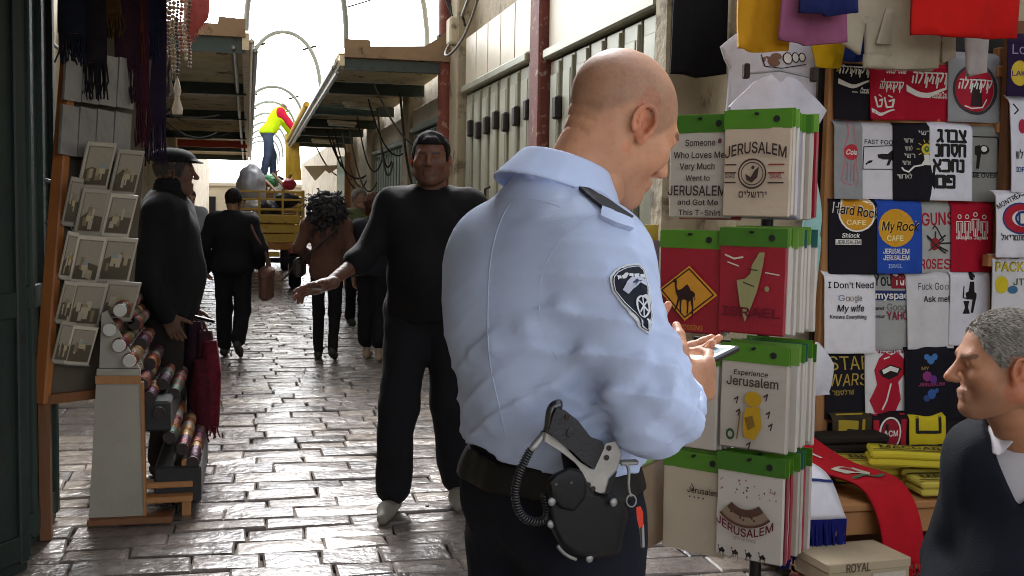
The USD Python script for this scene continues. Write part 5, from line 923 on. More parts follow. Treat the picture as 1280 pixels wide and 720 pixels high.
LD = [('white_sack', 'big white sack at the left on top of the truck load', 'sack', V(-.3, 1.1, 1.72), (.26, .4, .36), '#c5c5cc'), ('black_sack', 'black rubbish bag behind the rear rails of the truck', 'bag', V(.27, .32, 1.5), (.2, .2, .15), '#131218'), ('black_sack', 'black rubbish bag low behind the tail board', 'bag', V(.02, .35, 1.3), (.22, .25, .22), '#17161c'), ('red_bundle', 'red bundle on top of the load beside the worker', 'bundle', V(.34, 1.0, 1.78), (.12, .15, .1), '#a3182c'), ('white_sack', 'small grey white sack between the rails of the truck', 'sack', V(-.28, .4, 1.3), (.2, .25, .2), '#9a9790'),
      ('green_bundle', 'green bundle of plastic at the worker feet', 'bundle', V(.05, 2.2, 1.85), (.16, .2, .12), '#5fae78'), ('white_sack', 'long pale sack filling the middle of the load', 'sack', V(.05, 3.6, 1.45), (.4, 1.2, .5), '#b5b3b0'), ('white_sack', 'pale sack under the worker at the front of the load', 'sack', V(.05, 6.3, 1.45), (.42, 1.0, .56), '#bcb9b2')]
for k, (nm, lab, ct, c, r, col) in enumerate(LD): single(nm, lump(V(TX, TY, 0) + c, r, k), mat('load_' + col.strip('#'), col, rough=.45, var=.1, bump=.5, bscale=9, bdist=.03), lab, ct, 'load on the truck', True)
M_card = mat('cardboard', '#8f6b42', rough=.8, var=.15)
for k, (c, s, a) in enumerate(((V(-.2, .9, 1.0), (.4, .5, .4), .1), (V(.25, .8, 1.02), (.35, .4, .5), -.15), (V(.1, 2.3, 1.2), (.7, .8, .9), .05))):
    t = thing('cardboard_box', f'{("crushed cardboard box at the left behind the tail board", "tall cardboard box at the right behind the tail board", "large cardboard box in the middle of the truck bed")[k]}', 'box', V(TX, TY, 0) + c - V(0, 0, s[2] / 2), a); part(t, 'body', rb((0, 0, s[2] / 2), s, ch=.01), M_card); part(t, 'tape', rb((0, 0, s[2] * .502), (.06, s[1] * 1.004, s[2] * 1.003)), M_paper[1])
for k in range(6):
    a = V(TX + g.uniform(-.35, .4), TY + g.uniform(.6, 3), 1.6); single('plank_scrap', bar(a, a + V(g.uniform(-.4, .4), g.uniform(-.2, .4), g.uniform(.15, .5)), .05, .02), M_wood, f'scrap plank sticking out of the truck load, {("palest", "leaning left", "leaning right", "shortest", "near the sack", "highest")[k]}', 'plank', 'scrap planks in the load')

# ------------------------------------------------------------------ people: one smooth body each, clothes over it
def skinm(name, col): return mat(name, col, rough=.52, var=.16, scale=30, bump=.22, bscale=330, bdist=.002, sss=.1, tint=True, spec=.35, dirt=None)
def head_sdf(nose=1.0, fat=0.0, ears=True, tilt=.2):
    S = Sdf_().add(ell((-.014, 0, .042), (.1, .077, .09))).add(ell((.03, 0, -.02), (.06, .06 + fat, .088)), .035)
    for s in (-1, 1):
        S.add(cone((-.01, s * (.05 + fat), -.05), (.066, s * .02, -.092), .024 + fat, .02), .035).add(ell((.06, s * .042, -.014), (.028, .024 + fat, .026)), .022)
    S.add(ell((.078, 0, -.09), (.02, .024, .017)), .022).add(cone((.081, -.034, .031), (.081, .034, .031), .012, .012), .022)
    S.add(cone((.091, 0, .024), (.091 + .027 * nose, 0, -.016), .008, .0125), .012)
    for s in (-1, 1):
        S.add(ell((.104 + .004 * nose, s * .013, -.021), (.012, .008, .0085)), .008)
        S.sub(ell((.1, s * .031, .013), (.017, .017, .0115)), .012)
    for s in (-1, 1): S.add(ell((.0775, s * .031, .0135), (.0125, .0135, .0125)), .003).add(cone((.089, s * .02, .021), (.083, s * .045, .018), .0035, .003), .006)
    S.add(cone((.091, -.019, -.052), (.091, .019, -.052), .0068, .0068), .01).add(cone((.0895, -.016, -.064), (.0895, .016, -.064), .0075, .0075), .01).sub(cone((.1005, -.018, -.0578), (.1005, .018, -.0578), .002, .002), .004)
    if ears:
        for s in (-1, 1):
            R = rot((0, 1, 0), -tilt) @ rot((0, 0, 1), s * .35); c = V(-.004, s * .077, .002)
            S.add(ell(c, (.018, .0075, .027), R), .008)
            P = [c + R @ V(.0185 * math.cos(t), s * .009, .028 * math.sin(t) + .002) for t in np.linspace(-1.1, 3.9, 12)]
            for a, b in zip(P, P[1:]): S.add(cone(a, b, .0042, .0042), .0025)
            S.sub(ell(c + R @ V(.004, s * .0075, -.001), (.0095, .0095, .015), R), .003).sub(ell(c + R @ V(.002, s * .0085, .014), (.009, .005, .007), R), .003).add(cone(c + R @ V(-.008, s * .006, .02), c + R @ V(-.006, s * .007, -.012), .0035, .0035), .004)
            S.add(ell(c + R @ V(.005, s * .003, -.026), (.009, .006, .01), R), .006).add(cone(c + R @ V(.016, s * .002, -.004), c + R @ V(.013, s * .005, -.01), .005, .004), .005)
    return S
def hand_sdf(w, ah, nrm, side, curl=(.35, .4, .45, .5), thumb=.4, sc=1.0, spread=.05, tcurl=.3):
    """w wrist, ah the way the palm points, nrm out of the palm's face, side: thumb to +lat"""
    ah = unit(ah); nrm = unit(np.asarray(nrm) - ah * np.dot(nrm, ah)); lat = np.cross(nrm, ah) * side; w = np.asarray(w, float); R = np.stack([ah, lat, nrm], 1); S = Sdf_()
    L = lambda a, b, c: w + sc * (ah * a + lat * b + nrm * c)
    S.add(rbox(L(.048, -.002, 0), V(.046, .039, .0135) * sc, R, .012 * sc)).add(cone(L(-.03, 0, 0), L(.02, 0, 0), .027 * sc, .027 * sc), .02).add(ell(L(.035, .026, .01), V(.03, .016, .014) * sc, R), .015).add(ell(L(.04, -.028, .008), V(.034, .014, .012) * sc, R), .012)
    for k, (b, ln) in enumerate(((.029, .074), (.009, .083), (-.011, .077), (-.03, .06))):
        p = L(.088 - .004 * abs(k - 1), b, 0); an = 0; sp = (b / .03) * spread
        for j, (fr, cj) in enumerate(((.46, .8), (.31, 1.2), (.23, .8))):
            an += curl[k] * cj; d = (ah + lat * sp) * math.cos(an) + nrm * math.sin(an); q = p + unit(d) * ln * fr * sc; S.add(cone(p, q, (.0092 - .0007 * j) * sc, (.0088 - .001 * j) * sc), .006 if j else .009); p = q
    p = L(.02, .032, .006); d = unit(ah * .55 + lat * (.75 - .5 * thumb) + nrm * (.15 + thumb * .6)); 
    for j, ln in enumerate((.042, .034, .028)):
        q = p + d * ln * sc; S.add(cone(p, q, (.013 - .002 * j) * sc, (.0115 - .002 * j) * sc), .012 if j == 0 else .005); p = q; d = unit(d + ah * .35 * tcurl + nrm * tcurl - lat * .3 * tcurl)
    return S
def ahead(p): return np.asarray(p, float)
def human(name, label, loc, yaw, H=1.75, g=1.0, belly=0.0, lean=0.0, hp=0.0, hy=0.0, arms=None, legs=None, top=None, bot=None, skin='#8a6248', hair=None, shoe='#15120f', res=.012, hres=.006, hands=None, nose=1.0, fat=0.0, neck=.056, skin_tint=None, feet=None, neckx=0.0, hoff=(0, 0, 0), extra=None, seat=False, shx=0.0, shz=0.0, shw=1.0, jset=None, hops=None):
    s = H / 1.75; t = thing(name, label, 'person', loc, yaw); HIP = V(0, 0, .95); RL = rot((0, 1, 0), lean)
    T = lambda *a: HIP + RL @ (V(*a) - HIP)
    J = dict(chest=T(.0, 0, 1.29), waist=T(.01, 0, 1.09), shL=T(-.01 + shx, .175 * shw, 1.415 + shz), shR=T(-.01 + shx, -.175 * shw, 1.415 + shz), neck=T(-.015 + neckx, 0, 1.47 + shz * .3), head=T(.03, 0, 1.63) + V(*hoff), hipL=V(0, .09, .92), hipR=V(0, -.09, .92))
    A = arms or {}; Lg = legs or {}
    for q, sg in (('L', 1), ('R', -1)):
        J['el' + q], J['wr' + q] = [V(*x) for x in A.get(q, ((-.03, sg * .245, 1.13), (.06, sg * .25, .88)))]
        J['kn' + q], J['an' + q] = [V(*x) for x in Lg.get(q, ((.03, sg * .1, .5), (-.01, sg * .105, .09)))]
    HR = rot((0, 0, 1), hy) @ rot((0, 1, 0), hp)
    for q, x in (jset or {}).items(): J[q] = V(*x)
    def torso(gr=0.0, gg=g):
        S = Sdf_().add(ell(J['chest'], (.112 * gg + gr, .16 * gg + gr, .17 + gr), RL)).add(cone(J['shL'], J['shR'], .064 + gr, .064 + gr), .06).add(ell(J['waist'] + V(belly * .5, 0, 0), (.104 * gg + gr + belly * .6, .142 * gg + gr, .17 + gr), RL), .06).add(ell(HIP + V(-.01, 0, .0), (.118 * gg + gr, .162 * gg + gr, .125 + gr)), .06)
        for q in 'LR': S.add(cone(J['neck'] - V(.0, 0, .02), J['sh' + q] * .75 + J['chest'] * .25 + V(0, 0, .04), .046 + gr, .045 + gr), .05)
        return S
    def arm(q, gr=0.0, frac=1.0, gr2=None, k=.05):
        gr2 = gr if gr2 is None else gr2; e, w = J['el' + q], J['wr' + q]; S = Sdf_().add(cone(J['sh' + q], e, .054 * (.6 + .4 * g) + gr, .043 * (.6 + .4 * g) + gr))
        if frac > 0: S.add(cone(e, e + (w - e) * frac, .043 * (.6 + .4 * g) + gr, .043 + (.029 - .043) * frac + gr2), .02)
        return S
    def leg(q, gr=0.0, gr2=None, frac=1.0):
        gr2 = gr if gr2 is None else gr2; h, k, a = J['hip' + q], J['kn' + q], J['an' + q]
        return Sdf_().add(cone(h, k, .08 * (.5 + .5 * g) + gr, .054 + (gr + gr2) / 2)).add(cone(k, k + (a - k) * frac, .054 + (gr + gr2) / 2, .054 + (.038 - .054) * frac + gr2), .03)
    P = np.array([v for v in J.values()]); lo, hi = P.min(0) - .22, P.max(0) + .22; sc = lambda m: trimesh.Trimesh(m.vertices * s, m.faces, process=False)
    # body: torso, limbs, neck, then finely meshed head and hands joined into the same mesh
    B = torso(-.012)
    for q in 'LR': B.add(arm(q, -.006), .03).add(leg(q, -.006), .04)
    B.add(cone(J['neck'] - V(0, 0, .05), J['head'] - V(.01, 0, .05), neck + .012, neck), .04); lo[2] = -.02
    hd = head_sdf(nose, fat); Hd = Sdf_().add(lambda p: hd((p - J['head']) @ HR)).add(cone(J['neck'] - V(.0, 0, .06), J['head'] + HR @ V(-.035, 0, -.03), neck + .014, neck - .004), .03)
    if hops: hops(Hd, J, HR)
    ms = [surf(B, lo, hi, res), surf(Hd, J['head'] - (.15, .15, .30), J['head'] + (.16, .15, .16), hres)]
    if hands is None: hands = {q: dict(ah=J['wr' + q] - J['el' + q], nrm=V(0, -sg, 0), side=sg) for q, sg in (('L', 1), ('R', -1))}
    for q, h in hands.items():
        hs = hand_sdf(J['wr' + q], h['ah'], h['nrm'], h['side'], **{k: v for k, v in h.items() if k not in ('ah', 'nrm', 'side')}); c = J['wr' + q] + unit(h['ah']) * .08; ms.append(surf(hs, c - .16, c + .16, max(hres * .7, .0032)))
    bm = cat_(ms); tc = np.ones((len(bm.vertices), 3)); hl = (bm.vertices - J['head']) @ HR
    if skin_tint is not None: tc = skin_tint(hl, bm.vertices - J['head'])
    part(t, 'body', sc(bm), skinm('skin_' + skin.strip('#'), skin), True, tintc=tc)
    tp = top
    W = wrinkle(tp.get('wr', .006), tp.get('seed', 1)); gr = tp['grow']; tf = torso(gr)
    for q in 'LR': tf.add(arm(q, tp.get('agrow', gr * .8), tp.get('sleeve', 1.0), tp.get('cuff', gr * .6)), .05)
    if tp.get('ops'): tp['ops'](tf, J)
    hem = tp.get('hem', .9); base = lambda p: np.maximum(tf(p) + W(p), hem + .012 * np.sin(p[:, 1] * 14 + 1) - p[:, 2]); nk = J['neck']
    cr = tp.get('crease'); f_top = lambda p: smax(base(p) + (cr(p) if cr else 0), -(cone(nk, J['head'] - V(.02, 0, .03), neck + .012, neck + .012)(p) if not tp.get('high') else p[:, 2] * 0 + 1), .008)
    tm = surf(f_top, lo, hi, tp.get('res', res)); part(t, tp.get('name', 'shirt'), sc(tm), tp['mat'], True)
    if not seat:
        gb = bot.get('grow', .014); W2 = wrinkle(bot.get('wr', .006), 9); gp = bot.get('seatgrow', gb * .35); pf = Sdf_().add(ell(HIP + V(-.01, 0, 0), (.118 * g + gp, .162 * g + gp, .125 + gp))).add(ell(J['waist'] * .4 + HIP * .6, (.104 * g + gp, .145 * g + gp, .1)), .05)
        for q in 'LR': pf.add(leg(q, gb, bot.get('cuff', gb + .012), bot.get('len', .97)), .035)
        wz = bot.get('waist', 1.0); f_b = lambda p: np.maximum(pf(p) + W2(p), p[:, 2] - wz); part(t, 'trousers', sc(surf(f_b, lo, hi, bot.get('res', res))), bot['mat'], True)
    else: f_b = None
    for q in 'LR':
        a = J['an' + q]; ft = (feet or {}).get(q); hl_, to = (V(*ft[0]), V(*ft[1])) if ft else (a + V(-.03, 0, -.05), a + V(.19, (.02 if q == 'L' else -.02), -.062)); mid = hl_ * .35 + to * .65 + V(0, 0, .012)
        fs = Sdf_().add(cone(hl_, mid, .036, .04)).add(cone(mid, to, .04, .027), .02).add(cone(a + V(0, 0, .03), hl_ + V(.02, 0, .02), .042, .036), .03)
        fq = lambda p, fs=fs: np.maximum(fs(p), min(hl_[2], to[2]) - .03 - p[:, 2]) if not ft else fs(p)
        sh = part(t, 'shoe', sc(surf(fq, np.minimum(hl_, to) - .1, np.maximum(np.maximum(hl_, to), a) + .1, .008)), mat('shoe_' + shoe.strip('#'), shoe, rough=.6, var=.2, scale=30), True)
    if hres < .0058:
        for sg in (-1, 1): part(t, 'eye', sc(trimesh.creation.icosphere(2, .0108, transform=trimesh.transformations.translation_matrix(J['head'] + HR @ V(.0812, sg * .031, .0135)))), mat('dark_eye', '#20140e', rough=.12, coat=.5), True)
    if hair: hair(t, J, HR, hd, sc)
    return t, J, HR, hd, dict(plain=torso(.012), top=f_top, bot=f_b, s=s, torso=tf)
def to_world(t):
    o, rz = ORIGIN[str(t.GetPath())]; c, s = math.cos(rz), math.sin(rz); return lambda p: np.asarray(p) @ np.array([[c, s, 0], [-s, c, 0], [0, 0, 1]]) + o
def hair_cap(col, low=-.01, grow=.008, front=.07, amp=.004, name='hair', cut=None, seed=3, strands=0, L=.02):
    """short hair: the head's own form grown a little, cut along a hairline"""
    m_ = mat('hair_' + col.strip('#'), col, rough=.8, var=.45, scale=70, bump=.35, bscale=330, bdist=.004, spec=.12, tint=False, stretch=(1, 1, .35))
    def f(t, J, HR, hd, sc):
        he = head_sdf(ears=False); W = wrinkle(amp, seed, 3.0)
        def sd(p):
            q = (p - J['head']) @ HR; line = cut(q) if cut else np.maximum(low + .02 * np.sin(q[:, 1] * 30) - q[:, 2] - np.where(q[:, 0] < -.03, .05, 0), q[:, 0] - front - (q[:, 2] - .07) * .3)
            return smax(he(q) - grow + W(p), line, .01)
        mm = surf(sd, J['head'] - .16, J['head'] + .17, .005); hp_ = part(t, name, sc(mm), m_, True)
        if strands:
            g = np.random.default_rng(8); tri = mm.triangles; ar = mm.area_faces; k = g.choice(len(tri), strands, p=ar / ar.sum()); w = g.dirichlet((1, 1, 1), strands); P = (tri[k] * w[:, :, None]).sum(1); N = mm.face_normals[k]; out = np.abs(he((P + N * .004 - J['head']) @ HR)) > .006; P, N = P[out], N[out]
            D = np.tile(HR @ V(-.8, 0, -.45), (len(P), 1)) + g.normal(0, .17, P.shape); D -= N * (D * N).sum(1)[:, None]; D /= np.linalg.norm(D, axis=1, keepdims=True); S_ = np.cross(N, D); n_ = len(P); ln = L * g.uniform(.5, 1.2, n_)[:, None]
            a, b, c, m1, e = P - N * .002 + S_ * .0007, P - N * .002 - S_ * .0007, P + N * .0006, P + D * ln * .6 + N * .0018, P + D * ln + N * .0012; v = np.vstack([a, b, c, m1 + S_ * .0005, m1 - S_ * .0005, e]); i = np.arange(n_); q = lambda *x: np.stack([i + n_ * y for y in x], 1)
            part(hp_, 'strands', sc(trimesh.Trimesh(v, np.vstack([q(0, 1, 4), q(0, 4, 3), q(3, 4, 5), q(0, 3, 2), q(1, 2, 4)]), process=False)), m_, False, kind='stuff')
    return f
face = lambda v: math.atan2(v[1], v[0])
DIRX = lambda a: _R0 * math.cos(math.radians(a)) + fh * math.sin(math.radians(a))      # a: 0 = picture right, 90 = away from the camera, 180 = picture left
BLACKC = clothm('black_cotton', '#0a0909', var=.25); DARKT = clothm('dark_trousers', '#0f0e12', var=.25)

def stint(q, r):
    c = np.ones((len(q), 3)); b = np.clip((-.03 - q[:, 2]) / .03, 0, 1) * np.clip((q[:, 0] - .0) / .04, 0, 1); c *= (1 - b[:, None] * V(.25, .22, .18)); ear = (np.abs(q[:, 1]) > .0745) & (np.abs(q[:, 0]) < .03); c[ear] *= V(1.08, .85, .8)
    brow = (q[:, 0] > .072) & (np.abs(q[:, 2] - .034) < .006) & (np.abs(np.abs(q[:, 1]) - .031) < .021); c[brow] *= .4; return c
# the man in black who walks towards the camera, arm out
fm = on(534, 634, 2, 0.0); hm = hair_cap('#120d0b', low=.03, front=.085, cut=lambda q: np.maximum(np.maximum(.075 - q[:, 2], q[:, 0] - .2) * (q[:, 0] > .04) + np.maximum(.0 - q[:, 2], -9) * (q[:, 0] <= .04) - .004, q[:, 0] - .09))
human('person', 'man in black short sleeved top walking forward, arm stretched out', (fm[0], fm[1], 0), face(DIRX(-91)), 1.79, g=1.22, belly=.06, hp=.02, arms={'R': ((.08, -.31, 1.17), (.28, -.43, 1.07)), 'L': ((-.03, .27, 1.12), (.08, .27, .88))},
      legs={'L': ((.0, .1, .5), (-.1, .13, .1)), 'R': ((.1, -.13, .5), (.12, -.15, .09))}, feet={'R': ((.09, -.15, .04), (.31, -.17, .028)), 'L': ((-.13, .13, .06), (.07, .15, .03))}, top=dict(mat=BLACKC, grow=.028, agrow=.026, sleeve=.08, cuff=.03, hem=.88, wr=.011), bot=dict(mat=DARKT, grow=.03, cuff=.04, len=.93),
      skin='#593828', hair=hm, skin_tint=lambda q, r: stint(q, r), shoe='#6f6b62', res=.0125, hres=.0055, fat=.008, neck=.064, hands={'R': dict(ah=V(.5, -.85, -.22), nrm=V(.45, .2, -.7), side=-1, curl=(.12, .3, .4, .45), thumb=.15, tcurl=.1, sc=1.05), 'L': dict(ah=V(.3, 0, -1), nrm=V(0, -1, 0), side=1)})
# man in the flat cap by the bangle stand, seen from his right side
c0 = at(207, 300, 5.95); cd = DIRX(8)
tcap, J, HR, hd, _ = human('person', 'old man in a dark coat and flat cap standing by the bangle stand', (c0[0], c0[1], 0), face(cd), 1.72, g=1.12, belly=.03, hp=.03, lean=.03, arms={'R': ((-.05, -.25, 1.12), (.05, -.24, .88)), 'L': ((-.02, .25, 1.12), (.1, .24, .87))}, top=dict(mat=clothm('dark_coat', '#0b0c0e', var=.25), grow=.045, agrow=.035, cuff=.028, hem=.82, wr=.012, name='coat'), bot=dict(mat=clothm('grey_brown_trousers', '#1f1a18'), grow=.02), skin='#4f3628', hair=hair_cap('#3a3530', low=.0, grow=.005), res=.012, hres=.006)
def capf(p):
    q = (p - J['head']) @ HR; d = smin(ell((-.014, 0, .082), (.122, .096, .056))(q), ell((.095, 0, .07), (.062, .07, .012), rot((0, 1, 0), .18))(q), .02); return smax(d, .06 - q[:, 2] - .12 * np.maximum(q[:, 0] - .06, 0) * 0, .01)
mcap = surf(capf, J['head'] - .18, J['head'] + .2, .006); part(tcap, 'flat_cap', trimesh.Trimesh(mcap.vertices * 1.72 / 1.75, mcap.faces, process=False), clothm('cap_black', '#0d0c0e'), True)
def capc(p): return smax(smax(cone(J['neck'] - V(0, 0, .03), J['head'] - V(.02, 0, .06), .1, .086)(p), -cone(J['neck'] - V(0, 0, .08), J['head'] - V(.02, 0, .0), .086, .07)(p), .006), J['head'][2] - .17 - p[:, 2], .01)
mc_ = surf(capc, J['head'] - .3, J['head'] + .1, .008); part(tcap, 'collar', trimesh.Trimesh(mc_.vertices * 1.72 / 1.75, mc_.faces, process=False), clothm('dark_coat', '#14161a'), True)
# man walking away with a shoulder bag
w0 = on(291, 446, 2, 0.0)
tw_, J, HR, hd, _ = human('person', 'heavy man in black walking away with a brown shoulder bag', (w0[0], w0[1], 0), face(DIRX(91)), 1.57, g=1.2, belly=.03, lean=.03, hp=.05, arms={'L': ((-.04, .3, 1.14), (.1, .3, .92)), 'R': ((-.06, -.29, 1.14), (.08, -.27, .95))}, legs={'L': ((.05, .1, .5), (.06, .1, .09)), 'R': ((.0, -.1, .5), (-.2, -.1, .17))}, feet={'R': ((-.25, -.1, .15), (-.12, -.11, .035)), 'L': ((.02, .1, .04), (.24, .12, .03))},
                             top=dict(mat=clothm('black_jacket', '#0b0a0d'), grow=.04, agrow=.04, cuff=.03, hem=.88, wr=.012, name='jacket'), bot=dict(mat=clothm('black_trousers', '#0c0b10'), grow=.022, cuff=.035, len=.9), skin='#6a4a38', hair=hair_cap('#17120f', low=.0), res=.014, hres=.008)
wt = to_world(tw_); sb = thing('shoulder_bag', 'brown leather shoulder bag at the right hip of the man walking away', 'bag', wt((-.04, -.33, .62))); M_lea = mat('brown_leather', '#4a2c20', rough=.5, var=.3, scale=12)
q = rb((0, 0, 0), (.24, .11, .32), ch=.045).subdivide_to_size(.05); q.vertices = wt(q.vertices + (-.02, -.32, .7)); part(sb, 'bag_body', q, M_lea, 40, world=True); part(sb, 'strap', tube(wt(spline([(.06, -.33, .83), (.04, -.29, 1.07), (.0, -.17, 1.36), (-.09, -.2, 1.22), (-.1, -.32, 1.0), (-.09, -.33, .83)], 40)), .013, 6), M_lea, True, world=True); part(sb, 'flap', trimesh.Trimesh(wt(rb((-.02, -.32, .79), (.25, .125, .14), ch=.04).vertices), rb((-.02, -.32, .79), (.25, .125, .14), ch=.04).faces, process=False), mat('brown_leather_flap', '#55342a', rough=.5, var=.3, scale=12), 40, world=True)
# woman with big dark curls
v0 = on(408, 450, 2, 0.0)
def curls(t, J, HR, hd, sc):
    g = np.random.default_rng(17); S = []; m_ = mat('curly_hair', '#0f0b0b', rough=.7, var=.4, scale=60, bump=.6, bscale=160, bdist=.01); c = J['head'] + V(-.05, 0, .0)
    for k in range(330):
        d = g.normal(size=3); d /= np.linalg.norm(d)
        if d[0] > .5 and d[2] < .5: continue
        r = V(.14, .19, .17) * (1 + .25 * max(0, -d[2])); p = c + d * r * g.uniform(.55, 1.02) - V(.02, 0, .07 * max(0, -d[2]) + .05); S.append(trimesh.creation.icosphere(1, g.uniform(.022, .045))); S[-1].apply_translation(p)
        if k % 2 == 0:
            q = p + d * .03; h = np.linspace(0, 1, 12)[:, None]; u, w = np.cross(d, (0, .3, 1)), np.cross(d, (1, 0, .2)); S.append(tube(q + d * h * .07 - V(0, 0, .03) * h + .012 * (np.cos(h * 14) * u + np.sin(h * 14) * w), .005, 4))
    part(t, 'hair', sc(cat_(S)), m_, True, kind='stuff')
tv, J, HR, hd, _ = human('person', 'woman with big dark curls and a brown jacket walking away', (v0[0], v0[1], 0), face(DIRX(92)), 1.55, g=.95, hp=.05, arms={'L': ((-.04, .28, 1.18), (.14, .22, 1.05)), 'R': ((-.04, -.26, 1.14), (.12, -.22, 1.03))}, legs={'L': ((.03, .09, .5), (.05, .09, .09)), 'R': ((.0, -.08, .5), (-.13, -.08, .11))}, feet={'L': ((.02, .09, .04), (.22, .12, .028)), 'R': ((-.17, -.08, .09), (.0, -.09, .03))}, top=dict(mat=clothm('brown_jacket', '#4e352c', var=.2), grow=.034, agrow=.032, hem=.84, wr=.011, name='jacket'), bot=dict(mat=clothm('black_leggings', '#0d0b0f'), grow=.006, cuff=.012), skin='#7a5644', hair=curls, shoe='#0f0c0d', res=.014, hres=.008)
wt = to_world(tv); hb2 = thing('handbag', 'small dark bag with a cross strap on the woman with curls', 'bag', wt((.05, .27, .8))); q = rb((0, 0, 0), (.2, .1, .18), ch=.03); q.vertices = wt(q.vertices + (.06, .26, .86)); part(hb2, 'bag_body', q, mat('dark_leather', '#1c1412', rough=.5), 40, world=True)
q = spline([(.0, .25, 1.0), (-.12, .17, 1.1), (-.145, .0, 1.27), (-.1, -.12, 1.42), (.02, -.1, 1.44), (.12, .05, 1.25)], 40); part(hb2, 'strap', tube(wt(q * V(1, 1, .886)), .012, 6), mat('dark_leather', '#1c1412'), True, world=True)
part(hb2, 'loose_strap', tube(wt(spline([(.05, .3, .9), (.05, .36, .8), (.04, .42, .74)], 12)), .008, 6), mat('dark_leather', '#1c1412'), True, world=True)
# woman in cropped trousers behind the man in black
x0_ = on(467, 450, 2, 0.0)
tx_, J, HR, hd, _ = human('person', 'woman in dark jacket and cropped trousers, half hidden by the man in black', (x0_[0], x0_[1], 0), face(DIRX(80)), 1.53, g=1.0, hp=.05, legs={'L': ((.05, .1, .5), (.07, .1, .09)), 'R': ((.0, -.08, .5), (-.1, -.09, .09))}, top=dict(mat=clothm('dark_jacket', '#15131a'), grow=.034, agrow=.034, hem=.9, wr=.012, name='jacket'), bot=dict(mat=clothm('dark_cropped', '#100f14'), grow=.024, cuff=.05, len=.68), skin='#8d6a55', hair=hair_cap('#3a2218', low=-.06, grow=.03, front=.06, amp=.01), shoe='#8f7b68', res=.014, hres=.008)
wt = to_world(tx_); pb = thing('pale_bag', 'pale grey bag under the arm of the woman in cropped trousers', 'bag', wt((.0, .25, .9))); q = rb((0, 0, 0), (.26, .12, .24), ch=.045).subdivide_to_size(.05); q.vertices = wt(q.vertices + (.06, .27, .9)); part(pb, 'bag_body', q, clothm('pale_bag', '#8f8a84'), 40, world=True); part(pb, 'strap', tube(wt(spline([(.16, .27, .97), (.05, .23, 1.28), (-.06, .27, .97)], 24)), .01, 6), clothm('pale_bag', '#8f8a84'), True, world=True)
# far figure with a cap between them, and one beyond the man in the flat cap
f0 = at(448, 280, 13.5); human('person', 'far person with a grey cap between the woman with curls and the wall', (f0[0], f0[1], 0), face(DIRX(-60)), 1.62, top=dict(mat=clothm('olive_jacket', '#5a5f3a'), grow=.03), bot=dict(mat=DARKT), skin='#8d6a55', hair=hair_cap('#6f685f', low=.03, grow=.02, name='cap', amp=0), res=.02, hres=.01)
f1 = at(238, 280, 15.5); human('person', 'far person in a white shirt seen beside the man in the flat cap', (f1[0], f1[1], 0), face(DIRX(-95)), 1.6, top=dict(mat=clothm('white_shirt_far', '#a9adb5'), grow=.03), bot=dict(mat=DARKT), skin='#9d7a65', hair=hair_cap('#3a2a22', low=.03), res=.02, hres=.01)
# worker on the load, leaning to the awning
k0 = V(TX + .02, TY + 3.9, 1.9)
def redcap(t, J, HR, hd, sc):
    def f(p): q = (p - J['head']) @ HR; return smax(smin(ell((-.014, 0, .06), (.115, .09, .08))(q), ell((.1, 0, .06), (.06, .065, .012))(q), .015), .045 - q[:, 2], .01)
    part(t, 'cap', sc(surf(f, J['head'] - .2, J['head'] + .22, .01)), mat('cap_red', '#c01838', rough=.7), True)
tk_, J, HR, hd, ff = human('person', 'worker in a yellow vest, red sleeves and red cap standing on the truck load', k0, face(DIRX(25)), 1.72, g=1.08, lean=.52, hp=-.25, hoff=(.03, 0, .09), arms={'R': ((.52, -.22, .98), (.72, -.16, 1.1)), 'L': ((.52, .2, .98), (.74, .12, 1.08))}, legs={'L': ((.12, .14, .52), (.16, .16, .09)), 'R': ((-.02, -.12, .5), (-.12, -.14, .09))}, top=dict(mat=clothm('red_sleeves', '#b5183a'), grow=.02, hem=.95), bot=dict(mat=clothm('blue_jeans', '#4a5570', var=.25), grow=.02), skin='#8d6a55', hair=redcap, res=.015, hres=.009)
def vest(p): return smax(smax(ff['torso'](p) - .014, np.abs(p[:, 1]) - .2, .01), .93 - p[:, 2], .01)
m = surf(vest, J['chest'] - (.4, .4, .5), J['chest'] + .4, .014); m.vertices *= 1.72 / 1.75; part(tk_, 'vest', m, clothm('hi_vis_yellow', '#b9d410', sheen=0), True)

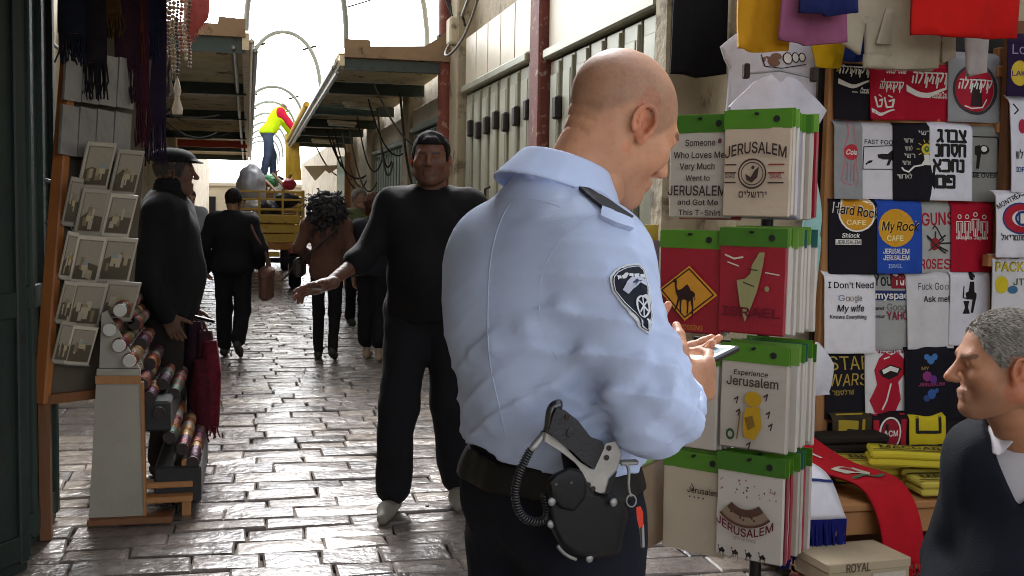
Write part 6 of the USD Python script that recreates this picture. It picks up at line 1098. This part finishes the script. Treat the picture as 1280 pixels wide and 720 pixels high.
# ------------------------------------------------------------------ the man in the light blue uniform shirt
def local_of(t, s):
    o, rz = ORIGIN[str(t.GetPath())]; c, n_ = math.cos(-rz), math.sin(-rz); M = np.array([[c, -n_, 0], [n_, c, 0], [0, 0, 1]])
    return (lambda p: (np.asarray(p) - o) @ M.T / s), (lambda p: (np.asarray(p) * s) @ M + o), M
def cast(t, s, f, pts, off=.003, d0=1.2, n=70):
    """where the sight lines of picture points meet the surface f, lifted by off; in the figure's own metres"""
    loc, wor, M = local_of(t, s); pts = np.atleast_2d(pts); d = np.array([ray(x, y) for x, y in pts]) @ M.T; d /= np.linalg.norm(d, axis=1, keepdims=True); p = np.tile(loc(CAM), (len(pts), 1)) + d * d0
    for _ in range(n): p += d * (f(p) * .55)[:, None]
    p = snap(f, p, off, 3); return p
def collar(t, name, base, ax, r0, flare, h, m, s, gap=.02, front=(1, 0, 0), th=.0035, wave=.0, spread=.2):
    ax = unit(ax); fr = np.asarray(front, float); fr = unit(fr - ax * (fr @ ax)); sd = np.cross(ax, fr)
    def f(p):
        q = p - base; u = q @ ax; x, y = q @ fr, q @ sd; rr = np.hypot(x * .92, y); d = np.abs(rr - (r0 + flare * (h - u) + wave * np.sin(3 * np.arctan2(y, x)))) - th
        return smax(smax(d, np.abs(u - h / 2) - h / 2, .004), np.where(x > 0, gap + (h - u) * spread - np.abs(y), -1), .004)
    mm = surf(f, base - .19, base + .19, .0027); return part(t, name, trimesh.Trimesh(mm.vertices * s, mm.faces, process=False), m, True)
M_shirt = clothm('light_blue_shirt', '#b6c3e0', var=.05, bump=.12, spec=.25); M_navy = clothm('navy_cloth', '#11131c', var=.2, bump=.2); M_belt = mat('black_leather', '#0b0a0b', rough=.5, spec=.3, var=.2, bump=.3, bscale=90, bdist=.003)
LOC_P = at(690, 575, 1.95) * V(1, 1, 0)
def ptint(q, r):
    sm = lambda a, b, x: np.clip((x - a) / (b - a), 0, 1) ** 2 * (3 - 2 * np.clip((x - a) / (b - a), 0, 1))
    scalp = sm(-.012, .012, q[:, 2] + .25 * np.maximum(0, -q[:, 0] - .02) - .45 * np.maximum(0, q[:, 0] - .01) - .012 + .02 * np.sin(q[:, 0] * 60)) * sm(.098, .07, q[:, 0]) * (1 - .55 * sm(.07, .125, q[:, 2]))
    beard = sm(-.035, -.06, q[:, 2]) * sm(.01, .04, q[:, 0]); ear = (np.abs(q[:, 1]) > .0745) & (np.abs(q[:, 0]) < .03); 
    c = np.ones((len(q), 3)); c *= (1 - scalp[:, None] * V(.30, .26, .22)); c *= (1 - beard[:, None] * V(.16, .16, .13)); c[ear] *= V(1.05, .84, .8)
    g = np.random.default_rng(2); c *= (1 - (scalp + .5 * beard)[:, None] * g.uniform(0, .16, (len(q), 1))); nz = meshkit.fbm(q * 38, 3, 5)[:, None] - .5; c *= 1 + nz * V(.1, .26, .28); dots = meshkit.noise(q * 160, 9); c *= np.where(dots > .86, .86, 1.0)[:, None] ** V(.6, 1, 1)
    lip = (q[:, 0] > .09) & (np.abs(q[:, 1]) < .024) & (q[:, 2] < -.044) & (q[:, 2] > -.072); c[lip] *= V(.95, .75, .75)
    brow = (q[:, 0] > .076) & (np.abs(q[:, 2] - .034 - .004 * np.sin(np.abs(q[:, 1]) * 60)) < .006) & (np.abs(np.abs(q[:, 1]) - .031) < .02); c[brow] *= .3; return c
def nape(S, J, HR):
    for k, (x, z) in enumerate(((-.098, -.012), (-.097, -.034), (-.1, -.056))):
        P = [J['head'] + HR @ V(x + .012 * (abs(y) / .05) ** 2, y, z + .004 * math.sin(y * 60 + k)) for y in np.linspace(-.055, .055, 7)]
        q = snap(S, np.array(P), 0.0005, 5)
        for a, b in zip(q, q[1:]): S.sub(cone(a, b, .0012, .0012), .006)
def crease(p):
    out = 0
    for c, r, d, fr, am, ph in (((-.06, -.19, 1.2), .16, (.5, .5, 1.0), 62, .0075, .3), ((.03, -.29, 1.14), .11, (1, .2, -.7), 80, .0065, 1.0), ((-.1, -.06, 1.08), .15, (.35, .6, 1), 60, .0075, 2.0), ((.02, -.2, 1.09), .11, (.9, .4, -.8), 75, .0065, .7), ((-.1, .08, 1.1), .14, (-.3, .3, 1), 55, .006, 1.4), ((-.02, -.22, 1.33), .08, (.8, 1, .4), 100, .003, .2), ((.12, -.2, 1.13), .08, (1, .6, .1), 130, .004, .0)):
        q = p - np.array(c); w = np.exp(-(q * q).sum(1) / (r * r)); s_ = np.sin(q @ unit(d) * fr + ph + 1.0 * np.sin(q @ V(11, -8, 7) + ph)); out = out - am * w * (np.clip(1 - np.abs(s_) * 1.1, 0, 1) ** 2 - .2)
    return out
def folds(S, J):
    # cloth bunched over the belt, loose upper sleeves, soft ridges fanning out from the armpit and the elbow
    S.add(ell((-.005, 0, 1.09), (.132, .166, .07)), .06).add(ell((-.03, .02, 1.245), (.125, .185, .15)), .06).add(cone((-.075, -.08, 1.34), (-.085, -.04, 1.12), .05, .065), .05)
    for q, sg in (('R', -1), ('L', 1)):
        S.add(cone(J['sh' + q] + V(0, sg * .015, -.02), J['el' + q] + V(0, 0, .03), .064, .052), .04).add(cone(J['el' + q] + V(-.01, 0, -.005), J['wr' + q] * .75 + J['el' + q] * .25 + V(0, 0, -.01), .046, .038), .03)
    T_ = S.ops[:]; base = Sdf_(); base.ops = T_
    R_ = [((-.06, -.2, 1.33), (-.125, -.1, 1.24), (-.14, .0, 1.2)), ((-.04, -.22, 1.27), (-.1, -.16, 1.16), (-.13, -.04, 1.09)), ((-.02, -.24, 1.2), (-.06, -.2, 1.1), (-.12, -.1, 1.05)), ((.0, -.3, 1.24), (-.02, -.33, 1.16), (.03, -.34, 1.1)), ((.02, -.3, 1.3), (.05, -.31, 1.2), (.1, -.3, 1.14)), ((-.05, -.3, 1.17), (.0, -.34, 1.12), (.08, -.28, 1.08)), ((.0, -.2, 1.12), (-.05, -.2, 1.06), (-.12, -.14, 1.04)), ((.08, -.3, 1.14), (.12, -.24, 1.1), (.16, -.2, 1.14)), ((.02, -.34, 1.14), (.06, -.33, 1.09), (.1, -.27, 1.06))]
    for k, P in enumerate(R_):
        q = snap(base, np.array(P), -.004, 6); q = bez(list(q), 5); q = snap(base, q, -.005, 4)
        for a, b, ra, rb_ in zip(q, q[1:], (.005, .009, .010, .007), (.009, .010, .007, .004)): S.add(cone(a, b, ra, rb_), .024)
tp_, J, HR, hd, ff = human('person', 'man with a shaven head in a light blue uniform shirt, looking down at a phone', LOC_P, face(DIRX(35)), 1.78, g=1.0, lean=.0, hp=math.radians(31), hy=math.radians(-8), hoff=(.085, -.02, -.058), neckx=.01, neck=.056, jset=dict(shL=(-.03, .125, 1.345), shR=(-.03, -.14, 1.35), chest=(-.02, 0, 1.255), neck=(-.005, 0, 1.452)),
    arms={'R': ((.0, -.25, 1.12), (.172, -.125, 1.125)), 'L': ((.06, .25, 1.09), (.2, .02, 1.15))}, top=dict(mat=M_shirt, grow=.026, agrow=.012, sleeve=.76, cuff=.014, hem=1.025, wr=.0012, res=.0055, ops=folds, crease=crease, seed=4), bot=dict(mat=M_navy, grow=.022, cuff=.035, waist=1.035, seatgrow=.004, res=.01), skin='#b98666', res=.018, hres=.0036, skin_tint=ptint, hops=nape, nose=.8,
    hands={'R': dict(ah=V(.88, .12, .2), nrm=V(-.15, .95, .1), side=-1, curl=(.75, .8, .85, .9), thumb=.45, tcurl=.25, spread=.03), 'L': dict(ah=V(.9, -.42, .1), nrm=V(0, -.55, .75), side=1, curl=(.16, .3, .45, .5), thumb=.3, tcurl=.15)})
S_ = ff['s']; f_sh = ff['top']; loc_p, wor_p, _M = local_of(tp_, S_)
collar(tp_, 'collar', J['neck'] + V(.005, 0, .0), V(.35, 0, 1), .072, .55, .06, M_shirt, S_, gap=.012)
def sheet(t, name, S, f, px_pts, m, th=.003, off=.001, edge=4.0, label=None):
    """thin cloth patch with the outline px_pts lying on the surface f"""
    v, F_ = trimesh.creation.triangulate_polygon(Polygon(px_pts).buffer(0), engine='earcut'); v3, F_ = trimesh.remesh.subdivide_to_size(np.c_[v, np.zeros(len(v))], F_, edge, max_iter=8)
    a, b = cast(t, S, f, v3[:, :2], off), cast(t, S, f, v3[:, :2], off + th); e = trimesh.Trimesh(v3, F_, process=False); 
    bd_ = np.array([x for x, c in zip(*np.unique(e.edges_sorted, axis=0, return_counts=True)) if c == 1]); n_ = len(a); side = np.vstack([np.c_[bd_[:, 0], bd_[:, 1], bd_[:, 1] + n_], np.c_[bd_[:, 0], bd_[:, 1] + n_, bd_[:, 0] + n_]])
    return part(t, name, trimesh.Trimesh(np.vstack([a, b]) * S, np.vstack([F_[:, ::-1], F_ + n_, side]), process=False), m, False, label=label)
sheet(tp_, 'epaulette', S_, f_sh, [(723, 238), (735, 240), (760, 254), (789, 274), (784, 276), (752, 262)], mat('epaulette_black', '#14171c', rough=.7), .006)
sheet(tp_, 'strap_loop', S_, f_sh, [(752, 264), (784, 277), (789, 281), (788, 289), (768, 283), (750, 274)], M_shirt, .009)
bg = [(761.5, 347), (768, 338), (781, 331), (797, 329), (805, 336), (808, 354), (816, 395), (811, 418), (800, 410), (777.5, 382.5), (765, 363)]; bP = Polygon(bg)
badge = sheet(tp_, 'badge', S_, f_sh, bg, inkm('#d0d3d8'), .003)
A = Art(); A.geom('#1a1e2c', bP.buffer(-2.2)); A.geom('#c9ccd4', bP.buffer(-3.6).exterior.buffer(.5))
for k in range(5): A.poly('#d0d3d8', [(768 + 7.2 * k, 346 - 2.3 * k + .4 * k * k), (774 + 7.2 * k, 344.5 - 2.0 * k + .4 * k * k), (774.5 + 7 * k, 349 - 2.0 * k + .4 * k * k), (769 + 7 * k, 351 - 2.3 * k + .4 * k * k)])
A.poly('#b9bed0', [(777, 361), (784, 350), (795, 346), (803, 350), (805, 360), (798, 357), (790, 360), (784, 367)]); A.line('#39405c', [(792, 350), (796, 357), (789, 354), (798, 352), (792, 357)], .9)
A.ring('#d0d3d8', 800, 384, 8, 15, 2.2); A.line('#d0d3d8', [(795, 376), (806, 390)], 2); A.line('#d0d3d8', [(806, 376), (796, 391)], 2); A.line('#d0d3d8', [(801, 371), (801, 398)], 1.6); A.line('#d0d3d8', [(806, 402), (810, 410)], 3)
for k, (col, v, F_) in enumerate(A.merged()):
    v3, F_ = trimesh.remesh.subdivide_to_size(np.c_[v, np.zeros(len(v))], F_, 4, max_iter=8); part(badge, 'emblem', (cast(tp_, S_, f_sh, v3[:, :2], .0052 + .0007 * k) * S_, F_), inkm(col))
def seam(px_pts, r=.0016, off=-.0003, m=None, name='seam'):
    q = cast(tp_, S_, f_sh, spline(np.array(px_pts, float), 40), off); part(tp_, name, tube(q * S_, r, 5), m or M_shirt, True)
seam([(628, 252), (640, 249), (668, 249), (700, 259)], .0012, -.0006); seam([(636, 256), (618, 300), (610, 380), (612, 450), (622, 500), (632, 548)], .0018, -.0006, name='back_pleat'); seam([(742, 268), (700, 300), (676, 350), (676, 400), (700, 452)], .0012, -.0006, name='arm_seam')
f_bt = ff['bot']
def beltf(p): return smax(f_bt(p) - .008, np.abs(p[:, 2] - .995) - .026, .004)
bm_ = surf(beltf, V(-.3, -.32, .9), V(.3, .32, 1.1), .006); part(tp_, 'belt', trimesh.Trimesh(bm_.vertices * S_, bm_.faces, process=False), M_belt, 40)
# holster, pistol, lanyard and keys at the right hip: each its own thickness, standing off the trousers
hp0, hn = wor_p(V(-.085, -.205, .93)), None
_w = to_world(tp_); hn = unit(_w(V(-.12, -1, 0)) - _w(V(0, 0, 0)))
def hplane(pts, off): return np.array([CAM + ray(x, y) * (((hp0 + hn * off - CAM) @ hn) / (ray(x, y) @ hn)) for x, y in np.atleast_2d(pts)])
def plate(pts, o0, o1, round_=0.0, rd=4):
    """solid of outline pts (picture points on the hip plane), from o0 to o1 off the hip, with its outer edge drawn in"""
    P = Polygon(pts).buffer(0); P = P.buffer(-rd).buffer(rd) if False else P; r_ = np.array(P.exterior.coords)[:-1]
    if not P.exterior.is_ccw: r_ = r_[::-1]
    r_ = np.array([P.exterior.interpolate(i / 60, normalized=True).coords[0] for i in range(60)]); r_ = (np.roll(r_, 1, 0) + r_ * 2 + np.roll(r_, -1, 0)) / 4 if round_ else r_
    In = [np.array([Q.interpolate(i / 60, normalized=True).coords[0] for i in range(60)]) for Q in [Polygon(r_).exterior]]; c = r_.mean(0); n = 60; sh = lambda k: c + (r_ - c) * k
    L = [hplane(r_, o0), hplane(r_, o1 - .004), hplane(sh(.96), o1)] if not round_ else [hplane(r_, o0), hplane(r_, o0 + (o1 - o0) * .5), hplane(sh(.94), o0 + (o1 - o0) * .82), hplane(sh(.8), o1)]
    v = np.vstack(L); f = []
    for a in range(len(L) - 1):
        for i in range(n): j = (i + 1) % n; f += [[a * n + i, a * n + j, (a + 1) * n + j], [a * n + i, (a + 1) * n + j, (a + 1) * n + i]]
    for base in (0, (len(L) - 1) * n): T, F_ = trimesh.creation.triangulate_polygon(Polygon(r_), engine='earcut'); key = {tuple(np.round(p, 4)): i for i, p in enumerate(r_)}; f += [[base + key[tuple(np.round(T[i], 4))] for i in t_] for t_ in F_]
    m = trimesh.Trimesh(v, f, process=False); m.fix_normals(); return m
hb3 = thing('holster', 'black leather holster with rivets on the belt of the man in blue', 'holster', hplane([(730, 690)], 0)[0])
part(hb3, 'pouch', plate([(684, 600), (692, 592), (712, 583), (728, 588), (736, 602), (745, 617), (762, 618), (778, 625), (786, 642), (781, 662), (776, 692), (742, 701), (720, 698), (700, 684), (688, 660), (682, 630)], -.01, .045, 1), M_belt, 40, world=True)
part(hb3, 'thumb_flap', plate([(684, 600), (692, 592), (712, 583), (727, 588), (734, 602), (733, 622), (718, 640), (700, 636), (686, 622)], .03, .056, 1), M_belt, 40, world=True); part(hb3, 'belt_loop', plate([(700, 560), (735, 566), (742, 600), (706, 596)], -.012, .01), M_belt, 40, world=True)
for x, y in ((692, 604), (711, 602), (688, 626), (687, 654), (735, 697), (765, 627), (712, 660)): part(hb3, 'rivet', lathe([(.0062, 0), (.0066, .002), (.005, .004), (.002, .005)], 12, frame(hplane([(x, y)], .048 if y < 640 else .03)[0] + hn * .003, np.cross(hn, (0, 0, 1)), ez=hn)), M_steel, 40, world=True)
part(hb3, 'piping', tube(hplane(spline([(697, 682), (706, 692), (720, 699)], 12), .03), .003, 6), M_steel, True, world=True)
gun = thing('pistol', 'steel and black pistol sitting in the holster, grip up and back', 'pistol', hplane([(735, 600)], 0)[0]); M_gunm = mat('worn_gun_steel', '#a09d96', rough=.38, metal=.55, var=.2, scale=30, bump=.1, bscale=80)
part(gun, 'frame', plate([(681, 540), (689, 544), (706, 559), (725, 578), (743, 589), (757, 554), (770, 551), (778, 568), (761, 616), (749, 618), (733, 608), (727, 590), (719, 579), (700, 564), (679, 551)], .008, .036), M_gunm, 40, world=True)
gp = part(gun, 'grip', plate([(695, 509), (705, 512), (722, 525), (738, 546), (754, 552), (756, 559), (743, 587), (729, 578), (709, 559), (684, 540), (692, 514)], .004, .044), mat('grip_black', '#131214', rough=.5, bump=.6, bscale=240, bdist=.003), 40, world=True)
part(gp, 'grip_medal', lathe([(.006, 0), (.007, .0015), (.004, .002)], 14, frame(hplane([(713, 541)], .0445)[0], np.cross(hn, (0, 0, 1)), ez=hn)), mat('medal_dark', '#2b2a2c', rough=.3, metal=.5), 40, world=True)
for x, y in ((709, 521), (761, 560), (758, 572), (741, 611), (735, 606)): part(gun, 'screw', lathe([(.0042, 0), (.0044, .0015), (.002, .002)], 10, frame(hplane([(x, y)], .0445 if y < 530 else .0365)[0], np.cross(hn, (0, 0, 1)), ez=hn)), M_hasp, 40, world=True)
part(gun, 'magazine_base', tube(hplane(spline([(700, 506), (694, 507), (688, 522), (679, 545)], 16), .024), .0085, 8), mat('polished_black', '#1a1a1d', rough=.15, coat=.8), True, world=True); part(gun, 'hammer', plate([(728, 574), (736, 568), (739, 580), (732, 586)], .012, .03), M_hasp, 40, world=True); part(gun, 'slide_slot', plate([(762, 598), (772, 588), (763, 614), (757, 616)], .036, .038), M_dark, world=True)
ly = thing('lanyard', 'coiled black lanyard cord from the pistol grip to the belt', 'lanyard', hplane([(660, 600)], 0)[0])
cp_ = hplane(spline([(663, 562), (655, 578), (646, 602), (645, 628), (653, 645), (668, 652), (682, 648), (684, 634), (681, 618)], 420), .022); tg = np.gradient(cp_, axis=0); tg /= np.linalg.norm(tg, axis=1, keepdims=True); e1 = np.cross(tg, hn); k = np.arange(420) * 2 * math.pi / 9.5
part(ly, 'coil', tube(cp_ + .0052 * (np.cos(k)[:, None] * e1 + np.sin(k)[:, None] * hn), .0017, 5), mat('lanyard_black', '#1b1a1c', rough=.3, coat=.4), True, world=True); part(ly, 'snap_hook', cat_([tube(hplane([(680, 541), (674, 550), (668, 558), (663, 563)], .026), (.004, .006, .0065, .004), 8)]), M_steel, True, world=True)
ky = thing('key_ring', 'keys with a red fob hanging from the belt of the man in blue', 'keys', hplane([(786, 580)], 0)[0])
part(ky, 'belt_clip', rb(hplane([(786, 578)], .012)[0], (.03, .012, .008), ch=.003), M_steel, world=True); part(ky, 'chain', tube(hplane(spline([(783, 580), (786, 598), (786, 612), (789, 620)], 14), .015), .0025, 6), M_steel, True, world=True)
a_ = np.arange(20) * 2 * math.pi / 20; part(ky, 'ring', tube(hplane(np.c_[789 + 6 * np.cos(a_), 626 + 7.5 * np.sin(a_)], .016), .0016, 5, True), M_steel, True, world=True)
part(ky, 'red_fob', plate([(795, 634), (800, 632), (804, 640), (804, 658), (799, 661), (796, 648)], .012, .022), mat('fob_red', '#c23218', rough=.4), 40, world=True)
for k_ in range(2): part(ky, 'key', plate([(799 + 3 * k_, 655), (802 + 3 * k_, 655), (804 + 2 * k_, 684), (801 + 2 * k_, 685)], .012 + .004 * k_, .015 + .004 * k_), M_steel, 40, world=True)
ph = thing('phone', 'slim dark phone with a lit screen in the hands of the man in blue', 'phone', at(884, 446, 2.03)); Mp = np.eye(3); ex = unit(DIRX(42) * .95 + V(0, 0, .22)); ez = unit(-DIRX(35) * .35 + V(0, 0, 1)); ez = unit(ez - ex * (ex @ ez)); Mp[:, 0], Mp[:, 1], Mp[:, 2] = ex, np.cross(ez, ex), ez; pc = at(884, 446, 2.03)
part(ph, 'case', rb(pc, (.118, .062, .011), Mp, ch=.004), mat('phone_black', '#121214', rough=.25, coat=.5), world=True); part(ph, 'screen', rb(pc + ez * .0062, (.1, .052, .0012), Mp), mat('phone_screen', '#c9d2d0', rough=.15, var=.1, emit=.5), world=True); part(ph, 'screen_text', rb(pc + ez * .007 + ex * .02, (.03, .04, .0006), Mp), inkm('#7f8f96'), world=True)

# ------------------------------------------------------------------ the seated man at the right
LOC_S = at(1304, 460, 2.55) * V(1, 1, 0) + V(0, 0, -.437)
def vcut(S, J): S.sub(lambda p: np.maximum(np.abs(p[:, 1] + .01) - np.maximum(p[:, 2] - 1.31, -.05) * .62, .03 - p[:, 0]) , .004)
def shair(q):
    x, y, z = q.T; lo = np.where(x > .012, .012, np.where(x > -.03, .038, -.05 - .0 * x)); lo = lo + np.clip((x - .03) / .04, 0, 1) * .05; return np.maximum(lo + .006 * np.sin(y * 50 + z * 40) - z, x - .062 - (z - .05) * .25)
ts_, J, HR, hd, fs_ = human('person', 'grey haired man in a navy pullover and white collar, sitting and looking left', LOC_S, face(DIRX(232)), 1.68, shw=.68, shz=-.03, g=.93, belly=.05, lean=.02, hp=math.radians(4), hy=math.radians(-54), hoff=(.085, -.06, -.005), neck=.062, fat=.006, nose=1.1, arms={'L': ((.0, .24, 1.12), (.2, .18, .97)), 'R': ((.0, -.2, 1.12), (.2, -.15, .97))},
    legs={'L': ((.42, .13, .93), (.42, .14, .53)), 'R': ((.42, -.13, .93), (.42, -.14, .53))}, top=dict(mat=clothm('navy_pullover', '#10131c', var=.15, bump=.35, bscale=260), grow=.03, agrow=.03, cuff=.025, hem=.86, wr=.007, res=.009, ops=vcut, name='pullover'), bot=dict(mat=clothm('dark_grey_trousers', '#17171b'), grow=.022, cuff=.03), skin='#9a6a4d', hair=hair_cap('#8a847b', grow=.004, cut=shair, amp=.0008, strands=9000, L=.022), res=.018, hres=.0042, skin_tint=stint)
Ss = fs_['s']; wf = lambda p: smax(smax(fs_['plain'](p), .03 - (p[:, 2] - 1.26), .01), -cone(J['neck'], J['head'] - V(.02, 0, .03), .07, .07)(p), .006)
wm_ = surf(wf, V(-.25, -.3, 1.2), V(.25, .3, 1.55), .008); M_wsh = clothm('white_shirt', '#bdb9bd', var=.05); part(ts_, 'undershirt', trimesh.Trimesh(wm_.vertices * Ss, wm_.faces, process=False), M_wsh, True)
collar(ts_, 'collar', J['neck'] + V(.005, 0, -.028), V(.18, 0, 1), .08, .62, .07, M_wsh, Ss, gap=.006, spread=.75)
stl = thing('stool', 'low wooden stool under the seated man', 'stool', LOC_S * V(1, 1, 0)); part(stl, 'seat', lathe([(.17, .37), (.18, .38), (.18, .4), (.17, .41)], 20), M_wood, 40)
for k in range(4): part(stl, 'leg', bar((.1 * math.cos(k * 1.571 + .78), .1 * math.sin(k * 1.571 + .78), .375), (.16 * math.cos(k * 1.571 + .78), .16 * math.sin(k * 1.571 + .78), 0), .03, .03), M_wood)
